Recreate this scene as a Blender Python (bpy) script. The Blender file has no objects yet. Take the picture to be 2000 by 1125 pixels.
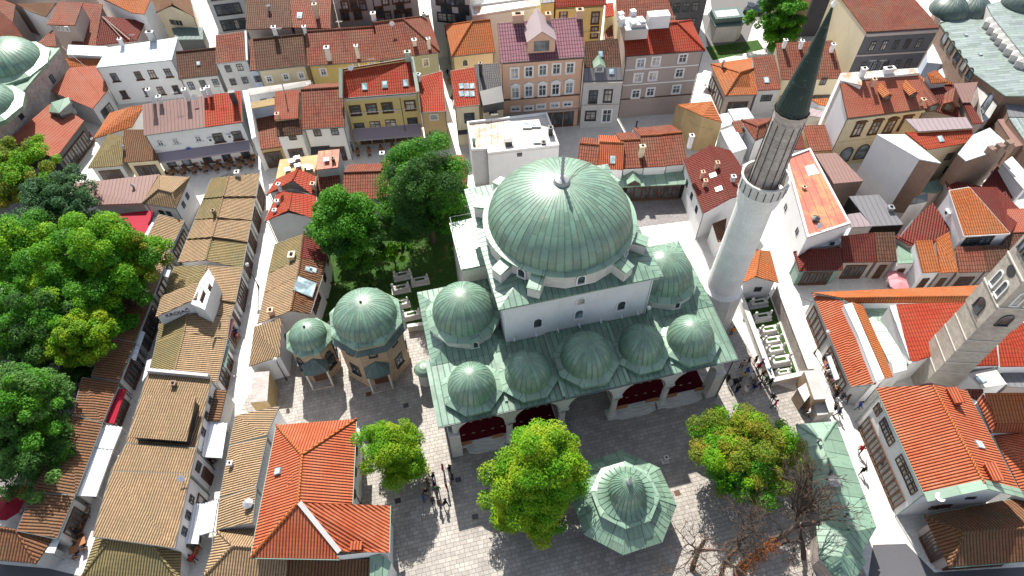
import bpy, bmesh, math, random
import numpy as np
from mathutils import Vector, Matrix
random.seed(7); RS = np.random.RandomState(11)
S = bpy.context.scene; C = S.collection
rad = math.radians
# ------------------------------------------------------------------ camera, sky, sun, exposure
CH = 68.0; F = 1283.0; PITCH = 52.15; ROLL = -1.1
_t, _r = rad(PITCH), rad(ROLL)
FW = np.array([0, math.cos(_t), -math.sin(_t)]); _R0 = np.array([1., 0, 0]); _U0 = np.cross(_R0, FW)
RT = _R0*math.cos(_r)+_U0*math.sin(_r); UP = -_R0*math.sin(_r)+_U0*math.cos(_r)
cd = bpy.data.cameras.new('camera'); cam = bpy.data.objects.new('camera', cd); C.objects.link(cam)
cd.sensor_width = 36; cd.lens = 36*F/2000; cd.clip_end = 3000; cd.clip_start = 0.5
m = Matrix.Identity(4)
for i in range(3): m[i][0] = RT[i]; m[i][1] = UP[i]; m[i][2] = -FW[i]
m[2][3] = CH
cam.matrix_world = m; S.camera = cam
S.render.resolution_x = 1024; S.render.resolution_y = 576
SUN_AZ = 13.0; SUN_EL = 47.0
w = bpy.data.worlds.new('World'); S.world = w; w.use_nodes = True
sk = w.node_tree.nodes.new('ShaderNodeTexSky'); sk.sky_type = 'NISHITA'; sk.sun_disc = False
sk.sun_elevation = rad(SUN_EL); sk.sun_rotation = rad(-SUN_AZ); sk.altitude = 500; sk.dust_density = 2.0; sk.ozone_density = .6
bg = w.node_tree.nodes['Background']; bg.inputs['Strength'].default_value = 0.11
hs = w.node_tree.nodes.new('ShaderNodeHueSaturation'); hs.inputs['Saturation'].default_value = .6   # hazy, less blue sky
w.node_tree.links.new(sk.outputs[0], hs.inputs['Color']); w.node_tree.links.new(hs.outputs[0], bg.inputs['Color'])
sd = bpy.data.lights.new('sun', 'SUN'); sd.energy = 5.0; sd.angle = rad(0.5); sd.color = (1, .95, .87)
so = bpy.data.objects.new('sun', sd); C.objects.link(so)
_a, _e = rad(SUN_AZ), rad(SUN_EL)
so.rotation_euler = Vector((math.sin(_a)*math.cos(_e), -math.cos(_a)*math.cos(_e), -math.sin(_e))).to_track_quat('-Z', 'Y').to_euler()
S.view_settings.view_transform = 'Standard'; S.view_settings.look = 'None'
S.view_settings.exposure = 0.92; S.view_settings.gamma = 1

# ------------------------------------------------------------------ photo point -> place in the world
OX, OY, SC = 0., 0., 1.
def tile(x, y, s=3.0):
    global OX, OY, SC; OX, OY, SC = x, y, s
def P(u, v, z=0.):
    u = OX+u/SC; v = OY+v/SC
    d = FW*F + RT*(u-1000) - UP*(v-562.5); t = (z-CH)/d[2]
    return Vector((d[0]*t, d[1]*t, z))
def ray(u, v):
    u = OX+u/SC; v = OY+v/SC
    d = FW*F + RT*(u-1000) - UP*(v-562.5); return Vector(d).normalized()
CAM = Vector((0, 0, CH))

# ------------------------------------------------------------------ materials
MATS = {}
def mat(name, fn):
    if name in MATS: return MATS[name]
    m = bpy.data.materials.new(name); m.use_nodes = True
    nt = m.node_tree; b = nt.nodes['Principled BSDF']
    fn(nt, b); MATS[name] = m; return m
def N(nt, t, **kw):
    n = nt.nodes.new(t)
    for k, v in kw.items():
        if k in n.inputs: n.inputs[k].default_value = v
        else: setattr(n, k, v)
    return n
def mth(nt, op, a, b=None, c=None):
    n = nt.nodes.new('ShaderNodeMath'); n.operation = op
    for i, x in enumerate((a, b, c)):
        if x is None: continue
        if isinstance(x, (int, float)): n.inputs[i].default_value = x
        else: nt.links.new(x, n.inputs[i])
    return n.outputs[0]
def mix(nt, f, a, b, mode='MIX'):
    n = nt.nodes.new('ShaderNodeMix'); n.data_type = 'RGBA'; n.blend_type = mode
    for i, x in ((0, f), (6, a), (7, b)):
        if isinstance(x, (int, float)): n.inputs[i].default_value = x
        elif isinstance(x, tuple): n.inputs[i].default_value = (*x[:3], 1)
        else: nt.links.new(x, n.inputs[i])
    return n.outputs[2]
def ramp(nt, f, lo, hi):
    n = nt.nodes.new('ShaderNodeMapRange'); nt.links.new(f, n.inputs[0])
    n.inputs[1].default_value = lo; n.inputs[2].default_value = hi; n.clamp = True
    return n.outputs[0]
def noise(nt, vec, scale, detail=3, rough=.55):
    n = nt.nodes.new('ShaderNodeTexNoise'); n.inputs['Scale'].default_value = scale
    n.inputs['Detail'].default_value = detail; n.inputs['Roughness'].default_value = rough
    nt.links.new(vec, n.inputs['Vector']); return n.outputs[0]
def geo(nt): return nt.nodes.new('ShaderNodeNewGeometry').outputs['Position']
def uvn(nt):
    s = nt.nodes.new('ShaderNodeSeparateXYZ'); t = nt.nodes.new('ShaderNodeUVMap'); nt.links.new(t.outputs[0], s.inputs[0])
    return t.outputs[0], s.outputs[0], s.outputs[1]
def comb(nt, x, y, z=0.):
    n = nt.nodes.new('ShaderNodeCombineXYZ')
    for i, q in enumerate((x, y, z)):
        if isinstance(q, (int, float)): n.inputs[i].default_value = q
        else: nt.links.new(q, n.inputs[i])
    return n.outputs[0]
def white(nt, v):
    n = nt.nodes.new('ShaderNodeTexWhiteNoise'); n.noise_dimensions = '3D'; nt.links.new(v, n.inputs[0]); return n.outputs[0]
def bump(nt, b, h, dist, st=1.):
    n = nt.nodes.new('ShaderNodeBump'); n.inputs['Distance'].default_value = dist; n.inputs['Strength'].default_value = st
    nt.links.new(h, n.inputs['Height']); nt.links.new(n.outputs[0], b.inputs['Normal'])
def lnk(nt, o, b, name): nt.links.new(o, b.inputs[name])
def rough(b, r, s=.3): b.inputs['Roughness'].default_value = r; b.inputs['Specular IOR Level'].default_value = s

def tiles(name, c1, c2, c3, cw=.25, rh=.38, cs=1.0, rs=.4, moss=0.25, gap=.45):
    sat = lambda c: tuple(max(0., x*.80 - .06*(max(c)-x)) for x in c)
    c1, c2, c3 = sat(c1), sat(c2), sat(c3)
    """clay roof tiles: columns of width cw running down the slope, courses rh apart"""
    def fn(nt, b):
        uv, u, v = uvn(nt); g = geo(nt)
        wob = mth(nt, 'MULTIPLY', mth(nt, 'SUBTRACT', noise(nt, g, .9, 1), .5), .16)
        us = mth(nt, 'DIVIDE', u, cw); vs = mth(nt, 'DIVIDE', mth(nt, 'ADD', v, wob), rh)
        cell = comb(nt, mth(nt, 'FLOOR', us), mth(nt, 'FLOOR', vs))
        wn = white(nt, cell)
        pt = white(nt, comb(nt, mth(nt, 'FLOOR', mth(nt, 'DIVIDE', us, 5.)), mth(nt, 'FLOOR', mth(nt, 'DIVIDE', vs, 4.)), 7.))
        col = mix(nt, mth(nt, 'ADD', mth(nt, 'MULTIPLY', wn, .6), mth(nt, 'MULTIPLY', pt, .4)), c1, c2)
        big = ramp(nt, noise(nt, g, .35, 4, .65), .38, .68)
        col = mix(nt, mth(nt, 'MULTIPLY', big, .8), col, c3)
        fine = ramp(nt, noise(nt, g, 2.3, 3, .7), .5, .78)
        col = mix(nt, mth(nt, 'MULTIPLY', fine, moss), col, tuple(x*.38 for x in c3))
        lite = ramp(nt, noise(nt, g, 1.1, 3, .7), .58, .8)
        col = mix(nt, mth(nt, 'MULTIPLY', lite, .35), col, tuple(min(.8, x*1.25+.05) for x in c1))
        wave = mth(nt, 'ABSOLUTE', mth(nt, 'SINE', mth(nt, 'MULTIPLY', us, math.pi)))
        earth_shade = ramp(nt, wave, .05, .62)
        col = mix(nt, mth(nt, 'MULTIPLY', mth(nt, 'SUBTRACT', 1., earth_shade), gap), col, tuple(x*.16 for x in c2))  # valleys darkened in the colour: earth in the gaps plus painted-in shade
        saw = mth(nt, 'FRACT', vs)
        edge = ramp(nt, saw, .84, 1.)
        col = mix(nt, mth(nt, 'MULTIPLY', edge, gap*rs), col, tuple(x*.2 for x in c2))
        lnk(nt, col, b, 'Base Color')
        h = mth(nt, 'ADD', mth(nt, 'MULTIPLY', wave, cs), mth(nt, 'MULTIPLY', saw, rs))
        h = mth(nt, 'ADD', h, mth(nt, 'MULTIPLY', wn, .22))
        bump(nt, b, h, .09); rough(b, .75, .22)
    return mat(name, fn)
def copper(name, seam=.62, cross=1.6, dark=1.0, spec=.75, lw=1.0, hue=(.12, .225, .16), line=.9):
    def fn(nt, b):
        uv, u, v = uvn(nt); g = geo(nt)
        us = mth(nt, 'DIVIDE', u, seam); fu = mth(nt, 'FRACT', us)
        col_i = mth(nt, 'FLOOR', us)
        vs = mth(nt, 'ADD', mth(nt, 'DIVIDE', v, cross), mth(nt, 'MULTIPLY', white(nt, comb(nt, col_i, 3.)), 1.))
        wn = white(nt, comb(nt, col_i, mth(nt, 'FLOOR', vs)))
        h1 = tuple(x*.58*dark for x in hue); h2 = tuple(x*1.15*dark for x in hue)
        col = mix(nt, wn, h1, h2)
        n1 = ramp(nt, noise(nt, g, .5, 5, .65), .35, .7)
        col = mix(nt, mth(nt, 'MULTIPLY', n1, .5), col, tuple(x*dark for x in (.22, .32, .23)))
        n2 = ramp(nt, noise(nt, g, 1.7, 4, .7), .54, .8)
        col = mix(nt, mth(nt, 'MULTIPLY', n2, .55), col, tuple(x*dark for x in (.09, .16, .14)))
        mp = N(nt, 'ShaderNodeMapping'); nt.links.new(uv, mp.inputs[0]); mp.inputs['Scale'].default_value = (2.6, .3, 1)
        n4 = ramp(nt, noise(nt, mp.outputs[0], 1.0, 4, .7), .5, .72)
        col = mix(nt, mth(nt, 'MULTIPLY', n4, .5), col, tuple(x*dark for x in (.10, .15, .12)))
        n3 = ramp(nt, noise(nt, g, .9, 4, .7), .58, .72)
        col = mix(nt, mth(nt, 'MULTIPLY', n3, .35), col, (.33, .33, .25))
        d = mth(nt, 'MINIMUM', fu, mth(nt, 'SUBTRACT', 1., fu))
        ln = mth(nt, 'SUBTRACT', 1., ramp(nt, d, .018/seam*lw, .055/seam*lw))
        fv = mth(nt, 'FRACT', vs); dv = mth(nt, 'MINIMUM', fv, mth(nt, 'SUBTRACT', 1., fv))
        lv = mth(nt, 'SUBTRACT', 1., ramp(nt, dv, .008, .03))
        col = mix(nt, mth(nt, 'MULTIPLY', ln, line), col, (.03, .065, .055))
        col = mix(nt, mth(nt, 'MULTIPLY', lv, .4), col, (.05, .09, .08))
        lnk(nt, col, b, 'Base Color')
        hh = mth(nt, 'ADD', ln, mth(nt, 'MULTIPLY', noise(nt, g, 2.2, 3), .35))
        bump(nt, b, hh, .04, .6); rough(b, .43, spec)
    return mat(name, fn)
def plaster(name, c, stain=.35, sc=.6, bw=.0):
    def fn(nt, b):
        g = geo(nt)
        n1 = ramp(nt, noise(nt, g, sc, 5, .7), .42, .75)
        col = mix(nt, mth(nt, 'MULTIPLY', n1, stain), c, tuple(x*.62 for x in c))
        mp = N(nt, 'ShaderNodeMapping'); nt.links.new(g, mp.inputs[0]); mp.inputs['Scale'].default_value = (2.2, 2.2, .25)
        n2 = ramp(nt, noise(nt, mp.outputs[0], 1.3, 4, .7), .56, .8)
        col = mix(nt, mth(nt, 'MULTIPLY', n2, stain*.8), col, tuple(x*.45 for x in (c[0], c[1]*.97, c[2]*.9)))
        lnk(nt, col, b, 'Base Color'); bump(nt, b, noise(nt, g, 9, 3), .02, .6); rough(b, .85, .2)
    return mat(name, fn)
def blocks(name, c1, c2, mortar, bw=.6, bh=.3, uvc=True, rot=0., var=.5, msz=.02, stain=.4, bmp=.03):
    def fn(nt, b):
        g = geo(nt)
        if uvc: vec = uvn(nt)[0]
        else:
            mp = N(nt, 'ShaderNodeMapping'); nt.links.new(g, mp.inputs[0]); mp.inputs['Rotation'].default_value = (0, 0, rad(rot)); vec = mp.outputs[0]
        nz = nt.nodes.new('ShaderNodeTexNoise'); nz.inputs['Scale'].default_value = 1.2; nt.links.new(vec, nz.inputs['Vector'])
        vm = nt.nodes.new('ShaderNodeVectorMath'); vm.operation = 'MULTIPLY_ADD'
        nt.links.new(nz.outputs['Color'], vm.inputs[0]); vm.inputs[1].default_value = (bh*.25, bh*.25, 0); nt.links.new(vec, vm.inputs[2])
        br = nt.nodes.new('ShaderNodeTexBrick'); nt.links.new(vm.outputs[0], br.inputs['Vector'])
        br.inputs['Scale'].default_value = 1; br.inputs['Brick Width'].default_value = bw; br.inputs['Row Height'].default_value = bh
        br.inputs['Mortar Size'].default_value = msz; br.inputs['Mortar Smooth'].default_value = .3
        br.inputs['Color1'].default_value = (*c1, 1); br.inputs['Color2'].default_value = (*c2, 1); br.inputs['Mortar'].default_value = (*mortar, 1)
        br.offset = .43; br.squash = .7; br.squash_frequency = 3
        n1 = ramp(nt, noise(nt, g, .45, 5, .7), .4, .72)
        col = mix(nt, mth(nt, 'MULTIPLY', n1, stain), br.outputs[0], tuple(x*.5 for x in c2))
        n2 = ramp(nt, noise(nt, g, 5, 4, .75), .5, .8)
        col = mix(nt, mth(nt, 'MULTIPLY', n2, stain*.7), col, tuple(x*.4 for x in c2))
        lnk(nt, col, b, 'Base Color')
        h = mth(nt, 'ADD', mth(nt, 'SUBTRACT', 1., br.outputs[1]), mth(nt, 'MULTIPLY', noise(nt, g, 6, 3), .5))
        bump(nt, b, h, bmp); rough(b, .58, .45)
    return mat(name, fn)
def flat(name, c, r=.6, s=.35, metal=0., var=.15, sc=3.):
    def fn(nt, b):
        n1 = noise(nt, geo(nt), sc, 4, .6)
        lnk(nt, mix(nt, mth(nt, 'MULTIPLY', n1, var*2), c, tuple(x*.55 for x in c)), b, 'Base Color')
        rough(b, r, s); b.inputs['Metallic'].default_value = metal
    return mat(name, fn)
def sheetmetal(name, c, seam=.7, rust=0., rustc=(.35, .12, .05)):
    def fn(nt, b):
        uv, u, v = uvn(nt); g = geo(nt); fu = mth(nt, 'FRACT', mth(nt, 'DIVIDE', u, seam))
        d = mth(nt, 'MINIMUM', fu, mth(nt, 'SUBTRACT', 1., fu)); ln = mth(nt, 'SUBTRACT', 1., ramp(nt, d, .01, .05))
        col = mix(nt, mth(nt, 'MULTIPLY', noise(nt, g, 1.2, 4, .7), .5), c, tuple(x*.6 for x in c))
        if rust:
            col = mix(nt, mth(nt, 'MULTIPLY', ramp(nt, noise(nt, g, .5, 5, .7), .45, .6), rust), col, rustc)
        col = mix(nt, mth(nt, 'MULTIPLY', ln, .6), col, tuple(x*.3 for x in c))
        lnk(nt, col, b, 'Base Color'); bump(nt, b, ln, .04); rough(b, .6, .3)
    return mat(name, fn)
def leafmat(name, c1, c2, c3=None):
    def fn(nt, b):
        gn = nt.nodes.new('ShaderNodeNewGeometry')
        rnd = gn.outputs['Random Per Island']
        col = mix(nt, rnd, c1, c2)
        big = ramp(nt, noise(nt, gn.outputs['Position'], .45, 3, .6), .45, .68)
        col = mix(nt, mth(nt, 'MULTIPLY', big, .8), col, c3 or c2)
        lnk(nt, col, b, 'Base Color'); rough(b, .6, .2)
        tr = nt.nodes.new('ShaderNodeBsdfTranslucent'); nt.links.new(mix(nt, .5, col, (.5, .75, .05), 'MULTIPLY'), tr.inputs[0])
        nt.links.new(col, tr.inputs[0])
        ms = nt.nodes.new('ShaderNodeMixShader'); ms.inputs[0].default_value = .36
        nt.links.new(b.outputs[0], ms.inputs[1]); nt.links.new(tr.outputs[0], ms.inputs[2])
        nt.links.new(ms.outputs[0], nt.nodes['Material Output'].inputs[0])
    return mat(name, fn)
def glassm(name='window_glass', c=(.03, .04, .045), r=.12):
    def fn(nt, b):
        col = mix(nt, ramp(nt, noise(nt, geo(nt), .9, 2), .4, .65), c, tuple(x*2.6+.01 for x in c))
        lnk(nt, col, b, 'Base Color'); rough(b, r, .6)
    return mat(name, fn)

# ------------------------------------------------------------------ mesh helpers
def link(name, me, material, parent=None, loc=None):
    o = bpy.data.objects.new(name, me); C.objects.link(o)
    mats = material if isinstance(material, (list, tuple)) else [material]
    for mm in mats:
        if mm: me.materials.append(mm)
    if parent: o.parent = parent
    if loc is not None: o.location = loc
    return o
def faceuv(me):
    uvl = me.uv_layers.new(name='UVMap'); V = me.vertices
    for p in me.polygons:
        n = p.normal
        if abs(n.z) > .9999: hd = Vector((1, 0, 0)); sd_ = Vector((0, 1, 0))
        else: hd = Vector((0, 0, 1)).cross(n).normalized(); sd_ = n.cross(hd)*-1
        for li in p.loop_indices:
            c = V[me.loops[li].vertex_index].co
            uvl.data[li].uv = (c.dot(hd)+7.13, c.dot(sd_)+3.7)
class MB:
    """collects faces; builds one mesh object"""
    def __init__(s): s.v = []; s.f = []; s.mi = []
    def poly(s, pts, mi=0):
        b = len(s.v); s.v += [Vector(p) for p in pts]; s.f.append(tuple(range(b, b+len(pts)))); s.mi.append(mi); return s
    def box(s, c, sx, sy, sz, rz=0., mi=0, top=1.0):
        """box whose base centre is c"""
        c = Vector(c); q = Matrix.Rotation(rz, 3, 'Z'); P8 = []
        for z, k in ((0, 1.), (sz, top)):
            for x, y in ((-1, -1), (1, -1), (1, 1), (-1, 1)): P8.append(c+q@Vector((x*sx/2*k, y*sy/2*k, z)))
        for f in ((3, 2, 1, 0), (4, 5, 6, 7), (0, 1, 5, 4), (1, 2, 6, 5), (2, 3, 7, 6), (3, 0, 4, 7)): s.poly([P8[i] for i in f], mi)
        return s
    def prism(s, pts, z0, z1, mi=0):
        """vertical prism of a flat polygon of (x,y)"""
        n = len(pts)
        if sum(pts[i][0]*pts[(i+1) % n][1]-pts[(i+1) % n][0]*pts[i][1] for i in range(n)) < 0: pts = pts[::-1]
        s.poly([(p[0], p[1], z1) for p in pts], mi); s.poly([(p[0], p[1], z0) for p in pts[::-1]], mi)
        for i in range(n):
            a, b = pts[i], pts[(i+1) % n]; s.poly([(a[0], a[1], z0), (b[0], b[1], z0), (b[0], b[1], z1), (a[0], a[1], z1)], mi)
        return s
    def tube(s, pts, rs, n=8, mi=0, cap=True):
        pts = [Vector(p) for p in pts]
        if isinstance(rs, (int, float)): rs = [rs]*len(pts)
        rings = []
        for i, p in enumerate(pts):
            d = (pts[min(i+1, len(pts)-1)]-pts[max(i-1, 0)]).normalized()
            a = d.orthogonal().normalized() if i == 0 else (a - d*a.dot(d)).normalized()
            bb = d.cross(a)
            rings.append([p+(a*math.cos(2*math.pi*k/n)+bb*math.sin(2*math.pi*k/n))*rs[i] for k in range(n)])
        for i in range(len(rings)-1):
            for k in range(n): s.poly([rings[i][k], rings[i][(k+1) % n], rings[i+1][(k+1) % n], rings[i+1][k]], mi)
        if cap: s.poly(rings[0][::-1], mi); s.poly(rings[-1], mi)
        return s
    def bar(s, a, b, w, h, mi=0):
        """rectangular bar from a to b, w wide and h high, centred"""
        a, b = Vector(a), Vector(b); d = (b-a).normalized(); x = d.cross(Vector((0, 0, 1)))
        x = Vector((1, 0, 0)) if x.length < 1e-4 else x.normalized(); y = x.cross(d)
        q = [[e+x*(i*w/2)+y*(j*h/2) for i, j in ((-1, -1), (1, -1), (1, 1), (-1, 1))] for e in (a, b)]
        s.poly(q[0], mi); s.poly(q[1][::-1], mi)
        for k in range(4): s.poly([q[0][k], q[1][k], q[1][(k+1) % 4], q[0][(k+1) % 4]], mi)
        return s
    def lathe(s, prof, c=(0, 0, 0), n=32, mi=0, a0=0.):
        c = Vector(c)
        for i in range(len(prof)-1):
            (r0, z0), (r1, z1) = prof[i], prof[i+1]
            for k in range(n):
                A, B = a0+2*math.pi*k/n, a0+2*math.pi*(k+1)/n
                q = [c+Vector((r0*math.cos(A), r0*math.sin(A), z0)), c+Vector((r0*math.cos(B), r0*math.sin(B), z0)),
                     c+Vector((r1*math.cos(B), r1*math.sin(B), z1)), c+Vector((r1*math.cos(A), r1*math.sin(A), z1))]
                if r1 < 1e-4: q = q[:3]
                elif r0 < 1e-4: q = [q[0], q[2], q[3]]
                s.poly(q, mi)
        return s
    def build(s, name, material, parent=None, smooth=False, weld=False, uv=True, bevel=0.):
        off = parent_off(parent)
        me = bpy.data.meshes.new(name); me.from_pydata([tuple(v-off) for v in s.v], [], s.f)
        for p, mi in zip(me.polygons, s.mi): p.material_index = mi
        if uv: faceuv(me)
        if weld or smooth or bevel:
            bm = bmesh.new(); bm.from_mesh(me); bmesh.ops.remove_doubles(bm, verts=bm.verts, dist=1e-4)
            if bevel: bmesh.ops.bevel(bm, geom=[e for e in bm.edges if e.calc_face_angle(0) > .6], offset=bevel, segments=1, affect='EDGES')
            bm.to_mesh(me); bm.free()
        if smooth:
            for p in me.polygons: p.use_smooth = True
        return link(name, me, material, parent)
OFFS = {}
def parent_off(p):
    v = Vector((0, 0, 0))
    while p is not None: v += Vector(OFFS.get(p.name, (0, 0, 0))); p = p.parent
    return v
def tag(o, label=None, cat=None, group=None, kind=None):
    if label: o['label'] = label
    if cat: o['category'] = cat
    if group: o['group'] = group
    if kind: o['kind'] = kind
    return o
def thing(name, label, cat, loc, group=None):
    o = bpy.data.objects.new(name, None); C.objects.link(o); o.location = loc; o.empty_display_size = .3
    OFFS[o.name] = tuple(loc); return tag(o, label, cat, group)
def copy_tree(o, parent=None):
    c = o.copy(); C.objects.link(c); c.parent = parent
    for ch in list(o.children): copy_tree(ch, c)
    return c
def structure(name, mb, material, **k): return tag(mb.build(name, material, **k), kind='structure')
# ------------------------------------------------------------------ shared materials
M = {}
M['glass'] = glassm()
M['glass_mid'] = glassm('window_glass_mid', (.09, .11, .13), .15); M['curtain'] = glassm('window_curtained', (.20, .19, .175), .3); WR = random.Random(4)
M['glass_sky'] = glassm('skylight_glass', (.22, .30, .33), .08)
M['white_paint'] = flat('white_paint', (.74, .74, .73), .5, .4, var=.08)
M['brown_paint'] = flat('brown_wood', (.10, .045, .025), .55, .35)
M['dark_metal'] = flat('dark_metal', (.035, .038, .042), .45, .5)
M['grey_metal'] = flat('grey_metal', (.30, .31, .32), .4, .5, .3)
M['gutter'] = flat('gutter_metal', (.10, .12, .12), .5, .5)
M['gutter_green'] = flat('gutter_copper', (.16, .26, .22), .5, .5)
M['stone_trim'] = flat('stone_trim', (.52, .49, .44), .8, .2)
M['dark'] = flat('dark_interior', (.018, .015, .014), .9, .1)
M['white'] = plaster('white_plaster', (.70, .70, .70), .22)
M['cream'] = plaster('cream_plaster', (.62, .54, .38), .3)
M['yellow'] = plaster('yellow_plaster', (.58, .47, .20), .3)
M['pink'] = plaster('pink_plaster', (.60, .38, .27), .3)
M['greyp'] = plaster('grey_plaster', (.38, .32, .29), .3)
M['greyw'] = plaster('pale_grey_plaster', (.50, .50, .49), .4)
M['greend'] = plaster('green_grey_plaster', (.42, .46, .38), .4)
M['darkp'] = plaster('dark_grey_plaster', (.10, .10, .11), .3)
M['ochre'] = plaster('ochre_plaster', (.46, .33, .17), .6)
M['blue'] = plaster('blue_plaster', (.40, .46, .56), .3)
M['brick'] = blocks('brick_wall', (.34, .20, .13), (.24, .14, .10), (.30, .26, .22), .26, .09, msz=.01)
M['ashlar'] = blocks('ashlar_stone', (.46, .34, .23), (.36, .25, .16), (.40, .33, .25), .62, .32, msz=.012, bmp=.02)
M['tower'] = blocks('tower_stone', (.47, .43, .37), (.34, .31, .26), (.5, .47, .42), .5, .2, msz=.012, stain=.45)
M['rubble'] = blocks('rubble_stone', (.48, .42, .38), (.32, .26, .24), (.5, .45, .4), .5, .3, msz=.03, stain=.5)
M['mosquew'] = plaster('mosque_render', (.68, .68, .69), .34, .35)
M['limestone'] = blocks('limestone', (.62, .60, .56), (.55, .53, .50), (.42, .41, .39), .9, .42, msz=.012, stain=.25, bmp=.02)
M['minstone'] = blocks('minaret_stone', (.79, .78, .76), (.72, .71, .69), (.62, .61, .59), .8, .34, msz=.006, stain=.32, bmp=.015)
M['concrete'] = plaster('concrete', (.42, .41, .39), .6)
# tiles
M['t_tan'] = tiles('tile_tan', (.52, .36, .22), (.35, .235, .145), (.36, .27, .17), cw=.26, cs=1.3, rs=.25, gap=.95, moss=.3)
M['t_olive'] = tiles('tile_olive', (.33, .26, .13), (.26, .19, .09), (.22, .20, .11), cw=.27, cs=1.2, rs=.25, gap=.9, moss=.4)
M['t_brown'] = tiles('tile_brown', (.27, .13, .07), (.19, .085, .05), (.17, .12, .07), cw=.31, cs=1.2, rs=.3, gap=.9, moss=.5)
M['t_orange'] = tiles('tile_orange', (.56, .16, .09), (.42, .11, .06), (.52, .20, .12), cw=.29, cs=1.3, rs=.2, gap=.8, moss=.08)
M['t_orange_old'] = tiles('tile_orange_old', (.55, .19, .08), (.44, .13, .055), (.40, .18, .09), cw=.32, rh=.5, cs=.9, rs=.8, gap=.75, moss=.4)
M['t_red'] = tiles('tile_red', (.42, .075, .045), (.36, .055, .035), (.36, .10, .06), cw=.33, rh=.5, cs=.8, rs=1.2, gap=.75, moss=.1)
M['t_redold'] = tiles('tile_red_old', (.34, .10, .06), (.17, .05, .035), (.22, .12, .08), cw=.34, rh=.52, cs=.7, rs=1.3, gap=.85, moss=.55)
M['t_maroon'] = tiles('tile_maroon', (.21, .045, .035), (.16, .035, .028), (.17, .06, .045), cw=.32, rh=.5, cs=1.1, rs=.8, gap=.8, moss=.25)
M['t_dark'] = tiles('tile_dark', (.19, .085, .055), (.09, .042, .03), (.14, .09, .055), cw=.34, rh=.52, cs=.9, rs=1.1, gap=.8, moss=.5)
M['t_plum'] = tiles('tile_plum', (.30, .14, .17), (.25, .11, .14), (.28, .15, .18), cw=.4, rh=.6, cs=.5, rs=1.5, gap=.9, moss=.05)
M['t_rose'] = tiles('tile_rose', (.45, .15, .10), (.38, .12, .08), (.42, .18, .13), cw=.25, rh=.36, cs=.8, rs=.6, gap=.45, moss=.15)
M['t_greydk'] = tiles('tile_grey', (.12, .12, .125), (.08, .08, .085), (.11, .11, .11), cw=.3, rh=.42, cs=.6, rs=1.3, gap=.6, moss=.1)
# metal roofs
M['copper'] = copper('copper_roof'); M['copper_dome'] = copper('copper_dome', seam=.5, cross=1.3, dark=1.0)
M['copper_pale'] = copper('copper_pale', seam=1.5, cross=4., dark=1.1, hue=(.18, .29, .21), line=.8)
M['copper_dark'] = copper('copper_dark', seam=.6, dark=.5, hue=(.12, .2, .19))
M['lead'] = copper('lead_roof', seam=.6, cross=2., dark=.9, hue=(.26, .30, .31), line=.6)
M['spire'] = copper('spire_lead', seam=.45, cross=2.5, dark=.22, hue=(.08, .13, .13), line=.5, spec=.1)
M['m_white'] = sheetmetal('white_metal_roof', (.62, .66, .68)); M['m_grey'] = sheetmetal('grey_metal_roof', (.17, .17, .18))
M['m_mauve'] = sheetmetal('mauve_metal_roof', (.30, .24, .25)); M['m_brown'] = sheetmetal('brown_metal_roof', (.25, .15, .13), .5)
M['m_rust'] = sheetmetal('rusty_white_roof', (.60, .59, .55), .9, rust=.8, rustc=(.42, .19, .08))
M['m_red'] = sheetmetal('faded_red_roof', (.42, .13, .09), 1.1, rust=.8, rustc=(.42, .23, .10))
M['m_green'] = sheetmetal('green_metal_roof', (.10, .15, .14), .8)
M['membrane'] = plaster('roof_membrane', (.52, .49, .45), .5)
M['cloth_white'] = flat('canvas_white', (.72, .73, .75), .7, .2, var=.1)
M['cloth_red'] = flat('canvas_red', (.33, .015, .035), .7, .2, var=.1)
M['cloth_pink'] = flat('canvas_rose', (.55, .22, .24), .7, .2)
M['timber'] = flat('brown_timber', (.34, .14, .06), .6, .3)
M['steel'] = flat('steel', (.42, .43, .44), .35, .6, .5)

# ------------------------------------------------------------------ buildings
def v2(p): return Vector((p[0], p[1]))
def inset(ring, d):
    n = len(ring); A = sum(ring[i].x*ring[(i+1) % n].y-ring[(i+1) % n].x*ring[i].y for i in range(n)); sg = 1 if A > 0 else -1
    L = []
    for i in range(n):
        a, b = ring[i], ring[(i+1) % n]; e = (b-a).normalized(); nn = Vector((-e.y, e.x))*sg; L.append((a+nn*d, e))
    out = []
    for i in range(n):
        (p, e), (q, g) = L[i-1], L[i]; den = e.x*g.y-e.y*g.x
        if abs(den) < 1e-3: out.append(q.copy()); continue
        t = ((q-p).x*g.y-(q-p).y*g.x)/den; out.append(p+e*t)
    return out
class B:
    """a building: root, roof faces and wall planes that photo points can be matched to"""
    def __init__(s, name, label, cat, loc, group=None):
        s.root = thing(name, label, cat, loc, group); s.roofs = []; s.walls = []; s.roofpart = None; s.np = 0
    def hit(s, u, v, roof=True, wall=None):
        o, d = CAM, ray(u, v); best = None
        for pl in (s.roofs if roof else ([s.walls[wall]] if wall is not None else s.walls)):
            p0 = pl[0]; n = (pl[1]-pl[0]).cross(pl[2]-pl[0]).normalized()
            if abs(n.dot(d)) < 1e-6: continue
            t = (p0-o).dot(n)/n.dot(d); q = o+d*t
            # inside (with slack)?
            c = sum((x for x in pl), Vector())/len(pl); ok = True; k = len(pl)
            for i in range(k):
                e = pl[(i+1) % k]-pl[i]; m_ = n.cross(e).normalized()
                if (c-pl[i]).dot(m_) < 0: m_ = -m_
                if (q-pl[i]).dot(m_) < -.25: ok = False
            if wall is not None: ok = True
            sc_ = (0 if ok else 1, t)
            if best is None or sc_ < best[0]: best = (sc_, q, n if n.z > 0 or wall is not None else -n)
        return best[1], best[2]
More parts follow.
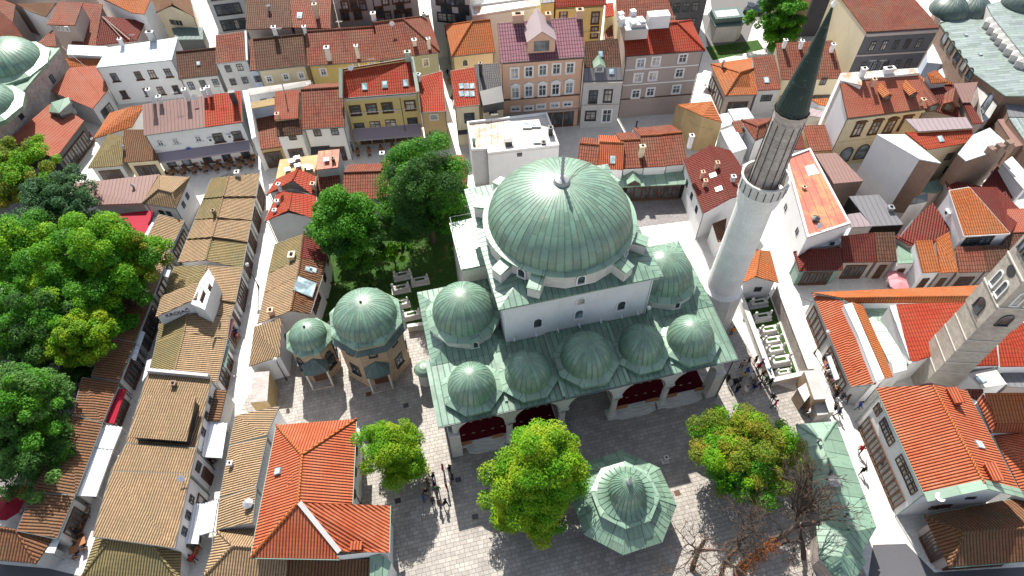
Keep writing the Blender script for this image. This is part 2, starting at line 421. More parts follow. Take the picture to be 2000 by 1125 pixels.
def roofmesh(bd, polys, m, th=.14, name='roof'):
    mb = MB(); cnt = {}
    key = lambda p: (round(p.x, 3), round(p.y, 3), round(p.z, 3))
    fixed = []
    for pl in polys:
        pl = [Vector(p) for p in pl]
        n = Vector((0, 0, 0))
        for i in range(len(pl)):
            a, b = pl[i], pl[(i+1) % len(pl)]; n += Vector(((a.y-b.y)*(a.z+b.z), (a.z-b.z)*(a.x+b.x), (a.x-b.x)*(a.y+b.y)))
        if n.z < 0: pl = pl[::-1]
        fixed.append(pl)
        for i in range(len(pl)):
            e = (key(pl[i]), key(pl[(i+1) % len(pl)])); cnt[e] = 1
    dz = Vector((0, 0, -th))
    for pl in fixed:
        mb.poly(pl); mb.poly([p+dz for p in pl[::-1]])
        for i in range(len(pl)):
            a, b = pl[i], pl[(i+1) % len(pl)]
            if (key(b), key(a)) not in cnt: mb.poly([a, a+dz, b+dz, b])
    bd.roofs += fixed
    o = mb.build(name, m, bd.root)
    if bd.roofpart is None: bd.roofpart = o
    return o
def capline(bd, segs, m, r=.13):
    mb = MB()
    for a, b in segs:
        if (Vector(a)-Vector(b)).length > .3: mb.tube([Vector(a)+Vector((0, 0, .02)), Vector(b)+Vector((0, 0, .02))], r, 6)
    if mb.f: mb.build('ridge_cap', m, bd.roofpart)
def house(label, a, b, r1, r2, he, wall='white', roof='t_red', hr=None, pitch=26, hipL=False, hipR=False, c=None, d=None,
          ov=.35, base=0., name='house', cat='house', group=None, cap=None, gutter='gutter', hipin=1.0):
    """a,b: eave points (photo) on one long side; r1,r2 ridge points above a and b; the far side is mirrored unless c,d given"""
    A, Bp = v2(P(*a, he)), v2(P(*b, he)); e = (Bp-A).normalized(); nn = Vector((-e.y, e.x))
    def rr(h): return v2(P(*r1, h)), v2(P(*r2, h))
    if hr is None:
        hr = he+1.
        for _ in range(30):
            q1, q2 = rr(hr); dd = (abs((q1-A).dot(nn))+abs((q2-A).dot(nn)))/2; hr += .5*(he+dd*math.tan(rad(pitch))-hr)
    R1, R2 = rr(hr)
    if abs((R1-A).dot(nn)-(R2-A).dot(nn)) > 0 and c is None:      # keep the ridge parallel to the eave
        k = ((R1-A).dot(nn)+(R2-A).dot(nn))/2; R1 = R1+nn*(k-(R1-A).dot(nn)); R2 = R2+nn*(k-(R2-A).dot(nn))
    k = (R1-A).dot(nn)
    if not hipL and c is None: R1 = A+nn*k
    if not hipR and c is None: R2 = Bp+nn*k
    Cc = v2(P(*c, he)) if c else Bp+nn*2*k
    D = v2(P(*d, he)) if d else A+nn*2*k
    if c and not hipL: R1 = (A+D)/2 if (R1-(A+D)/2).length < .1 else R1
    cen = (A+Bp+Cc+D)/4
    bd = B(name, label, cat, (cen.x, cen.y, base), group)
    z3 = lambda p, z: Vector((p.x, p.y, z))
    polys = [[z3(A, he), z3(Bp, he), z3(R2, hr), z3(R1, hr)], [z3(Cc, he), z3(D, he), z3(R1, hr), z3(R2, hr)]]
    if hipR: polys.append([z3(Bp, he), z3(Cc, he), z3(R2, hr)])
    if hipL: polys.append([z3(D, he), z3(A, he), z3(R1, hr)])
    roofmesh(bd, polys, M[roof])
    segs = [(z3(R1, hr), z3(R2, hr))]
    if hipR: segs += [(z3(Bp, he), z3(R2, hr)), (z3(Cc, he), z3(R2, hr))]
    if hipL: segs += [(z3(A, he), z3(R1, hr)), (z3(D, he), z3(R1, hr))]
    capline(bd, segs, M[cap or roof])
    # walls
    I = inset([A, Bp, Cc, D], ov); slope = (hr-he)/max(abs(k), .5); zt = he+slope*ov-.17; za = hr-.19-.0
    mb = MB(); ring = [z3(p, zt) for p in I]
    for i in range(4):
        p, q = ring[i], ring[(i+1) % 4]; p0, q0 = z3(p, base), z3(q, base)
        pts = [p0, q0, q, p]
        if i == 1 and not hipR:
            ap = R2-e*ov if (R2-R1).dot(e) > 0 else R2+e*ov; ap = z3(ap, za); pts = [p0, q0, q, ap, p]
            ed = (q-p).normalized(); t = (ap-p).dot(ed); ap2 = p+ed*t; pts[3] = Vector((ap2.x, ap2.y, za))
        if i == 3 and not hipL:
            ed = (q-p).normalized(); t = (z3(R1, 0)-z3(p, 0)).dot(ed); ap2 = p+ed*t; pts = [p0, q0, q, Vector((ap2.x, ap2.y, za)), p]
        mb.poly(pts); bd.walls.append([p0, q0, q, p])
    mb.build('wall', M[wall], bd.root)
    if gutter:
        for p, q in ((A, Bp), (Cc, D)): MB().bar(z3(p, he-.12), z3(q, he-.12), .14, .12).build('gutter', M[gutter], bd.root)
        if he > 4.5:
            for p, q in ((I[0], A), (I[1], Bp)):
                c_ = v2((p.x, p.y)).lerp(q, .25); MB().tube([z3(q, he-.15), z3(c_, he-.6), z3(c_, base)], .055, 6).build('downpipe', M[gutter], bd.root)
    bd.he, bd.hr, bd.zt = he, hr, zt
    return bd
def block(label, pts, wall='white', roof='membrane', base=0., ov=.0, th=.14, name='building', cat='building', group=None, parapet=0., pm=None, gutter=None, wm=None):
    """pts: (u,v,z) roof outline in photo points with heights, any slope; walls down to base"""
    T = [P(*p) for p in pts]; n = len(T)
    A = sum(T[i].x*T[(i+1) % n].y-T[(i+1) % n].x*T[i].y for i in range(n))
    cen = sum(T, Vector())/n
    bd = B(name, label, cat, (cen.x, cen.y, base), group)
    if n == 4: polys = [[T[0], T[1], T[2]], [T[0], T[2], T[3]]] if abs((T[1]-T[0]).cross(T[2]-T[0]).normalized().dot(T[3]-T[0])) > .02 else [T]
    else: polys = [T]
    roofmesh(bd, polys, M[roof], th)
    ring = inset([v2(t) for t in T], max(ov, .02)); mb = MB()
    for i in range(n):
        j = (i+1) % n
        p, q = Vector((*ring[i], T[i].z-th+.01)), Vector((*ring[j], T[j].z-th+.01)); p0, q0 = Vector((*ring[i], base)), Vector((*ring[j], base))
        bd.walls.append([p0, q0, q, p]); t_ = mb
        if wm and i in wm: t_ = MB()
        t_.poly([p0, q0, q, p] if A > 0 else [q0, p0, p, q])
        if wm and i in wm: t_.build('side_wall', M[wm[i]], bd.root)
    mb.build('wall', M[wall], bd.root)
    if parapet:
        g = MB(); ir = inset([v2(t) for t in T], .25)
        for i in range(n):
            j = (i+1) % n; a, b_, c_, d_ = T[i], T[j], Vector((*ir[j], T[j].z)), Vector((*ir[i], T[i].z)); u_ = Vector((0, 0, parapet))
            o_ = Vector((0, 0, -.1))
            g.poly([a+u_, b_+u_, c_+u_, d_+u_]); g.poly([a+o_, b_+o_, b_+u_, a+u_]); g.poly([d_+u_, c_+u_, c_, d_])
        g.build('parapet', M[pm or wall], bd.root)
    if gutter:
        g = MB()
        for i in range(n):
            g.bar(T[i]-Vector((0, 0, .08)), T[(i+1) % n]-Vector((0, 0, .08)), .12, .12)
        g.build('gutter', M[gutter], bd.root)
        if T[0].z > 4.5:
            for t_, r_ in ((T[0], ring[0]), (T[1], ring[1])): c_ = r_.lerp(v2(t_), .3 if ov > .1 else -.01); MB().tube([t_-Vector((0, 0, .15)), Vector((*c_, t_.z-.5)), Vector((*c_, base))], .055, 6).build('downpipe', M[gutter], bd.root)
    bd.he = bd.hr = T[0].z
    return bd
# windows ----------------------------------------------------------
WM = {}
def window_meshes(w, h, style):
    k = (round(w, 2), round(h, 2), style)
    if k in WM: return WM[k]
    f = MB(); g = MB()
    fr = 'brown_paint' if 'brown' in style else ('dark_metal' if 'dark' in style else 'white_paint')
    t = .09
    if 'arch' in style:
        n = 8; out = []; inn = []
        for rr_, L in ((w/2+.12, out), (w/2, inn)):
            L += [(-rr_, 0 if L is inn else -.0)]+[(-rr_*math.cos(math.pi*i/n), h-w/2+rr_*math.sin(math.pi*i/n)) for i in range(n+1)]+[(rr_, 0)]
        for i in range(len(out)-1):
            a, b_, c_, d_ = out[i], out[i+1], inn[i+1], inn[i]
            f.poly([(a[0], -.10, a[1]), (b_[0], -.10, b_[1]), (c_[0], -.10, c_[1]), (d_[0], -.10, d_[1])][::-1])
            f.poly([(a[0], 0, a[1]), (a[0], -.10, a[1]), (b_[0], -.10, b_[1]), (b_[0], 0, b_[1])][::-1])
            f.poly([(d_[0], -.02, d_[1]), (d_[0], -.10, d_[1]), (c_[0], -.10, c_[1]), (c_[0], -.02, c_[1])])
        f.box((0, -.07, -.1), w+.3, .18, .1)
        g.poly([(x, -.03, z) for x, z in inn][::-1])
    else:
        for x0, x1, z0, z1 in ((-w/2, -w/2+t, 0, h), (w/2-t, w/2, 0, h), (-w/2+t, w/2-t, 0, t), (-w/2+t, w/2-t, h-t, h), (-.035, .035, t, h-t), (-w/2+t, -.035, h*.62, h*.62+.06), (.035, w/2-t, h*.62, h*.62+.06)):
            if 'plain' in style and (x0 == -.035 or z1 == h*.62+.06): continue
            f.box(((x0+x1)/2, -.06, z0), x1-x0, .1, z1-z0)
        if 'surround' in style:
            s_ = .16
            for x0, x1, z0, z1 in ((-w/2-s_, -w/2, 0, h), (w/2, w/2+s_, 0, h), (-w/2-s_, w/2+s_, h, h+s_)): f.box(((x0+x1)/2, -.03, z0), x1-x0, .12, z1-z0)
        if 'sill' in style or 'surround' in style: f.box((0, -.1, -.12), w+.35, .26, .12)
        if 'pediment' in style:
            z = h+.3
            pr = [(-w/2-.35, z), (w/2+.35, z), (0, z+.5)]
            f.poly([(x, -.25, q) for x, q in pr]); f.poly([(pr[0][0], 0, z), (pr[0][0], -.25, z), (0, -.25, z+.5), (0, 0, z+.5)]); f.poly([(pr[1][0], 0, z), (0, 0, z+.5), (0, -.25, z+.5), (pr[1][0], -.25, z)])
            f.poly([(pr[0][0], 0, z), (pr[1][0], 0, z), (pr[1][0], -.25, z), (pr[0][0], -.25, z)])
        g.poly([(-w/2+.05, -.035, .05), (w/2-.05, -.035, .05), (w/2-.05, -.035, h-.05), (-w/2+.05, -.035, h-.05)])
    fm = bpy.data.meshes.new('window'); fm.from_pydata([tuple(v) for v in f.v], [], f.f); faceuv(fm); fm.materials.append(M[fr])
    gm = bpy.data.meshes.new('pane'); gm.from_pydata([tuple(v) for v in g.v], [], g.f); faceuv(gm); gm.materials.append(M['glass'])
    WM[k] = (fm, gm); return WM[k]
def put_window(bd, p, n, w, h, style, name='window'):
    fm, gm = window_meshes(w, h, style)
    o = bpy.data.objects.new(name, fm); C.objects.link(o); o.parent = bd.root
    o.location = p - Vector(bd.root.location) - Vector((0, 0, h/2)); o.rotation_euler = (0, 0, math.atan2(n.y, n.x)+math.pi/2)
    q = bpy.data.objects.new('pane', gm); C.objects.link(q); q.parent = o
    q.material_slots[0].link = 'OBJECT'; q.material_slots[0].material = M[WR.choice(('glass', 'glass', 'glass_mid', 'curtain'))]
    return o
def win(bd, wall, pts, w=1.0, h=1.4, style='sill', name='window'):
    """windows at photo points of their centres on wall number `wall`"""
    pl = bd.walls[wall]; cen = sum(bd_p for bd_p in pl[0:2] and [pl[0], pl[1]])if False else (pl[0]+pl[1])/2
    rc = Vector(bd.root.location)
    for u, v in pts:
        q, n = bd.hit(u, v, roof=False, wall=wall); n = Vector((n.x, n.y, 0)).normalized()
        if n.dot(Vector((cen.x-rc.x, cen.y-rc.y, 0))) < 0: n = -n
        q = Vector(q)
        ed = (pl[1]-pl[0]); L = ed.length; ed.normalize(); t = (q-pl[0]).dot(ed)
        if t < w/2 or t > L-w/2 or q.z < h/2: continue
        put_window(bd, q, n, w, h, style, name)
def row(p, q, n):
    return [(p[0]+(q[0]-p[0])*i/max(1, n-1), p[1]+(q[1]-p[1])*i/max(1, n-1)) for i in range(n)]
def wins_auto(bd, wall, floors, n, w=.95, h=1.35, style='sill', m_=1.0):
    """a regular grid of windows: floors are heights of window centres"""
    pl = bd.walls[wall]; rc = Vector(bd.root.location); a, b_ = pl[0], pl[1]; ed = (b_-a); L = ed.length; ed.normalize(); nn = Vector((ed.y, -ed.x, 0))
    if nn.dot((a+b_)/2-rc) < 0: nn = -nn
    for z in floors:
        for i in range(n):
            t = m_+(L-2*m_)*(i+.5)/n; q = a+ed*t; put_window(bd, Vector((q.x, q.y, z)), nn, w, h, style)
def onroof(bd, u, v): q, n = bd.hit(u, v); return Vector(q), n
def chimney(bd, u, v, w=.55, h=1.3, d=None, m_='white', pot=True):
    q, n = onroof(bd, u, v); pl = max(bd.roofs, key=lambda r: 1 if abs(n.dot((r[1]-r[0]).cross(r[2]-r[0]).normalized())) > .999 else 0)
    ed = pl[1]-pl[0]; rz = math.atan2(ed.y, ed.x); mb = MB(); d = d or w
    mb.box(q-Vector((0, 0, .4)), w, d, h+.4, rz); mb.box(q+Vector((0, 0, h)), w+.16, d+.16, .1, rz)
    o = mb.build('chimney', M[m_], bd.roofpart or bd.root)
    if pot:
        g = MB(); g.box(q+Vector((0, 0, h+.1)), w*.5, d*.5, .12, rz); g.build('flue', M['dark'], o) if False else g.build('chimney_top', M['dark'], bd.roofpart)
def pipe(bd, u, v, r=.12, h=1.2, m_='steel'):
    q, n = onroof(bd, u, v); MB().tube([q-Vector((0, 0, .2)), q+Vector((0, 0, h))], r, 8).lathe([(r*1.8, h), (0, h+.25)], q, 8).build('flue_pipe', M[m_], bd.roofpart)
def skylight(bd, u, v, w=.8, l=1.1, h=.1):
    q, n = onroof(bd, u, v); hd = Vector((0, 0, 1)).cross(n)
    hd = hd.normalized() if hd.length > .02 else Vector((1, 0, 0)); sd_ = n.cross(hd).normalized()
    def slab(a, b_, z0, z1, nm, mm, par):
        mb = MB(); lo = [q+hd*x*a/2+sd_*y*b_/2+n*z0 for x, y in ((-1, -1), (1, -1), (1, 1), (-1, 1))]; hi = [p+n*(z1-z0) for p in lo]
        mb.poly(hi); 
        for i in range(4): mb.poly([lo[i], lo[(i+1) % 4], hi[(i+1) % 4], hi[i]])
        return mb.build(nm, M[mm], par)
    s_ = slab(w, l, -.05, h, 'skylight', 'grey_metal', bd.root); slab(w-.18, l-.18, h-.02, h+.012, 'pane', 'glass_sky', s_)
def acbox(bd, wall, u, v):
    q, n = bd.hit(u, v, roof=False, wall=wall); n = Vector((n.x, n.y, 0)).normalized(); rc = Vector(bd.root.location)
    if n.dot(Vector((q.x-rc.x, q.y-rc.y, 0))) < 0: n = -n
    rz = math.atan2(n.y, n.x)+math.pi/2
    o = MB().box(q+n*.18, .85, .32, .6, rz).build('air_conditioner', M['white_paint'], bd.root)
    f = MB(); c = q+n*.345+Vector((0, 0, .3)); x = Vector((-n.y, n.x, 0))
    f.poly([c+x*.22*math.cos(a*math.pi/6)+Vector((0, 0, .22*math.sin(a*math.pi/6))) for a in range(12)]); f.build('fan_grille', M['dark_metal'], o)
def band(bd, wall, z, h=.25, d=.12, m_='stone_trim', name='cornice'):
    pl = bd.walls[wall]; a, b_ = pl[0], pl[1]; ed = (b_-a).normalized(); nn = Vector((ed.y, -ed.x, 0)); rc = Vector(bd.root.location)
    if nn.dot((a+b_)/2-rc) < 0: nn = -nn
    u_ = Vector((0, 0, 1)); a = Vector((a.x, a.y, z))+nn*(d/2-.02); b_ = Vector((b_.x, b_.y, z))+nn*(d/2-.02)
    MB().bar(a, b_, d, h).build(name, M[m_], bd.root)
def dormer(bd, u, v, w=1.6, d=1.6, h=1.2, roof='t_red', wall='white', front=None):
    """gabled roof window facing down-slope at a photo point of its front sill"""
    q, n = onroof(bd, u, v); f = Vector((n.x, n.y, 0)).normalized(); x = Vector((-f.y, f.x, 0)); up = Vector((0, 0, 1))
    tl = math.sqrt(max(0, 1-n.z*n.z))/n.z; L = (h+w*.35)/max(tl, .2)
    mb = MB(); a, b_ = q-x*w/2, q+x*w/2; hb = h/max(tl, .2)
    mb.poly([a, b_, b_+up*h, q+up*(h+w*.35), a+up*h]); mb.poly([a, a+up*h, a-f*hb+up*h]); mb.poly([b_, b_-f*hb+up*h, b_+up*h])
    o = mb.build('dormer', M[wall], bd.roofpart)
    r = MB(); e = .18
    for s_ in (-1, 1):
        p0 = q+x*s_*(w/2+e)+f*e+up*(h-e*.6); p1 = q+f*e+up*(h+w*.35+.06); p2 = q-f*L+up*(h+w*.35+.06); p3 = q+x*s_*(w/2+e)-f*hb+up*(h-e*.6)
        r.poly([p0, p1, p2, p3]); r.poly([p0-up*.08, p3-up*.08, p2-up*.08, p1-up*.08]); r.poly([p0, p0-up*.08, p1-up*.08, p1])
    r.build('dormer_roof', M[roof], o)
    g = MB(); c = q+f*.03+up*.25
    g.poly([c-x*w*.28, c+x*w*.28, c+x*w*.28+up*(h-.35), c-x*w*.28+up*(h-.35)]); g.build('dormer_window', M['glass'], o)
def awning(label, pts, m_='cloth_white', posts=True, group=None, th=.05, name='awning', cat='awning', slab=False):
    T = [P(*p) for p in pts]; cen = sum(T, Vector())/len(T); r = thing(name, label, cat, (cen.x, cen.y, 0), group); bd = B.__new__(B); bd.root = r; bd.roofs = []; bd.roofpart = None
    n = 10
    if len(T) == 4 and not slab:
        polys = []; mb = MB()
        for i in range(n):       # gently sagging bays
            t0, t1 = i/n, (i+1)/n; f = lambda a, b_, t: a.lerp(b_, t)-Vector((0, 0, .10*abs(math.sin(t*math.pi*n/2))))
            mb.poly([f(T[0], T[1], t0), f(T[0], T[1], t1), f(T[3], T[2], t1), f(T[3], T[2], t0)])
            mb.poly([p-Vector((0, 0, th)) for p in (f(T[3], T[2], t0), f(T[3], T[2], t1), f(T[0], T[1], t1), f(T[0], T[1], t0))])
        for a, b_ in ((0, 1), (1, 2), (2, 3), (3, 0)):
            z = Vector((0, 0, .22)); mb.poly([T[a]-z, T[b_]-z, T[b_], T[a]])
        mb.build('canopy', M[m_], r)
    else: roofmesh(bd, [T], M[m_], th, 'canopy')
    if posts:
        for t in T: 
            q = t.lerp(cen, .06); MB().tube([(q.x, q.y, 0), (q.x, q.y, t.z-.05)], .035, 6).build('post', M['grey_metal'], r)
    return r
# aerials and dishes on the roofs
def aerial(bd, u, v, h=1.8):
    q, n = onroof(bd, u, v); mb = MB(); mb.tube([q-Vector((0, 0, .3)), q+Vector((0, 0, h))], .025, 4); mb.bar(q+Vector((-.5, 0, h-.1)), q+Vector((.5, .1, h-.1)), .02, .02)
    for i in range(5): x = -.45+i*.22; mb.bar(q+Vector((x, -.25, h-.1)), q+Vector((x, .25, h-.1)), .015, .015)
    mb.build('aerial', M['grey_metal'], bd.roofpart)
def dish(bd, u, v):
    q, n = onroof(bd, u, v); MB().tube([q-Vector((0, 0, .3)), q+Vector((0, 0, .6))], .03, 5).build('dish_mast', M['grey_metal'], bd.roofpart)
    c = q+Vector((0, -.1, .7)); d = Vector((.2, -.8, .55)).normalized(); a = d.orthogonal().normalized(); b_ = d.cross(a); g = MB(); n_ = 12
    for i in range(n_):
        t0, t1 = 2*math.pi*i/n_, 2*math.pi*(i+1)/n_; g.poly([c, c+(a*math.cos(t0)+b_*math.sin(t0))*.4+d*.12, c+(a*math.cos(t1)+b_*math.sin(t1))*.4+d*.12])
    g.build('satellite_dish', M['white_paint'], bd.roofpart)
# ------------------------------------------------------------------ ground
ya = 12.9
M['paving'] = blocks('street_paving', (.64, .62, .58), (.57, .55, .51), (.40, .385, .355), .6, .4, False, -ya, msz=.012, stain=.16, bmp=.008)
M['court'] = blocks('courtyard_paving', (.40, .365, .325), (.28, .255, .23), (.13, .12, .11), .68, .42, False, -ya, msz=.018, stain=.5, bmp=.014)
M['cobble'] = blocks('cobbles', (.34, .31, .31), (.22, .20, .20), (.08, .08, .08), .22, .16, False, 10, msz=.015, stain=.4)
M['asphalt'] = flat('asphalt', (.10, .10, .11), .85, .2, var=.2)
M['asphalt_pale'] = flat('asphalt_pale', (.16, .155, .15), .85, .2, var=.2)
def grassm():
    def fn(nt, b):
        g = geo(nt)
        col = mix(nt, ramp(nt, noise(nt, g, 2.5, 5, .8), .4, .65), (.02, .06, .008), (.045, .11, .012))
        col = mix(nt, ramp(nt, noise(nt, g, .6, 5, .7), .56, .7), col, (.14, .11, .05))
        lnk(nt, col, b, 'Base Color'); bump(nt, b, noise(nt, g, 12, 4, .8), .1); rough(b, .8, .2)
    return mat('grass', fn)
M['grass'] = grassm()
def sheet(name, pts, m_, z=.004, px=True):
    T = [P(*p, 0) for p in pts] if px else [Vector((*p, 0)) for p in pts]
    A = sum(T[i].x*T[(i+1) % len(T)].y-T[(i+1) % len(T)].x*T[i].y for i in range(len(T)))
    if A < 0: T = T[::-1]
    return structure(name, MB().poly([(t.x, t.y, z) for t in T]), M[m_])
structure('ground', MB().poly([(-700, -300, 0), (700, -300, 0), (700, 1500, 0), (-700, 1500, 0)]), M['paving'])
sheet('courtyard_paving', [(470, 800), (505, 735), (560, 690), (700, 640), (845, 600), (1415, 600), (1500, 745), (1560, 765), (1600, 850), (1590, 905), (1705, 1150), (1700, 1300), (740, 1300), (740, 1130), (695, 970), (690, 840), (560, 832)], 'court')
sheet('lawn', [(625, 440), (760, 300), (915, 330), (905, 500), (880, 640), (800, 645), (780, 600), (650, 620), (628, 640)], 'grass', .008)
sheet('cemetery_lawn', [(1452, 577), (1501, 572), (1558, 733), (1502, 748)], 'grass', .008)
sheet('park_ground', [(0, 250), (130, 420), (330, 430), (250, 640), (150, 820), (60, 1000), (-250, 1000), (-300, 300)], 'cobble', .008)
sheet('back_court_paving', [(1230, 388), (1345, 388), (1355, 430), (1240, 445)], 'cobble', .008)
sheet('paved_square', [(1370, 30), (1480, 20), (1450, 110), (1385, 105)], 'asphalt_pale', .008)
sheet('car_park_paving', [(1380, -60), (1560, -60), (1530, 30), (1455, 45), (1390, 20)], 'asphalt_pale', .012)
sheet('square_lawn', [(1378, 92), (1480, 78), (1492, 96), (1392, 118)], 'grass', .012)
sheet('street_asphalt', [(1705, 1064), (1770, 1062), (1825, 1118), (1990, 1108), (2200, 1105), (2200, 1500), (1640, 1500)], 'asphalt', .012)
sheet('road', [(-200, 1075), (60, 1102), (170, 1128), (400, 1150), (700, 1190), (700, 1500), (-200, 1500)], 'asphalt', .012)
# ------------------------------------------------------------------ the mosque, built in its own frame
YA = rad(12.9); E1 = Vector((math.cos(YA), math.sin(YA), 0)); E2 = Vector((-math.sin(YA), math.cos(YA), 0))
OXY = P(855, 834, 8.3); OXY.z = 0
def L(x, y, z=0.): return OXY+E1*x+E2*y+Vector((0, 0, z))
mos = thing('mosque', 'large white stone mosque with green copper domes and an arcaded porch', 'mosque', L(16.3, 9, 0))
def domeprof(r, h, n=10, flare=.0, p=1.0):
    out = []
    for i in range(n+1):
        a = math.pi/2*i/n; out.append((r*math.cos(a)**p, h*math.sin(a)))
    out[-1] = (0., h)
    return ([(r+flare, -flare*.45)] if flare else [])+out
def dome(parent, c, r, h, n_seam, material='copper_dome', name='dome', flare=0., p=1.0, seg=96, rings=20, onion=False, ridges=True, rh=.02):
    """dome with standing seams as real thin ribs and matching UVs"""
    prof = domeprof(r, h, rings, flare, p) if not isinstance(h, list) else h
    mb = MB().lathe(prof, c, seg)
    off = parent_off(parent); me = bpy.data.meshes.new(name)
    me.from_pydata([tuple(v-off) for v in mb.v], [], mb.f)
    uvl = me.uv_layers.new(name='UVMap'); c = Vector(c)
    acc = [0.]
    for i in range(1, len(prof)): acc.append(acc[-1]+math.hypot(prof[i][0]-prof[i-1][0], prof[i][1]-prof[i-1][1]))
    sm = .5; k = 0
    for i in range(len(prof)-1):
        for j in range(seg):
            p_ = me.polygons[k]; k += 1; u0, u1 = j*n_seam/seg*sm, (j+1)*n_seam/seg*sm
            U = [(u0, acc[i]), (u1, acc[i]), (u1, acc[i+1]), (u0, acc[i+1])]
            if prof[i+1][0] < 1e-4: U = U[:3]
            for li, q in zip(p_.loop_indices, U): uvl.data[li].uv = q
    bm = bmesh.new(); bm.from_mesh(me); bmesh.ops.remove_doubles(bm, verts=bm.verts, dist=1e-4); bm.to_mesh(me); bm.free()
    for p_ in me.polygons: p_.use_smooth = True
    o = link(name, me, M[material], parent)
    if ridges:
        g = MB()
        for s_ in range(n_seam):
            a = 2*math.pi*s_/n_seam; 
            for i in range(len(prof)-1):
                (r0, z0), (r1, z1) = prof[i], prof[i+1]
                if r1 < r*.10: break
                w0 = .02; t = Vector((-math.sin(a), math.cos(a), 0)); rr_ = Vector((math.cos(a), math.sin(a), 0))
                p0 = c+rr_*r0+Vector((0, 0, z0)); p1 = c+rr_*r1+Vector((0, 0, z1)); nn = (rr_*(z1-z0)-Vector((0, 0, 1))*(r1-r0)).normalized()*rh
                g.poly([p0-t*w0, p0+nn, p1+nn, p1-t*w0]); g.poly([p0+nn, p0+t*w0, p1+t*w0, p1+nn])
        g.build('standing_seams', M[material], o, uv=True)
    return o
def ngon(c, r, n, a0=0.): return [(c.x+r*math.cos(a0+2*math.pi*i/n), c.y+r*math.sin(a0+2*math.pi*i/n)) for i in range(n)]
def finial(parent, c, h=1.6, r=.16, m_='dark_metal'):
    MB().lathe([(r*2.4, -.1), (r*2.2, .25), (r*.6, .45), (r*1.2, .7), (r*.5, .9), (r*.9, 1.1), (r*.35, 1.3), (r*.6, h*.85), (0, h)], c, 12).build('finial', M[m_], parent, smooth=False)
# main cube
zc = 16.5
ring = [L(8.75, 7.5), L(24.3, 7.5), L(24.3, 23.1), L(8.75, 23.1)]
mb = MB()
for i in range(4):
    a, b_ = ring[i], ring[(i+1) % 4]; mb.poly([a, b_, b_+Vector((0, 0, zc-.05)), a+Vector((0, 0, zc-.05))])
cube = mb.build('prayer_hall', M['mosquew'], mos)
DC = L(16.4, 14.9)   # dome centre
def plateroof(parent, outer, z0, inner, z1, m_='copper', name='roof', th=.18):
    mb = MB(); n = len(outer)
    for i in range(n):
        j = (i+1) % n; a, b_, c_, d_ = [Vector((q[0], q[1], z)) for q, z in ((outer[i], z0), (outer[j], z0), (inner[j], z1), (inner[i], z1))]
        mb.poly([a, b_, c_, d_]); mb.poly([a-Vector((0, 0, th)), a, b_, b_-Vector((0, 0, th))][::-1])
        ai, bi = a.lerp(d_, .25), b_.lerp(c_, .25); mb.poly([a-Vector((0, 0, th)), b_-Vector((0, 0, th)), Vector((bi.x, bi.y, z0-th)), Vector((ai.x, ai.y, z0-th))][::-1])
    mb.poly([Vector((q[0], q[1], z1)) for q in inner])
    return mb.build(name, M[m_], parent)
cr = plateroof(mos, [L(7.95, 6.6), L(24.95, 6.6), L(24.95, 23.9), L(7.95, 23.9)], zc, [L(11.2, 9.8), L(21.7, 9.8), L(21.7, 20.3), L(11.2, 20.3)], zc+.75, name='hall_roof')
# cornice under the roof
mb = MB(); o_ = [L(8.35, 7.05), L(24.65, 7.05), L(24.65, 23.5), L(8.35, 23.5)]
for i in range(4): mb.bar(o_[i]+Vector((0, 0, zc-.4)), o_[(i+1) % 4]+Vector((0, 0, zc-.4)), .5, .3)
mb.build('cornice', M['limestone'], cube)
for x_ in (12.2, 16.7, 21.4):
    put = put_window(type('o', (), {'root': mos}), L(x_, 7.5, 11.6), -E2, .85, 1.5, 'arch'); 
put_window(type('o', (), {'root': mos}), L(16.75, 7.5, 13.9), -E2, .8, .9, 'arch')
for s_, x_ in ((-1, 8.75), (1, 24.3)):
    for y_ in (11, 15.3, 19.6): put_window(type('o', (), {'root': mos}), L(x_, y_, 13.4), E1*s_, .85, 1.4, 'arch')
# drum: many-sided, with buttress blocks and arched windows
drum = MB().prism([tuple(p)[:2] for p in [Vector((*q, 0)) for q in ngon(DC, 7.75, 16, YA+math.pi/16)]], zc+.3, 18.7).build('drum', M['limestone'], mos)
mb = MB(); mb.lathe([(7.8, 18.66), (7.95, 18.74), (7.95, 18.86), (7.4, 18.98)], DC, 64, a0=YA).build('drum_cornice', M['copper_pale'], drum, smooth=False)
for k in range(4):
    a = YA+math.pi/4+k*math.pi/2
    for da in (-.23, .23):
        q = DC+Vector((math.cos(a+da), math.sin(a+da), 0))*8.35
        bt = MB().box(q+Vector((0, 0, zc+.2)), 1.7, 1.25, 1.5, a+da).build('buttress', M['limestone'], mos)
        u_ = Vector((math.cos(a+da), math.sin(a+da), 0)); t = Vector((-u_.y, u_.x, 0)); g = MB()
        z0, z1 = zc+1.7, zc+2.1
        A_, B_, C_, D_ = q+u_*.98-t*.68, q+u_*.98+t*.68, q-u_*1.0+t*.68, q-u_*1.0-t*.68
        zz = lambda p, z: Vector((p.x, p.y, z))
        g.poly([zz(A_, z0), zz(B_, z0), zz(C_, z1), zz(D_, z1)]); g.poly([zz(A_, z0-.12), zz(B_, z0-.12), zz(B_, z0), zz(A_, z0)]); g.poly([zz(B_, z0-.12), zz(C_, z0-.12), zz(C_, z1), zz(B_, z0)]); g.poly([zz(D_, z0-.12), zz(A_, z0-.12), zz(A_, z0), zz(D_, z1)])
        g.build('buttress_cap', M['copper_pale'], bt)
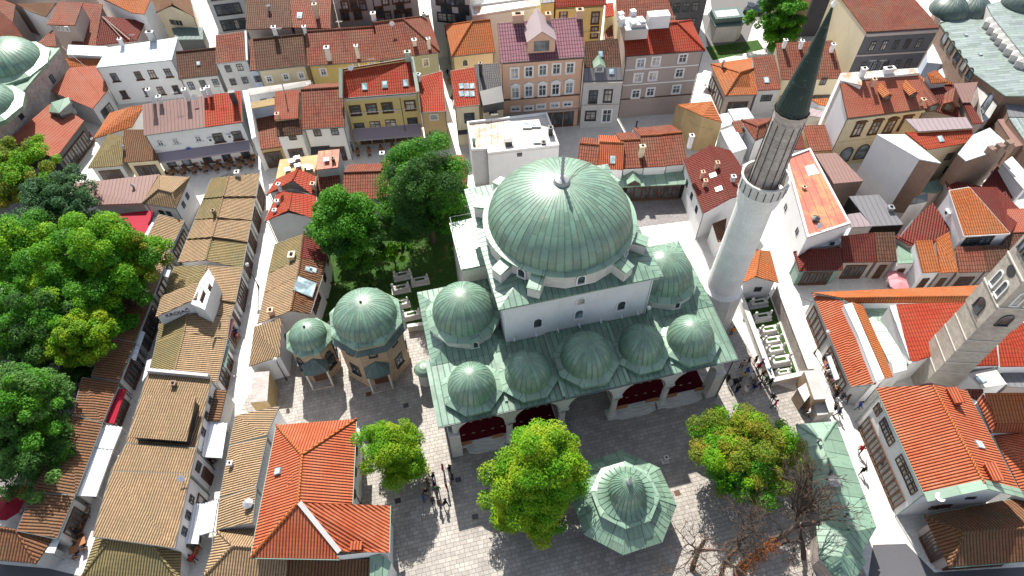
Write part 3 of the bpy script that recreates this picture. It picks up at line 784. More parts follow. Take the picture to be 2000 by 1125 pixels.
for k in range(16):
    a = YA+k*math.pi/8+math.pi/8*0; u_ = Vector((math.cos(a), math.sin(a), 0))
    if k % 2 == 0: put_window(type('o', (), {'root': mos}), DC+u_*7.66+Vector((0, 0, 17.85)), u_, .75, 1.15, 'arch')
md = dome(mos, DC+Vector((0, 0, 18.8)), 7.4, 5.0, 56, seg=128, rings=28, flare=.35, rh=.016)
MB().lathe([(.75, 23.6), (.85, 23.8), (.7, 24.15), (.3, 24.3)]+[(.12 if i % 2 else .2, 24.35+i*.24) for i in range(11)]+[(0, 27.2)], DC, 16).build('finial', M['grey_metal'], md)
MB().tube([DC+Vector((.7, .2, 23.9)), DC+Vector((1.6, 1.6, 23.8)), DC+Vector((2.7, 3.2, 23.2)), DC+Vector((3.7, 4.8, 21.9)), DC+Vector((4.4, 6.0, 19.6))], .03, 5).build('lightning_wire', M['brown_paint'], md)
# side wings
for s_, x0, x1 in ((0, .55, 8.7), (1, 24.35, 32.2)):
    x0w, x1w = (x0+.45, x1) if s_ == 0 else (x0, x1-.45)
    mb = MB(); rg = [L(x0w, 7.0), L(x1w, 7.0), L(x1w, 16.2), L(x0w, 16.2)]
    for i in range(4): mb.poly([rg[i], rg[(i+1) % 4], rg[(i+1) % 4]+Vector((0, 0, 8.9)), rg[i]+Vector((0, 0, 8.9))])
    wg = mb.build('side_wing', M['mosquew'], mos)
    cx = 5.0 if s_ == 0 else 27.5; cy = 11.3 if s_ == 0 else 10.9; cc = L(cx, cy)
    plateroof(mos, [L(x0, 6.62), L(x1, 6.62), L(x1, 16.6), L(x0, 16.6)], 9.05, [L(cx-2.6, cy-2.6), L(cx+2.6, cy-2.6), L(cx+2.6, cy+2.6), L(cx-2.6, cy+2.6)], 9.75, name='wing_roof')
    dr = MB().prism(ngon(cc, 3.85, 10, YA+.31), 9.1, 10.5).build('wing_drum', M['limestone'], mos)
    MB().lathe([(4.0, 10.5), (4.12, 10.62), (3.2, 11.05)], cc, 10, a0=YA+.31).build('drum_roof', M['copper_pale'], dr)
    dome(mos, cc+Vector((0, 0, 10.9)), 3.3, 3.25, 32, name='wing_dome', seg=72, rings=18, flare=.18)
    put_window(type('o', (), {'root': mos}), L(cx+.4, cy-3.72, 9.85), -E2, .7, 1.0, 'arch')
    for y_ in (9.2, 13.4): put_window(type('o', (), {'root': mos}), L(x0w if s_ == 0 else x1w, y_, 3.2), E1*(-1 if s_ == 0 else 1), .9, 1.7, 'dark surround')
    for y_ in (9.2, 13.4): put_window(type('o', (), {'root': mos}), L(x0w if s_ == 0 else x1w, y_, 6.4), E1*(-1 if s_ == 0 else 1), .8, 1.2, 'arch')
# rear projection and buttress wall on the left of the hall
mb = MB(); mb.prism([tuple(L(6.0, 16.62))[:2], tuple(L(8.72, 16.62))[:2], tuple(L(8.72, 23.9))[:2], tuple(L(6.0, 23.9))[:2]], 0, 11.2); mb.build('corner_buttress', M['limestone'], mos)
mb = MB(); mb.prism([tuple(L(5.85, 16.7))[:2], tuple(L(8.70, 16.7))[:2], tuple(L(8.70, 24.1))[:2], tuple(L(5.85, 24.1))[:2]], 11.2, 11.42); mb.build('buttress_roof', M['copper_pale'], mos)
mb = MB(); mb.prism([tuple(L(24.35, 16.7))[:2], tuple(L(26.6, 16.7))[:2], tuple(L(26.6, 23.9))[:2], tuple(L(24.35, 23.9))[:2]], 0, 11.2); mb.build('corner_buttress', M['limestone'], mos)
mb = MB()
for y_ in (18, 19.4, 20.8, 22.2, 23.6): mb.tube([L(6.0, y_, 11.4), L(6.0, y_, 12.4)], .03, 5)
mb.tube([L(6.0, 16.9, 12.4), L(6.0, 24.0, 12.4), L(8.6, 24.0, 12.4)], .035, 5); mb.build('railing', M['grey_metal'], mos)
# porch -----------------------------------------------------------
PX = [1.35, 7.45, 13.3, 19.3, 25.3, 31.2]    # pier and column lines
ZE = 8.3; FY = .85
fw = MB()
def archwall(mb, p, q, z0, zt, rise, thick, hw, zsp):
    """wall between p and q with one pointed arch; p,q xy points"""
    d = (q-p); Lg = d.length; d.normalize(); nn = Vector((d.y, -d.x, 0)); n = 14
    xs = [0, hw]+[hw+(Lg-2*hw)*i/n for i in range(1, n)]+[Lg-hw, Lg]
    def za(x):
        if x <= hw or x >= Lg-hw: return None
        t = (x-Lg/2)/(Lg/2-hw); return zsp+rise*(1-abs(t)**2.25)**.62
    for x0, x1 in zip(xs, xs[1:]):
        a0, a1 = za(x0), za(x1)
        inn = not (x1 <= hw+1e-6 or x0 >= Lg-hw-1e-6)
        lo0 = z0 if not inn else (a0 if a0 is not None else zsp); lo1 = z0 if not inn else (a1 if a1 is not None else zsp)
        for s_ in (1, -1):
            off = nn*s_*thick/2; A_, B_ = p+d*x0+off, p+d*x1+off
            f = [Vector((A_.x, A_.y, lo0)), Vector((B_.x, B_.y, lo1)), Vector((B_.x, B_.y, zt)), Vector((A_.x, A_.y, zt))]
            mb.poly(f if s_ == 1 else f[::-1])
        A_, B_ = p+d*x0, p+d*x1; o_ = nn*thick/2
        if inn: mb.poly([Vector((*(A_+o_).xy, lo0)), Vector((*(A_-o_).xy, lo0)), Vector((*(B_-o_).xy, lo1)), Vector((*(B_+o_).xy, lo1))])
porch = MB()
for i in range(5):
    a, b_ = L(PX[i], FY), L(PX[i+1], FY)
    zt = ZE-.15 if i != 2 else ZE+.2
    archwall(porch, a, b_, 5.0, zt, 2.35 if i != 2 else 2.6, .75, .42, 5.0)
for x_ in (PX[0], PX[-1]):
    archwall(porch, L(x_, FY), L(x_, 7.3), 5.0, ZE-.15, 2.3, .75, .45, 5.0)
pw = porch.build('porch_arcade', M['limestone'], mos)
for x_, s_ in ((PX[0], -1), (PX[-1], 1)):
    MB().box(L(x_+s_*.0, FY, 0), 1.35, 1.35, 5.0, YA).build('pier', M['limestone'], mos)
    MB().box(L(x_, 6.8, 0), 1.2, .9, 5.0, YA).build('pier', M['limestone'], mos)
for x_ in PX[1:-1]:
    c = L(x_, FY)
    co = MB().lathe([(.5, .45), (.5, .6), (.40, .72), (.38, 1), (.35, 3.9), (.38, 4.05)], c, 20).box(c, 1.25, 1.25, .45, YA).build('column', M['limestone'], mos)
    MB().lathe([(.38, 4.05), (.46, 4.25), (.62, 4.7)], c, 8, a0=YA+math.pi/8).box(c+Vector((0, 0, 4.7)), 1.15, 1.0, .3, YA).build('capital', M['limestone'], co)
M['carpet'] = mat('maroon_carpet', lambda nt, b: (lnk(nt, mix(nt, ramp(nt, N(nt, 'ShaderNodeTexChecker', Scale=1.5).outputs[1], 0, 1), (.055, .003, .008), (.09, .006, .012)), b, 'Base Color'), rough(b, .95, .1)))
for x0, x1 in ((1.7, 13.0), (19.7, 30.9)):
    pts = [tuple(L(x, y))[:2] for x, y in ((x0, .95), (x1, .95), (x1, 7.4), (x0, 7.4))]
    pf = MB().prism(pts, 0, .62).build('porch_floor', M['limestone'], mos)
    pts = [tuple(L(x, y))[:2] for x, y in ((x0+.1, 1.35), (x1-.1, 1.35), (x1-.1, 7.3), (x0+.1, 7.3))]
    cp = MB().prism(pts, .624, .65).build('carpet', M['carpet'], mos)
    g = MB(); 
    for r_ in range(4):
        k = 0
        while x0+.8+k*1.1 < x1-.5:
            c = L(x0+.8+k*1.1, 2.2+r_*1.35, .655)
            g.poly([c+E1*.22, c+E2*.07, c-E1*.22, c-E2*.07][::-1]); g.poly([c+E1*.3, c+E2*.02, c-E1*.3, c-E2*.02]); k += 1
        a, b_ = L(x0+.2, 2.75+r_*1.35, .656), L(x1-.2, 2.75+r_*1.35, .656); 
    g.build('carpet_pattern', M['cream'], cp)
    # low timber screens along the front edge
    for f0, f1 in ((.0, .27), (.73, 1.)):
        for bx in range(2):
            p0 = PX[PX.index([q for q in PX if q <= x0+.5][-1])+bx]+.55 if x0 < 10 else PX[3+bx]+.55
            p1 = p0+4.9
            MB().bar(L(p0+(p1-p0)*f0, 1.05, 1.0), L(p0+(p1-p0)*f1, 1.05, 1.0), .07, .75).build('timber_screen', M['timber'], mos)
    # stone steps in front
    for bx in ((x0+3.4, x0+7.4) if x0 < 10 else (x0+2.3, x0+8.0)):
        g = MB()
        for k in range(3): g.prism([tuple(L(bx+x*(1.9+.35*(2-k)), .95-y*(.35+.32*(2-k))))[:2] for x, y in ((-1, 0), (1, 0), (.92, .75), (.6, 1), (-.6, 1), (-.92, .75))], 0, .2*(k+1)-.02*k)
        g.build('steps', M['limestone'], mos)
# doorway of carved stone in the middle bay
g = MB().box(L(16.3, 7.15, 0), 5.2, .7, 7.6, YA); pt = g.build('portal', M['rubble'], mos)
MB().box(L(16.3, 6.72, 0), 2.0, .2, 3.3, YA).build('door', M['brown_paint'], pt)
g = MB()
for i in range(6):
    for j in range(7): g.box(L(14.3+j*.66+(i % 2)*.15, 6.7-.05*i, 3.6+i*.55), .42, .35, .34, YA)
g.build('carved_niches', M['rubble'], pt)
for x_ in (4.2, 10.2, 22.5, 28.4):
    put_window(type('o', (), {'root': mos}), L(x_, 7.42 if 8.7 < x_ < 24.3 else 6.98, 2.4), -E2, 1.2, 1.9, 'dark surround')
# porch roof: two sides and a raised middle
def slabroof(x0, x1, y0, y1, z0, z1, name='porch_roof'):
    T = [L(x0, y0, z0), L(x1, y0, z0), L(x1, y1, z1), L(x0, y1, z1)]; mb = MB(); dz = Vector((0, 0, -.2))
    mb.poly(T); mb.poly([t+dz for t in T[::-1]])
    for i in range(4): mb.poly([T[i]+dz, T[(i+1) % 4]+dz, T[(i+1) % 4], T[i]])
    return mb.build(name, M['copper'], mos)
slabroof(0, 13.15, 0, 7.48, 8.3, 9.1); slabroof(19.85, 32.2, 0, 7.48, 8.3, 9.1); slabroof(13.17, 19.83, -.12, 7.46, 8.55, 9.4)
g = MB()
for a, b_ in ((L(0, -.02, 8.18), L(13.15, -.02, 8.18)), (L(19.85, -.02, 8.18), L(32.2, -.02, 8.18)), (L(13.17, -.16, 8.42), L(19.83, -.16, 8.42))): g.bar(a, b_, .16, .16)
g.build('gutter', M['gutter'], mos)
for x_ in (.75, 31.8): MB().tube([L(x_, .1, 8.1), L(x_-(.0), .12, 0)], .07, 6).build('downpipe', M['dark_metal'], mos)
for a, b_ in (((13.05, 7.4), (13.05, .1)), ((19.95, 7.4), (19.95, .1)), ((7.25, 7.3), (7.25, 1.0)), ((25.15, 7.3), (25.15, 1.0))):
    MB().bar(L(*a, 9.22), L(*b_, 8.5), .32, .16).build('roof_ridge', M['copper_pale'], mos)
for x_, r_, z_, y_ in ((4.15, 2.45, 8.95, 3.15), (10.05, 2.4, 8.95, 3.2), (16.35, 2.7, 9.35, 3.35), (22.45, 2.4, 8.95, 3.4), (27.85, 2.5, 8.95, 3.1)):
    cc = L(x_, y_); n = 8
    MB().lathe([(r_+.62, z_-.75), (r_+.62, z_-.1), (r_+.8, z_-.08), (r_+.8, z_+.04), (r_-.1, z_+.38)], cc, 8, a0=YA+math.pi/8*1.0).build('dome_base', M['copper_pale'] if 1 else 0, mos)
    dome(mos, cc+Vector((0, 0, z_+.25)), r_, r_*1.1, 26, name='porch_dome', seg=64, rings=16, flare=.16)
# rainwater spouts where the hall wall meets the porch roof
for x_ in (9.6, 12.0, 14.4, 16.8, 19.2, 21.6, 23.4): MB().bar(L(x_, 7.5, 9.9), L(x_, 7.0, 9.75), .1, .1).build('spout', M['white_paint'], mos)
MB().box(L(24.6, 7.2, 10.3), .35, .35, .3, YA).build('floodlight', M['white_paint'], mos)
MB().tube([L(24.35, 7.4, 9.3), L(24.35, 7.4, 16)], .06, 6).build('downpipe', M['white_paint'], mos)
# ------------------------------------------------------------------ minaret
MC = P(1387, 622, 0); mc = lambda z: MC+Vector((0, 0, z))
mi = thing('minaret', 'tall pale stone minaret with one balcony and dark pointed spire', 'minaret', MC)
MB().lathe([(2.55, 0), (2.5, 5.2), (2.2, 6.4)], MC, 12, a0=.2).build('base', M['limestone'], mi)
MB().lathe([(2.28, 6.4), (2.28, 6.65), (1.98, 6.9), (1.92, 7.0), (1.80, 20.4)], MC, 32).build('shaft', M['minstone'], mi)
MB().lathe([(1.80, 20.4), (1.95, 20.6), (1.95, 20.8), (2.1, 21.3), (2.15, 22.0), (2.15, 22.15), (2.3, 22.5), (2.3, 22.62), (1.5, 22.64)], MC, 24).build('corbel', M['minstone'], mi)
pa = MB().lathe([(2.3, 22.62), (2.3, 23.9), (2.36, 23.95), (2.36, 24.1), (2.15, 24.1), (2.15, 22.66)], MC, 20, a0=.1).build('balcony_parapet', M['limestone'], mi)
g = MB()
for k in range(20):
    a = .1+2*math.pi*k/20; q = MC+Vector((math.cos(a), math.sin(a), 0))*2.32; g.box(q+Vector((0, 0, 22.7)), .05, .09, 1.1, a)
g.build('parapet_bands', M['dark_metal'], pa)
MB().lathe([(1.45, 22.6), (1.38, 31.4), (1.5, 31.6), (1.55, 31.8)], MC, 12, a0=.1).build('upper_shaft', M['rubble'], mi)
g = MB()
for k in range(12):
    a = .1+2*math.pi*k/12; u_ = Vector((math.cos(a), math.sin(a), 0)); g.bar(mc(22.8)+u_*1.51, mc(30.7)+u_*1.40, .07, .07)
g.build('cable_bands', M['dark_metal'], mi)
MB().box(mc(28.3)+Vector((1.55, .6, 0)), .9, .35, 2.4, .3).build('loudspeaker', M['grey_metal'], mi)
sp = MB().lathe([(1.3, 31.75), (1.42, 31.8), (1.36, 32.2), (.1, 41.2), (0.04, 41.4)], MC, 24).build('spire', M['spire'], mi)
MB().lathe([(.06, 41.2)]+[(.06 if i % 2 else .19, 41.5+i*.28) for i in range(9)]+[(0, 44.3)], MC, 10).build('finial', M['white_paint'], sp)
# ------------------------------------------------------------------ washing fountain with eight-sided copper roofs
FA, FB = P(1217, 880, 3.4), P(1217, 1084, 3.4); FC = (FA+FB)/2; FC.z = 0; FR = (FA-FB).length/2
fo = thing('fountain_pavilion', 'eight-sided fountain pavilion with stepped green copper roof in the courtyard', 'pavilion', FC)
fz = lambda z: FC+Vector((0, 0, z)); fa = math.atan2((FB-FC).y, (FB-FC).x)
R8 = FR/1.0
lowr = MB().lathe([(R8-.05, 3.28), (R8, 3.3), (R8, 3.42), (3.0, 4.75)], FC, 8, a0=fa).build('lower_roof', M['copper_pale'], fo)
g = MB()
for k in range(8):
    a = fa+k*math.pi/4; u_ = Vector((math.cos(a), math.sin(a), 0)); g.bar(fz(3.44)+u_*R8, fz(4.76)+u_*3.0, .07, .07)
    for t in (.17, .33, .5, .67, .83):
        b_ = fa+(k+1)*math.pi/4; v_ = Vector((math.cos(b_), math.sin(b_), 0)); p0 = u_.lerp(v_, t); g.bar(fz(3.43)+p0*R8, fz(4.77)+p0*3.0, .04, .05)
g.build('standing_seams', M['copper_pale'], lowr)
MB().lathe([(2.95, 4.6), (2.95, 5.0)], FC, 8, a0=fa).build('roof_drum', M['timber'], fo)
up_ = MB().lathe([(3.3, 4.98), (3.38, 5.0), (3.38, 5.1), (1.9, 5.5)], FC, 8, a0=fa).build('upper_roof', M['copper_pale'], fo)
pr = [(2.75, -.12), (2.3, .05), (1.95, .28), (1.75, .6), (1.68, 1.0), (1.58, 1.35), (1.35, 1.75), (1.0, 2.1), (.6, 2.38), (.25, 2.6), (0, 2.7)]
dm = dome(fo, fz(5.42), 2.7, pr, 30, name='dome', seg=64, rh=.05)
finial(dm, fz(8.1), 1.1, .12, 'steel')
for k in range(8):
    a = fa+k*math.pi/4; u_ = Vector((math.cos(a), math.sin(a), 0)); MB().lathe([(.22, 0), (.15, .2), (.13, 3.3)], FC+u_*3.5, 10).build('column', M['timber'], fo)
MB().lathe([(1.6, 0), (1.6, 1.0), (1.75, 1.1), (1.75, 1.25), (0, 1.27)], FC, 12, a0=fa).build('basin', M['limestone'], fo)
# ------------------------------------------------------------------ two domed tombs
def turbe(label, c, ze, re, rw, rd, hd, n_seam, dark_apron, name='domed_tomb', a0=YA+math.pi/8, door=None):
    t = thing(name, label, 'tomb', c); z = lambda h: Vector((c.x, c.y, h))
    wl = MB().lathe([(rw+.12, 0), (rw+.12, .5), (rw, .55), (rw, ze-.35), (rw+.25, ze-.1)], c, 8, a0=a0).build('wall', M['ashlar'], t)
    if dark_apron: MB().lathe([(rw+.1, ze-1.45), (rw+.55, ze-1.5), (rw+.55, ze-1.4), (rw-.3, ze-.75), (rw-.3, ze-.1)], c, 8, a0=a0).build('lower_roof', M['copper_dark'], t)
    MB().lathe([(re-.25, ze-.32), (re, ze-.3), (re, ze), (rd-.2, ze+.45)], c, 8, a0=a0).build('eaves', M['copper_pale'], t)
    d_ = dome(t, z(ze+.25), rd, hd, n_seam, seg=72, rings=18, flare=.2); MB().lathe([(.16, ze+.2+hd), (.12, ze+.4+hd), (0, ze+.5+hd)], c, 8).build('dome_cap', M['dark_metal'], d_)
    ap = rw*math.cos(math.pi/8)
    for k in range(8):
        a = a0+math.pi/8+k*math.pi/4; u_ = Vector((math.cos(a), math.sin(a), 0))
        if door is not None and k == door:
            tt = Vector((-u_.y, u_.x, 0)); q = c+u_*(ap+.02)
            MB().box(q+Vector((0, 0, .4)), .3, 1.5, 2.6, a).build('door', M['brown_paint'], t)
            f = [q+tt*s_*1.45+u_*.0+Vector((0, 0, 4.1)) for s_ in (-1, 1)]; o_ = [q+tt*s_*1.35+u_*1.1+Vector((0, 0, 3.6)) for s_ in (-1, 1)]; top = q+Vector((0, 0, 5.0)); fr = q+u_*1.35+Vector((0, 0, 3.55)); dz = Vector((0, 0, -.15))
            g = MB(); g.poly([f[0], o_[0], top]); g.poly([o_[0], fr, top]); g.poly([fr, o_[1], top]); g.poly([o_[1], f[1], top]); g.poly([f[0]+dz, f[1]+dz, o_[1]+dz, fr+dz, o_[0]+dz])
            for A_, B_ in ((f[0], o_[0]), (o_[0], fr), (fr, o_[1]), (o_[1], f[1])): g.poly([A_+dz, B_+dz, B_, A_])
            g.build('door_canopy', M['copper_dark'], t)
            for s_ in (-1, 1): MB().tube([q+tt*s_*1.15+u_*.95, q+tt*s_*1.15+u_*.95+Vector((0, 0, 3.5))], .12, 8).build('column', M['limestone'], t)
            MB().box(q+u_*.6, 1.1, 2.4, .3, a).build('steps', M['rubble'], t)
            put_window(type('o', (), {'root': t}), c+u_*ap+Vector((0, 0, ze-2.1)), u_, .7, 1.1, 'arch dark')
        else:
            put_window(type('o', (), {'root': t}), c+u_*ap+Vector((0, 0, 2.6)), u_, 1.0, 1.7, 'dark surround'); put_window(type('o', (), {'root': t}), c+u_*ap+Vector((0, 0, ze-2.1)), u_, .7, 1.1, 'arch dark')
    return t
TB = P(714, 620, 8.6); TB.z = 0
turbe('large eight-sided brown stone tomb with ribbed green dome', TB, 8.6, 4.2, 3.85, 3.5, 2.6, 36, True, door=5)
TS = P(603, 658, 6.1); TS.z = 0
turbe('small eight-sided brown stone tomb with a low green dome', TS, 6.1, 2.7, 2.4, 2.1, 1.75, 26, False, door=5)
# ------------------------------------------------------------------ the old bazaar: rows of low shops on the left
def saddle(label, W1, W2, R1, R2, E1_, E2_, he, hr, roof='t_tan', roofE=None, wall='white', ov=.3, name='shop', cat='shop', group='low bazaar shops with tan tiled roofs', base=0., gut='gutter'):
    """two-slope shop; W: west eave far,near; R ridge far,near; E east eave far,near (photo points)"""
    q = [P(*p, he) for p in (W1, W2, E2_, E1_)]; r1, r2 = P(*R1, hr), P(*R2, hr); cen = sum(q, Vector())/4
    bd = B(name, label, cat, (cen.x, cen.y, base), group)
    roofmesh(bd, [[q[0], q[1], r2, r1]], M[roof]); roofmesh(bd, [[q[2], q[3], r1, r2]], M[roofE or roof], name='roof')
    capline(bd, [(r1, r2)], M[roofE or roof], .11)
    I = [Vector((*p, he-.13)) for p in inset([v2(x) for x in q], ov)]; mb = MB()
    for i in range(4):
        p, s_ = I[i], I[(i+1) % 4]; pts = [Vector((p.x, p.y, base)), Vector((s_.x, s_.y, base)), s_, p]; bd.walls.append(list(pts))
        if i in (1, 3):
            rr = r2 if i == 1 else r1; ed = (s_-p).normalized(); ap = p+ed*((rr-p).dot(ed)); pts.insert(3, Vector((ap.x, ap.y, hr-.25)))
        mb.poly(pts)
    mb.build('wall', M[wall], bd.root)
    for a_, c_ in ((0, 1), (2, 3)): MB().bar(q[a_]-Vector((0, 0, .1)), q[c_]-Vector((0, 0, .1)), .13, .12).build('gutter', M[gut], bd.root)
    return bd
def lp(a, b, t): return (a[0]+(b[0]-a[0])*t, a[1]+(b[1]-a[1])*t)
def shopfront(bd, wall, n, z1=2.5, m_=.6):
    """timber shop fronts: dark openings with frames along a wall"""
    pl = bd.walls[wall]; rc = Vector(bd.root.location); a, b_ = pl[0], pl[1]; ed = b_-a; Lg = ed.length; ed.normalize(); nn = Vector((ed.y, -ed.x, 0))
    if nn.dot((a+b_)/2-rc) < 0: nn = -nn
    rz = math.atan2(ed.y, ed.x); w = (Lg-2*m_)/n
    for i in range(n):
        c = a+ed*(m_+w*(i+.5))+nn*.02
        o = MB().box(c+Vector((0, 0, .35)), w*.86, .10, z1-.35, rz).build('shop_window', M['glass'], bd.root)
        f = MB()
        for s_ in (-1, 0, 1): f.box(c+ed*s_*w*.43+nn*.03, .1, .16, z1+.1, rz)
        f.box(c+nn*.03+Vector((0, 0, z1)), w*.96, .18, .16, rz); f.box(c+nn*.05, w*.9, .2, .35, rz); f.build('frame', M['brown_paint'], o)
tile(0, 0, 1)
W1, W2, R1, R2, EE1, EE2 = (413, 348), (347, 512), (447, 344), (402, 508), (507, 338), (473, 524)
U = [(0, .24, 3.9, 5.3, 't_olive', 't_tan', 'northernmost shop of the middle bazaar row, by the café terrace'), (.245, .49, 3.7, 5.1, 't_olive', 't_tan', 'second shop from the café end of the middle bazaar row'),
     (.495, .72, 3.6, 4.9, 't_tan', 't_tan', 'third shop from the café end of the middle bazaar row'), (.725, 1, 3.4, 4.6, 't_tan', 't_olive', 'shop just above the raised white upper room in the middle bazaar row')]
for t0, t1, he, hr, ra, rb, lb in U:
    b_ = saddle(lb, lp(W1, W2, t0), lp(W1, W2, t1), lp(R1, R2, t0), lp(R1, R2, t1), lp(EE1, EE2, t0), lp(EE1, EE2, t1), he, hr, ra, rb); shopfront(b_, 0, 3); shopfront(b_, 2, 3)
    if t0 in (0, .495): chimney(b_, *lp(R1, EE1, .3), h=.6) if t0 == 0 else chimney(b_, 419, 417, .4, .6, m_='brick')
U = [((340, 520), (322, 575), (404, 518), (388, 582), (473, 523), (459, 590), 3.5, 4.6, 't_tan', 'shop with wide tan roof beside the raised white upper room'),
     ((322, 576), (310, 640), (388, 583), (368, 612), (459, 590), (450, 618), 3.3, 4.3, 't_tan', 'narrow tan roofed shop under the raised white upper room'),
     ((312, 622), (305, 668), (367, 613), (360, 648), (449, 619), (443, 662), 3.3, 4.5, 't_tan', 'shop directly below the lettered white wall in the middle row'),
     ((305, 668), (293, 724), (360, 649), (341, 724), (443, 663), (423, 748), 3.4, 4.8, 't_tan', 'shop with broad tan east slope above the long white parapet')]
for a, b, c, d, e, f, he, hr, r_, lb in U:
    q = saddle(lb, a, b, c, d, e, f, he, hr, 't_olive', r_); shopfront(q, 0, 3); shopfront(q, 2, 3)
tile(0, 375)
# raised upper room with lettering
kr = block('white upper room with dark lettering raised above the middle bazaar row', [(1170, 520, 6.8), (1150, 622, 6.8), (910, 732, 5.4), (945, 610, 5.4)], 'white', 't_tan', name='upper_storey_house', cat='house', ov=.12)
kr2 = block('white stair tower with small square windows beside the raised upper room', [(1222, 450, 7.2), (1258, 508, 6.6), (1200, 690, 6.4), (1118, 655, 6.6), (1172, 522, 7.0)], 'white', 'm_white', name='stair_house', cat='house')
block('small tan roof stepping down behind the raised upper room', [(1215, 455, 6.4), (1195, 540, 6.4), (1085, 560, 5.6), (1095, 502, 5.6)], 'white', 't_olive', name='shop', cat='shop')
win(kr2, 1, [(1226, 560), (1190, 600), (1180, 628)], .7, .7, 'brown')
LT = {}
def letters(bd, txt, p, rt, up_, size, m_='dark_metal', name='lettering', parent=None):
    cu = bpy.data.curves.new(name, 'FONT'); cu.body = txt; cu.size = size; cu.extrude = .02; cu.align_x = 'CENTER'
    ob = bpy.data.objects.new(name, cu); C.objects.link(ob); dg = bpy.context.evaluated_depsgraph_get(); me = bpy.data.meshes.new_from_object(ob.evaluated_get(dg)); bpy.data.objects.remove(ob)
    r_ = rt.normalized(); n_ = r_.cross(up_).normalized(); u_ = n_.cross(r_)
    mm = Matrix((r_, u_, n_)).transposed().to_4x4(); mm.translation = Vector(p)-Vector((bd.root.location if hasattr(bd, 'root') else bd.location))
    me.transform(mm); me.materials.clear(); me.name = name
    return link(name, me, M[m_], bd.root if hasattr(bd, 'root') else bd)
pl = kr.walls[1]; a, b_ = pl[0], pl[1]
if a.x > b_.x: a, b_ = b_, a
rt = (b_-a).normalized(); q = a.lerp(b_, .45); nn = rt.cross(Vector((0, 0, 1))); q = Vector((q.x, q.y, 4.75))+nn*.05
letters(kr, 'KROJAČ', q, rt, Vector((0, 0, 1)), .75)
tile(0, 0, 1)
# big roofs at the front of the middle row
c1 = block('tan roofed shop below the long white parapet in the middle row', [(289, 728, 5.2), (413, 738, 5.2), (384, 873, 4.6), (246, 865, 4.6)], 'white', 't_tan', name='shop', cat='shop', ov=.2, gutter='gutter')
c1b = block('raised tan tiled roof box with a dark glazed front edge', [(281, 770, 6.6), (383, 774, 6.6), (364, 862, 6.0), (251, 853, 6.0)], 'dark_metal', 't_tan', base=4.6, name='roof_lantern', cat='raised roof', ov=.25)
tag(MB().bar(P(289, 724, 5.5), P(408, 735, 5.5), .35, .6).build('parapet_wall', M['greyw']), 'long white parapet wall across the middle bazaar row', 'parapet')
MBx = chimney(c1, 341, 752, .45, .4, m_='brick')
c2 = block('long tan roofed shop in front of the raised roof box', [(246, 867, 5.4), (384, 875, 5.4), (371, 925, 5.2), (217, 918, 5.2)], 'white', 't_tan', name='shop', cat='shop', ov=.15, gutter='gutter')
c3 = block('broad shop with the biggest tan striped roof in the middle row', [(217, 920, 5.5), (371, 926, 5.5), (341, 1070, 5.1), (181, 1047, 5.1)], 'white', 't_tan', name='shop', cat='shop', ov=.15, gutter='gutter')
for b_, w_ in ((c1, 1), (c2, 1), (c3, 1)):
    wins_auto(b_, w_, [3.7], 3, .8, 1.0, 'dark'); shopfront(b_, w_, 3, 2.4)
    shopfront(b_, 3, 3, 2.4)
c4 = house('low shop with hipped brown-tan roof at the front end of the middle row', (158, 1128), (350, 1135), (215, 1052), (300, 1066), 3.1, 'greyw', 't_olive', hr=4.6, hipL=True, hipR=True, c=(355, 1060), d=(188, 1045), name='shop', cat='shop', ov=.4)
shopfront(c4, 0, 4); shopfront(c4, 3, 2)
d1 = block('small brown tiled lean-to roof over the white street', [(417, 760, 3.4), (443, 762, 3.0), (429, 822, 3.0), (405, 821, 3.4)], 'greyw', 't_brown', name='lean_to', cat='shop', ov=.1)
# the leftmost row beside the trees
A0 = [((310, 418), (360, 431), (330, 492), (278, 482), 'northern shop of the leftmost row by the red canopy'), ((278, 484), (330, 494), (298, 575), (240, 560), 'leftmost row shop half under the tree edge'),
      ((240, 562), (298, 577), (262, 668), (205, 655), 'dark roofed shop of the leftmost row under the tree'), ((205, 657), (262, 670), (232, 745), (178, 735), 'leftmost row shop above the red awning'),
      ((160, 737), (232, 747), (200, 825), (142, 808), 'leftmost row shop beside the red awning'), ((142, 810), (200, 827), (147, 965), (62, 962), 'long mossy roofed shop behind the white awnings'), ((62, 964), (146, 967), (110, 1052), (33, 1036), 'brown roofed shop with a pale gutter near the lower left corner')]
for k, (a, b, c, d, lb) in enumerate(A0):
    q = block(lb, [(*a, 4.7), (*b, 3.5), (*c, 3.5), (*d, 4.7)], 'greyw', ['t_tan', 't_tan', 't_brown', 't_brown', 't_brown', 't_brown', 't_brown'][k], name='shop', cat='shop', group='low bazaar shops with tan tiled roofs', ov=.2, gutter='gutter')
    shopfront(q, 1, 3)
house('hip ended dark brown shop roof at the lower left corner', (-45, 1090), (70, 1100), (-10, 1030), (32, 1036), 3.2, 'greyw', 't_brown', hr=4.5, hipR=True, c=(100, 1056), d=(-60, 1010), name='shop', cat='shop', ov=.3)
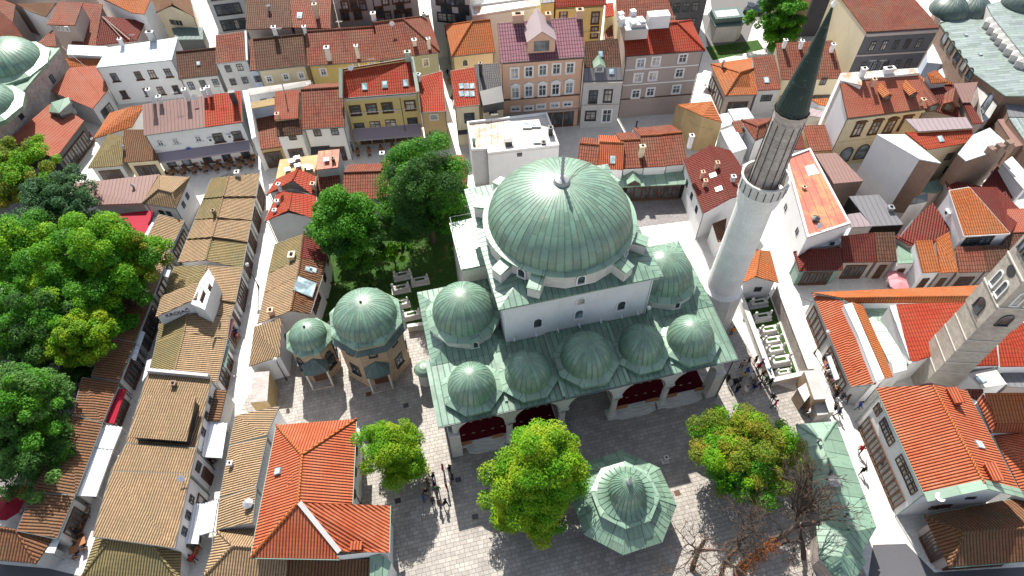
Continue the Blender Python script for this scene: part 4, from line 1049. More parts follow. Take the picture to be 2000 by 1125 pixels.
# row beside the large orange house
E0 = [((460, 812), (545, 793), (520, 850), (448, 868), 'upper shop of the row against the orange roofed house'), ((448, 870), (521, 853), (500, 950), (429, 972), 'second shop down beside the orange roofed house'),
      ((429, 974), (500, 952), (493, 1020), (423, 1034), 'third shop down beside the orange roofed house')]
for k, (a, b, c, d, lb) in enumerate(E0):
    q = block(lb, [(*a, 3.4), (*b, 5.0), (*c, 5.0), (*d, 3.4)], 'white', 't_tan', name='shop', cat='shop', group='low bazaar shops with tan tiled roofs', ov=.15, gutter='gutter')
    shopfront(q, 3, 3)
    if k == 2: pipe(q, 487, 987, .3, .5)
    if k == 1: chimney(q, 452, 908, .35, .5)
e4 = house('low shop with hipped tan roof at the bottom of the street', (396, 1128), (560, 1140), (455, 1066), (560, 1075), 3.2, 'white', 't_tan', hr=4.6, hipL=True, c=(560, 1030), d=(424, 1036), name='shop', cat='shop')
# ------------------------------------------------------------------ large orange roofed house at lower left
oh = thing('tiled_house', 'large house with new bright orange hipped roof beside the courtyard tree', 'house', P(600, 930, 0))
bd = B.__new__(B); bd.root = oh; bd.roofs = []; bd.walls = []; bd.roofpart = None; OFFS[oh.name] = tuple(oh.location)
he, hr, hv = 5.6, 8.1, 8.0
NW, NE, SE, SW = P(540, 830, he), P(696, 818, he), P(688, 984, he), P(489, 1089, he)
SE2 = P(663, 1092, he); rN, rS = P(590, 888, hr), P(582, 982, hr)
WE, WS = P(762, 987, he), P(760, 1080, he)
roofmesh(bd, [[NW, NE, rN], [NE, SE, rS, rN], [NW, SW, rS, rN], [SW, SE2, rS]], M['t_orange'])
capline(bd, [(rN, rS), (NW, rN), (NE, rN), (SW, rS)], M['t_orange_old'], .14)
roofmesh(bd, [[rS+Vector((.1, 0, -.05)), P(762, 987, he-.4), P(760, 1079, he-.4), P(663, 1077, he+.15)]], M['t_orange'], name='wing_roof')
MB().bar(rS+Vector((.15, 0, .12)), P(663, 1078, he+.28), .45, .14).build('valley_flashing', M['greyw'], bd.roofpart)
ring = inset([v2(p) for p in (SW, P(664, 1090, he), P(757, 1080, he), P(758, 987, he), SE, NE, NW)], .35); mb = MB(); n = len(ring)
for i in range(n):
    p, q = ring[i], ring[(i+1) % n]; pts = [Vector((*p, 0)), Vector((*q, 0)), Vector((*q, he-.35)), Vector((*p, he-.35))]; mb.poly(pts); bd.walls.append(pts)
mb.build('wall', M['white'], oh)
g = MB()
for a, b_ in ((NE, SE), (SW, NW), (SW, SE2), (P(762, 987, he-.4), P(760, 1080, he-.4))): g.bar(a-Vector((0, 0, .1)), b_-Vector((0, 0, .1)), .15, .14)
g.build('gutter', M['gutter_green'], oh)
skylight(bd, 545, 921, .7, .8, .25); chimney(bd, 697, 1068, .9, .35, .6, 't_orange', False)
for w_ in (2, 4): wins_auto(bd, w_, [3.6], 3, .9, 1.2, 'brown')
block('low dark roofed shop front under the orange roofed house', [(505, 1092, 3.9), (725, 1092, 3.9), (722, 1150, 3.0), (480, 1150, 3.0)], 'white', 't_brown', name='shop', cat='shop', ov=.2)
gb = block('narrow green roofed white gatehouse at the bottom edge', [(722, 1085, 4.2), (742, 1083, 4.6), (764, 1098, 4.0), (750, 1150, 3.6), (722, 1150, 3.6)], 'white', 'copper_pale', name='gatehouse', cat='building')
# ------------------------------------------------------------------ row between the second alley and the tomb garden
tile(500, 375)
F0 = [((110, 305), (70, 478), (280, 243), (262, 388), (418, 300), (410, 402), 't_olive', 't_maroon', 'shop with olive and dark red roof halves behind the tomb garden'),
      ((70, 480), (48, 592), (262, 390), (245, 490), (410, 404), (386, 500), 't_tan', 't_brown', 'tan roofed shop with a double skylight beside the tomb garden'),
      ((48, 594), (8, 770), (245, 492), (205, 695), (386, 502), (318, 712), 't_tan', 't_brown', 'tan roofed shop with a metal roof hatch beside the tomb garden')]
for k, (a, b, c, d, e, f, ra, rb, lb) in enumerate(F0):
    q = saddle(lb, a, b, c, d, e, f, 4.6, 6.1, ra, rb); shopfront(q, 0, 3)
    if k == 0: chimney(q, 215, 385, .9, .6, .7, 'cream')
    if k == 1: skylight(q, 310, 455, .75, 1.0); skylight(q, 332, 457, .75, 1.0)
    if k == 2:
        skylight(q, 285, 560, 2.2, 2.4, .25); chimney(q, 95, 715, .55, .8, m_='pink'); wins_auto(q, 2, [3.0], 3, .8, 1.1, 'brown')
    if k < 2: wins_auto(q, 2, [3.0], 2, .8, 1.1, 'brown')
lf = block('end shop with white walls and sloping tan roof beside the small tomb', [(-10, 790, 5.3), (150, 735, 5.3), (140, 960, 4.6), (-42, 1022, 4.0)], 'white', 't_tan', name='shop', cat='shop', ov=.12)
win(lf, 1, [(138, 965), (172, 850)], .6, .8, 'dark plain')
g1 = house('white gabled house with red roof where the second alley narrows', (50, 172), (130, -10), (190, 105), (208, 5), 6.0, 'greyw', 't_red', hr=7.3, c=(352, 20), d=(368, 165), group=None)
chimney(g1, 130, 75, .4, .7); chimney(g1, 115, 125, .4, .6)
g2 = house('white gabled house with red roof behind the first gabled one', (62, 15), (115, -75), (215, -70), (245, -135), 6.0, 'greyw', 't_red', hr=7.1, c=(350, -95), d=(345, 25))
chimney(g2, 140, -20, .4, .8); chimney(g2, 340, -20, .5, .9, m_='pink')
tile(500, 0)
g3 = block('flat ochre roof cluttered with vents above the alley', [(140, 935, 6.0), (370, 905, 6.0), (340, 1015, 6.0), (110, 1075, 6.0)], 'cream', 'ochre', name='flat_roof_house', cat='house')
for x, y in ((215, 960), (250, 985), (300, 990), (320, 1000), (245, 940), (190, 1010)): chimney(g3, x, y, .7, .5, .5, 'steel', False)
g4 = block('small house with flat red roof and a red front above the alley', [(365, 885, 7.0), (490, 873, 7.0), (480, 980, 6.6), (350, 995, 6.6)], 'greyw', 'm_red', name='house', cat='house')
chimney(g4, 415, 945, .5, .3, m_='steel', pot=False); chimney(g4, 455, 945, .4, .5, m_='brown_paint')
block('low old red tiled roof directly below the flat red roof', [(350, 1000, 5.6), (480, 985, 5.6), (505, 1120, 4.2), (375, 1135, 4.2)], 'greyw', 't_redold', name='house', cat='house', ov=.2)
g5 = house('low house with old red roof left of the big dark tree', (510, 1168), (740, 1160), (505, 1018), (725, 998), 4.4, 'white', 't_redold', pitch=25)
chimney(g5, 745, 930, .55, 1.0); win(g5, 0, [(575, 1180)], .8, .9, 'dark')
g6 = house('low house with old red roof mostly behind the big dark tree', (742, 1150), (1240, 1110), (728, 990), (1250, 950), 4.6, 'white', 't_redold', pitch=25)
# ------------------------------------------------------------------ upper left
tile(0, 0)
ms = block('old rubble stone market hall with pale copper roof and shallow dome', [(345, 285, 8.5), (0, 692, 8.5), (-200, 930, 8.5), (-1000, 700, 8.5), (-500, 170, 8.5)], 'rubble', 'copper_pale', name='market_hall', cat='market hall')
win(ms, 0, [(305, 462), (118, 675)], .9, 1.3, 'dark')
for x, y, r_, nm in ((55, 385, 5.0, 0), (-75, 640, 4.2, 1)):
    c = P(x, y, 8.5); mb = MB().lathe([(r_+1.3, 8.3), (r_+1.3, 9.0), (r_-.1, 9.5)], Vector((c.x, c.y, 0)), 10); mb.build('dome_base', M['copper_pale'], ms.root)
    dome(ms.root, Vector((c.x, c.y, 9.3)), r_, r_*.62, 40, 'copper_dome', 'dome', seg=64, rings=14)
MB().bar(P(345, 285, 8.6), P(0, 692, 8.6), .5, .3).build('coping', M['copper_pale'], ms.root)
q = block('long narrow pale flat roof behind the rubble stone hall', [(400, 262, 6.5), (628, 272, 6.5), (612, 330, 6.5), (392, 318, 6.5)], 'greyw', 'm_white', name='building', cat='building')
block('orange tiled roof tucked behind the white cubic house', [(380, 340, 6.0), (592, 345, 6.0), (560, 388, 5.2), (410, 392, 5.2)], 'white', 't_orange_old', name='house', cat='house')
q = block('red tiled house between the stone hall and the white cubic house', [(410, 395, 6.2), (582, 382, 5.6), (634, 522, 4.4), (542, 637, 4.0), (300, 535, 5.2)], 'greyw', 't_rose', name='house', cat='house', ov=.3); wins_auto(q, 2, [1.7], 2, 1.4, 1.6, 'dark')
q = block('red tiled shop with a glass fronted dormer below the stone hall', [(290, 610, 5.6), (392, 640, 5.0), (492, 706, 4.0), (326, 926, 3.8), (45, 822, 5.6)], 'dark_metal', 't_rose', name='shop', cat='shop', ov=.3)
shopfront(q, 2, 5)
block('small green edged roof lantern on the red tiled shop', [(300, 600, 6.4), (402, 568, 6.6), (412, 600, 6.2), (345, 662, 6.0), (285, 655, 5.8)], 'glass', 'copper_pale', base=4.2, name='roof_lantern', cat='lantern')
wh = block('white cubic house with a white sheet metal roof', [(565, 395, 7.2), (1005, 350, 7.2), (1040, 218, 7.8), (630, 278, 7.8)], 'white', 'm_white', name='white_house', cat='house', gutter='gutter_green')
win(wh, 0, [(672, 452), (812, 442), (892, 434), (985, 426), (728, 552), (863, 538), (943, 530), (1032, 522)], 1.0, 1.5, 'brown sill')
chimney(wh, 720, 268, .5, 1.2); chimney(wh, 900, 240, 1.1, 1.6, .5, 'steel'); 
q = house('house with mottled dark brown roof between white neighbours', (1045, 462), (1282, 437), (1045, 300), (1262, 285), 6.6, 'greyw', 't_dark', pitch=30); win(q, 0, [(1120, 502), (1190, 492), (1265, 485)], .9, 1.4, 'dark'); skylight(q, 1163, 372, .6, .7)
q = block('tall narrow house with steep red tiled roof', [(1266, 372, 8.4), (1448, 352, 8.4), (1440, 182, 10.6), (1266, 205, 10.6)], 'greyw', 't_redold', name='house', cat='house', gutter='gutter'); win(q, 0, [(1337, 402), (1405, 394), (1365, 479), (1435, 469)], .9, 1.2, 'dark')
MB().bar(P(1448, 352, 8.5), P(1440, 182, 10.7), .3, .3).build('coping', M['white'], q.root)
q = block('narrow blue-grey house with red roof left of the brown roofed row', [(1462, 415, 7.4), (1520, 408, 7.4), (1520, 230, 9.6), (1462, 232, 9.6)], 'blue', 't_redold', name='house', cat='house'); wins_auto(q, 0, [5.8, 3.2], 2, .7, 1.1, 'dark')
q = block('grey block of flats with tall windows at the top edge', [(1170, -95, 14), (1385, -120, 14), (1330, -330, 14), (1110, -300, 14)], 'greyw', 'membrane', name='apartment_block', cat='building', wm={1: 'concrete'})
wins_auto(q, 0, [12.0, 9.2, 6.4, 3.6], 4, 1.1, 1.7, 'dark surround'); band(q, 0, 10.7); band(q, 0, 5)
q = block('dark narrow building squeezed beside the grey flats', [(1420, -110, 13), (1560, -120, 13), (1560, -300, 13), (1400, -300, 13)], 'greyp', 'membrane', name='building', cat='building'); wins_auto(q, 0, [10, 7, 4], 2, 1, 1.5, 'dark')
q = house('small beige gabled house with street sheds in front', (1140, 100), (1105, -50), (1010, 25), (985, -110), 5.6, 'cream', 't_brown', hr=7.2, c=(880, -30), d=(912, 75)); win(q, 3, [(1005, 128), (1020, 130), (1040, 132), (1060, 134)], .5, .9, 'dark')
block('low dark flat roofed shed in front of the beige gabled house', [(1005, 165, 3.2), (1188, 158, 3.2), (1190, 230, 3.2), (1030, 232, 3.2)], 'dark_metal', 'm_green', name='shed', cat='shed')
awning('orange street awning beside the beige gabled house', [(925, 92, 3.2), (985, 86, 3.2), (1003, 150, 2.7), (940, 160, 2.7)], 't_orange')
RC = [('wide red roof at the far left edge of the photo', [(-160, -80, 7), (90, 28, 7), (75, 130, 6.2), (165, 262, 5), (-160, 250, 5)], 't_redold'),
      ('brown roof with long white wall at the top left', [(95, 20, 7.6), (330, 16, 8.4), (268, 97, 7.4), (180, 68, 7.5)], 't_brown'),
      ('square raised attic with red roof among the upper left roofs', [(345, 8, 9.6), (486, 15, 9.6), (437, 148, 8.6), (275, 143, 8.6)], 't_redold'),
      ('striped red roof right of the raised attic', [(488, 14, 7.6), (602, 24, 7.6), (560, 264, 5.2), (415, 268, 5.2)], 't_redold'),
      ('hipped dark red roof with two pale ridge lines', [(602, 95, 7.4), (852, 122, 5.4), (800, 236, 5.0), (560, 264, 5.2)], 't_maroon'),
      ('orange-brown roof above a white wall at the top left', [(560, -30, 8.6), (890, -30, 8.6), (845, 82, 7.4), (770, 74, 7.4), (600, -5, 8.2)], 't_orange_old'),
      ('small red roof wedge below the raised attic', [(318, 165, 5.6), (330, 272, 4.6), (200, 266, 4.6)], 't_redold'),
      ('red roof at the top left corner of the photo', [(-150, -180, 9), (560, -200, 9), (560, -30, 7.6), (95, -5, 7.4), (-150, -90, 7)], 't_redold')]
for lb, pts, rf in RC:
    q = block(lb, pts, 'white' if 'white' in lb else 'greyp', rf, name='house', cat='house', ov=.25)
    if 'attic' in lb: win(q, 2, [(345, 165), (370, 167), (395, 168)], .6, .9, 'plain')
    if 'pale ridge' in lb:
        for e in ((760, 232), (720, 232)): MB().bar(P(600, 97, 7.5), P(*e, 5.3), .16, .12).build('ridge_line', M['m_brown'], q.root)
# long white café
cf = block('long white café with brown and red roof behind street tables', [(845, 792, 7.0), (1420, 714, 7.0), (1410, 528, 8.8), (835, 612, 8.8)], 'white', 'm_brown', name='cafe_house', cat='café', ov=.15, gutter='gutter')
a, b_, c_, d_ = (P(1200, 744, 7.04), P(1418, 715, 7.04), P(1409, 532, 8.84), P(1197, 560, 8.84)); roofmesh(cf, [[a, b_, c_, d_]], M['t_red'], .05)
for x, y, w_, h_ in ((940, 838, .8, 1.0), (1030, 828, .8, 1.0), (1162, 813, .8, 1.0), (1280, 806, 1.4, 1.6), (1390, 793, 1.4, 1.6)): win(cf, 0, [(x, y)], w_, h_, 'brown sill' if w_ > 1 else 'sill')
for x, y in ((1000, 948), (1090, 940), (1212, 925), (1325, 912), (1438, 897)): win(cf, 0, [(x, y)], 1.3, 2.1, 'brown plain', 'door')
acbox(cf, 0, 1238, 822); acbox(cf, 0, 1350, 802)
for x, y, h_ in ((905, 600, 2.2), (945, 600, 1.0), (1105, 585, 1.8), (1205, 565, 1.2), (1237, 558, 1.4)): chimney(cf, x, y, .5, h_, .5)
chimney(cf, 1380, 600, .8, 1.8, .5, 'dark_metal', False)
q, n_ = cf.hit(1108, 873, False, 0); nn = Vector((n_.x, n_.y, 0)).normalized(); nn = nn if nn.y < 0 else -nn
mb = MB(); t = Vector((-nn.y, nn.x, 0)); M['blue_sign'] = flat('blue_sign', (.03, .07, .35), .4, .4); mb.poly([q+nn*.14+t*.42*math.cos(k*math.pi/8)+Vector((0, 0, .42*math.sin(k*math.pi/8))) for k in range(16)]); mb.bar(q, q+nn*.12, .1, .1); mb.build('round_sign', M['blue_sign'], cf.root)
pl = cf.walls[0]; a, b_ = pl[0], pl[1]; ed = (b_-a).normalized(); nn = Vector((ed.y, -ed.x, 0)); nn = nn if nn.y < 0 else -nn
mb = MB(); A_, B_ = a+nn*.02+Vector((0, 0, 3.5)), b_+nn*.02+Vector((0, 0, 3.5)); mb.poly([A_, B_, B_+nn*1.5-Vector((0, 0, .6)), A_+nn*1.5-Vector((0, 0, .6))]); mb.poly([A_+nn*1.5-Vector((0, 0, .6)), B_+nn*1.5-Vector((0, 0, .6)), B_+nn*1.5-Vector((0, 0, .85)), A_+nn*1.5-Vector((0, 0, .85))])
M['cloth_mauve'] = flat('canvas_mauve', (.30, .26, .30), .7, .2); mb.build('awning', M['cloth_mauve'], cf.root)
block('tall white firewall with stepped top beside the café', [(1420, 530, 8.6), (1455, 525, 8.6), (1500, 800, 6.2), (1475, 815, 6.2)], 'white', 'm_white', name='firewall', cat='wall')
q = block('orange tiled wing with white gable left of the café', [(545, 812, 4.4), (640, 662, 5.2), (758, 626, 6.0), (925, 600, 6.2), (832, 640, 5.8), (772, 742, 4.6)], 'white', 't_orange_old', name='house', cat='house', ov=.1)
q = block('tan hipped shop at the corner of the white street', [(513, 985, 3.6), (632, 785, 4.6), (722, 798, 4.9), (718, 968, 3.6)], 'greyw', 't_olive', name='shop', cat='shop', ov=.3); shopfront(q, 3, 4)
q = block('brown tiled shop with a striped rug display on its front', [(722, 760, 5.2), (840, 758, 5.2), (935, 936, 3.7), (726, 952, 3.7)], 'cream', 't_brown', name='shop', cat='shop', ov=.3); shopfront(q, 2, 3); pipe(q, 730, 880, .15, .8)
q = block('low building with a pinkish brown sheet metal roof above the red canopy', [(382, 1080, 4.8), (930, 1020, 4.8), (835, 1190, 4.2), (560, 1200, 4.2)], 'greyw', 'm_brown', name='shop', cat='shop', ov=.1)
pipe(q, 560, 1120, .15, .5); pipe(q, 785, 1100, .15, .5)
q = house('white corner house with a hipped tan roof above the alley mouth', (835, 1190), (1030, 1220), (930, 1110), (1010, 1130), 5.0, 'white', 't_tan', hr=6.2, hipL=True, hipR=True, c=(1112, 1038), d=(932, 1026)); wins_auto(q, 1, [3.4], 2, .7, .9, 'dark'); wins_auto(q, 0, [3.2], 2, .7, .9, 'dark')
# ------------------------------------------------------------------ upper middle
tile(500, 0)
y1 = block('yellow town house with red roof, three skylights and a shop awning', [(505, 574, 9.0), (950, 540, 9.0), (915, 336, 11.8), (506, 402, 11.8)], 'yellow', 't_red', name='town_house', cat='house', ov=.3, gutter='gutter')
win(y1, 0, [(583, 647), (678, 637), (770, 630), (903, 617)], 1.4, 1.6, 'brown surround'); win(y1, 0, [(607, 745), (700, 735), (790, 724), (918, 713)], 1.6, 1.6, 'brown sill')
for x, y in ((637, 508), (755, 496), (877, 487)): skylight(y1, x, y, .8, 1.1)
band(y1, 0, 8.55, .35, .3); band(y1, 0, 6.0, .2); band(y1, 0, 3.0, .25)
MB().bar(P(498, 574, 9.2), P(498, 400, 12), .5, .5).build('firewall', M['greend'], y1.root); MB().bar(P(948, 540, 9.2), P(913, 336, 12), .5, .5).build('firewall', M['greend'], y1.root); chimney(y1, 893, 350, .8, 1.3, .6, 'greend')
MB().tube([P(842, 572, 8.7), Vector((*P(842, 572, 8.7).xy, 0))+Vector((0, -.2, 0))], .06, 6).build('downpipe', M['dark_metal'], y1.root)
def lean(bd, wall, z, d, drop, m_, name='awning', t0=0., t1=1.):
    pl = bd.walls[wall]; a, b_ = pl[0], pl[1]; rc = Vector(bd.root.location); ed = (b_-a).normalized(); nn = Vector((ed.y, -ed.x, 0)); nn = nn if nn.dot((a+b_)/2-rc) > 0 else -nn
    a, b_ = a.lerp(b_, t0), a.lerp(b_, t1); A_, B_ = a+nn*.02+Vector((0, 0, z)), b_+nn*.02+Vector((0, 0, z)); o_ = nn*d-Vector((0, 0, drop)); f = Vector((0, 0, .25)); mb = MB()
    mb.poly([A_, B_, B_+o_, A_+o_]); mb.poly([A_+o_, B_+o_, B_+o_-f, A_+o_-f]); mb.poly([A_-Vector((0, 0, .06)), A_+o_-Vector((0, 0, .06)), B_+o_-Vector((0, 0, .06)), B_-Vector((0, 0, .06))]); return mb.build(name, M[m_], bd.root)
lean(y1, 0, 3.1, 1.8, .8, 'cloth_mauve'); shopfront(y1, 0, 5)
q = block('narrow ochre house with a bright red seamed roof', [(968, 657, 7.2), (1112, 650, 7.2), (1090, 415, 9.4), (952, 452, 9.4)], 'ochre', 't_red', name='house', cat='house', ov=.1, gutter='gutter'); win(q, 0, [(1043, 685)], 1.3, 1.1, 'plain'); shopfront(q, 0, 2, 3.0); chimney(q, 955, 470, .5, 1)
hh1 = h1 = house('cream house with brown roof at the left end of the long row', (0, 412), (295, 380), (0, 238), (288, 190), 8.0, 'cream', 't_dark', pitch=28); win(h1, 0, [(78, 462), (175, 449), (265, 441)], .8, 1.0, 'surround'); chimney(h1, 115, 200, .6, 1.2); chimney(h1, 290, 190, .5, 1.0)
hh2 = h2 = house('long house with reddish brown roof in the middle of the row', (298, 384), (735, 352), (292, 188), (715, 150), 8.0, 'yellow', 't_redold', pitch=28); win(h2, 0, [(343, 427), (395, 420), (585, 378), (677, 369)], .9, 1.2, 'surround'); chimney(h2, 430, 345, .7, 2.0); chimney(h2, 600, 335, .5, 2.0); chimney(h2, 690, 105, .7, .8)
hh3 = h3 = house('green-grey house with hipped brown roof ending the row', (736, 352), (1078, 302), (722, 128), (862, 112), 8.2, 'greend', 't_redold', pitch=30, hipR=True); win(h3, 0, [(995, 365)], .9, 1.3, 'surround'); chimney(h3, 930, 260, .6, .8); chimney(h3, 1015, 280, .5, 1.6); chimney(h3, 985, 100, .6, .7)
h4 = block('narrow house with rose-brown roof over a dark lower roof', [(108, 702, 7.4), (246, 692, 7.4), (252, 524, 9.4), (112, 536, 9.4)], 'cream', 't_rose', name='house', cat='house', ov=.1); chimney(h4, 130, 690, .5, .7, m_='pink'); pipe(h4, 170, 545, .08, 1.5)
q = block('white shop with a dark tiled roof below the rose-brown roof', [(122, 800, 5.8), (272, 785, 5.8), (268, 694, 7.2), (118, 700, 7.2)], 'white', 't_dark', name='house', cat='house', ov=.15); win(q, 0, [(215, 805)], 1.1, .9, 'brown'); shopfront(q, 0, 2, 3)
hh5 = h5 = house('broad house with patchy brown roof left of the yellow town house', (270, 757), (522, 740), (255, 528), (492, 508), 6.6, 'white', 't_redold', pitch=28); win(h5, 0, [(360, 778), (462, 771)], 1.1, 1.2, 'brown'); lean(h5, 0, 3.0, 1.4, .4, 'dark_metal', t1=.5); shopfront(h5, 0, 4)
q = block('shop with red-orange sloping roof beside the café firewall', [(-35, 668, 5.6), (112, 652, 5.6), (165, 856, 3.8), (2, 880, 3.8)], 'ochre', 't_redold', name='shop', cat='shop', ov=.2); shopfront(q, 2, 3, 2.8)
block('small blue-grey attic with an ochre strip roof', [(-45, 602, 7.6), (108, 574, 7.6), (110, 612, 7.2), (-45, 640, 7.2)], 'blue', 'ochre', name='house', cat='house')
q = block('pale street house with balconies below the cream row end', [(-45, 560, 6.2), (320, 500, 6.2), (320, 470, 6.6), (-45, 520, 6.6)], 'greyw', 'membrane', name='house', cat='house'); wins_auto(q, 0, [4.6], 4, .9, 1.2, 'dark')
q = block('dark brown tiled roof at the top beside the street', [(-60, -60, 12), (188, -70, 12), (212, 160, 9.4), (-60, 172, 9.4)], 'greyp', 't_dark', name='house', cat='house', ov=.2); skylight(q, 255, 90); pipe(q, 78, 60, .2, .8)
q = block('red-brown tiled roof with a tall flue at the top edge', [(190, -70, 12), (440, -80, 12), (438, 166, 9.4), (214, 160, 9.4)], 'greyp', 't_redold', name='house', cat='house', ov=.2); skylight(q, 257, 92, .8, 1.2); chimney(q, 360, 100, .6, 2.2, m_='cream'); chimney(q, 345, 30, .5, 1.0)
def tallblock(label, fl, fr, z, depth, wall, roof='membrane', **k):
    """facade top edge fl-fr (photo points at height z), running `depth` metres back"""
    a, b_ = P(*fl, z), P(*fr, z); e = (b_-a).normalized(); nn = Vector((-e.y, e.x, 0)); nn = nn if nn.y > 0 else -nn
    def px(v):
        d = v-CAM; w_ = d.dot(Vector(FW)); return ((1000+F*d.dot(Vector(RT))/w_-OX)*SC, (562.5-F*d.dot(Vector(UP))/w_-OY)*SC, v.z)
    return block(label, [(*fl, z), (*fr, z), px(b_+nn*depth), px(a+nn*depth)], wall, roof, **k)
q = tallblock('brown-grey apartment house at the top edge, left part', (440, -45), (670, -62), 13, 10, 'greyp', name='apartment_block', cat='building'); win(q, 0, [(520, 85), (595, 78)], 1.1, 1.8, 'brown surround'); wins_auto(q, 0, [10.5], 3, 1, 1.7, 'brown surround'); band(q, 0, 5, .3, .5)
q = tallblock('brown-grey apartment house with small balconies at the top edge', (672, -80), (935, -110), 13.5, 10, 'greyp', name='apartment_block', cat='building'); win(q, 0, [(725, 70), (845, 45)], 1.1, 1.8, 'brown surround'); wins_auto(q, 0, [11, 8], 3, 1, 1.7, 'brown surround'); band(q, 0, 6.2, .2, .9, name='balcony')
q = tallblock('pale grey flats with wide windows at the top edge', (1010, -90), (1250, -70), 13.5, 10, 'greyw', name='apartment_block', cat='building'); win(q, 0, [(1115, 48), (1218, 57)], 1.6, 1.5, 'dark surround'); wins_auto(q, 0, [11, 8], 3, 1.5, 1.5, 'dark surround')
q = block('white flat roof with rust stains at the top middle', [(1252, 38, 9.5), (1720, -25, 9.5), (1735, 25, 9.5), (1270, 100, 9.5)], 'white', 'm_rust', name='building', cat='building', parapet=.3)
q = house('house with orange hipped roof left of the pink building', (1146, 330), (1402, 302), (1268, 132), (1480, 96), 8.2, 'cream', 't_orange_old', pitch=32, hipL=True); win(q, 0, [(1225, 366)], .8, 1.1, 'arch')
block('small red roof with a white hatch in the upper alley', [(1100, 122, 7), (1250, 112, 7), (1202, 172, 6), (1112, 216, 5.6)], 'greyw', 't_red', name='house', cat='house')
q = block('small house with a six-pane roof window in its red roof', [(1165, 628, 7.4), (1312, 612, 7.4), (1280, 392, 9.8), (1140, 415, 9.8)], 'cream', 't_red', name='house', cat='house', ov=.1, gutter='dark_metal'); win(q, 0, [(1250, 690)], 1.6, 1.8, 'dark'); 
for x in (1203, 1235, 1267):
    for y in (505, 550): skylight(q, x, y, .72, .95, .08)
lean(q, 0, 3, .6, .2, 'dark_metal')
q = block('narrow house with charcoal tiles and a black box dormer', [(1325, 615, 7.4), (1452, 598, 7.4), (1425, 370, 9.8), (1278, 378, 9.8)], 'cream', 't_greydk', name='house', cat='house', ov=.1); win(q, 0, [(1388, 650)], 1.2, 1.1, 'brown'); win(q, 0, [(1388, 760)], 1.2, 1.3, 'brown'); chimney(q, 1318, 440, .4, 2.0, m_='dark_metal')
block('black flat topped box dormer with two small roof lights', [(1310, 535, 9.0), (1438, 503, 9.0), (1452, 595, 8.4), (1330, 618, 8.4)], 'dark_metal', 'dark_metal', base=7.0, name='box_dormer', cat='dormer')
wb = block('white flat roofed building with rust stained roof behind the mosque dome', [(1236, 722, 6.4), (1705, 668, 6.4), (1776, 858, 6.4), (1358, 905, 6.4), (1356, 880, 6.4), (1265, 885, 6.4)], 'white', 'm_rust', name='flat_roofed_building', cat='building', parapet=.35, pm='white', wm={4: 'greyw'})
win(wb, 2, [(1544, 905)], .7, .6, 'dark'); win(wb, 4, [(1330, 1000)], 2.2, 1.4, 'brown')
for x, y, w_, l_ in ((1588, 742, 1.3, 1.3), (1640, 736, 1.3, 1.3), (1645, 832, 1., 1.)): skylight(wb, x, y, w_, l_, .3)
chimney(wb, 1725, 790, .6, 1.3, .6, 'dark_metal'); chimney(wb, 1685, 850, .6, .5, .6, 'dark_metal'); chimney(wb, 1480, 850, 1, .8, .7, 'dark_metal', False); pipe(wb, 1278, 850, .2, 1, 'gutter_green')
M2 = roofmesh(wb, [[P(1462, 692, 6.43), P(1700, 672, 6.43), P(1768, 850, 6.43), P(1495, 880, 6.43)]], M['membrane'], .04, 'roof_covering')
# ------------------------------------------------------------------ upper right of centre
tile(1000, 0)
pk = block('pink four storey building with plum roof and pedimented windows', [(-66, 366, 12.6), (425, 331, 12.6), (411, 98, 15.6), (-85, 135, 15.6)], 'pink', 't_plum', name='town_building', cat='building', ov=.25, gutter='dark_metal')
win(pk, 0, [(15, 427), (98, 419), (180, 410), (260, 403), (340, 397)], 1.15, 1.7, 'surround'); win(pk, 0, [(-55, 432)], 1.15, 1.7, 'surround')
win(pk, 0, [(20, 542), (98, 534), (178, 528), (255, 522), (335, 513)], 1.15, 1.9, 'surround pediment')
win(pk, 0, [(20, 636), (98, 632), (170, 622), (250, 615), (325, 608)], 1.3, .7, 'surround'); shopfront(pk, 0, 6, 2.8); band(pk, 0, 5.9, .22, .14, 'brown_paint'); band(pk, 0, 12.1, .4, .35, 'pink'); band(pk, 0, 3.2, .3, .3, 'greyp')
for x, y, w_ in ((35, 120, 1.6), (210, 118, .7), (395, 95, 1.0)): chimney(pk, x, y, w_, 1.0, .8, 'pink')
dormer(pk, 172, 308, 4.0, 2, 2.0, 'm_mauve', 'pink')
for x_ in (-.45, .45): pass
nb = block('narrow grey stuccoed house with brown roof beside the pink building', [(418, 474, 8.8), (652, 468, 8.8), (622, 226, 12.2), (428, 242, 12.2)], 'greyw', 't_dark', name='town_house', cat='house', ov=.05)
win(nb, 0, [(475, 567), (562, 561)], 1.1, 2.1, 'dark surround'); win(nb, 0, [(460, 677)], 1.5, 1.6, 'dark surround'); win(nb, 0, [(555, 677)], 1.4, 2.4, 'surround', 'door'); band(nb, 0, 8.4, .45, .4); band(nb, 0, 4.3, .3, .2)
a, b_, c_, d_ = P(420, 474, 8.85), P(650, 468, 8.85), P(641, 392, 9.95), P(421, 400, 9.95); roofmesh(nb, [[a, b_, c_, d_]], M['m_grey'], .05, 'lower_roof'); dormer(nb, 510, 425, 1.4, 1, 1.0, 'copper_pale', 'greyw'); skylight(nb, 520, 318, .7, 1.0); skylight(nb, 583, 420, .8, .9)
gr = house('grey-pink four storey building with a bright red hipped roof', (665, 327), (1132, 293), (648, 160), (968, 130), 11.6, 'greyp', 't_red', hr=14.0, hipR=True, c=(1052, 118), d=(632, 122), name='apartment_house', cat='building', ov=.3, gutter='dark_metal')
for yy in ([(753, 369), (843, 358), (1000, 341)], [(738, 454), (825, 444), (980, 427)], [(725, 549), (810, 538), (962, 522)]): win(gr, 0, yy, 1.2, 1.4, 'surround')
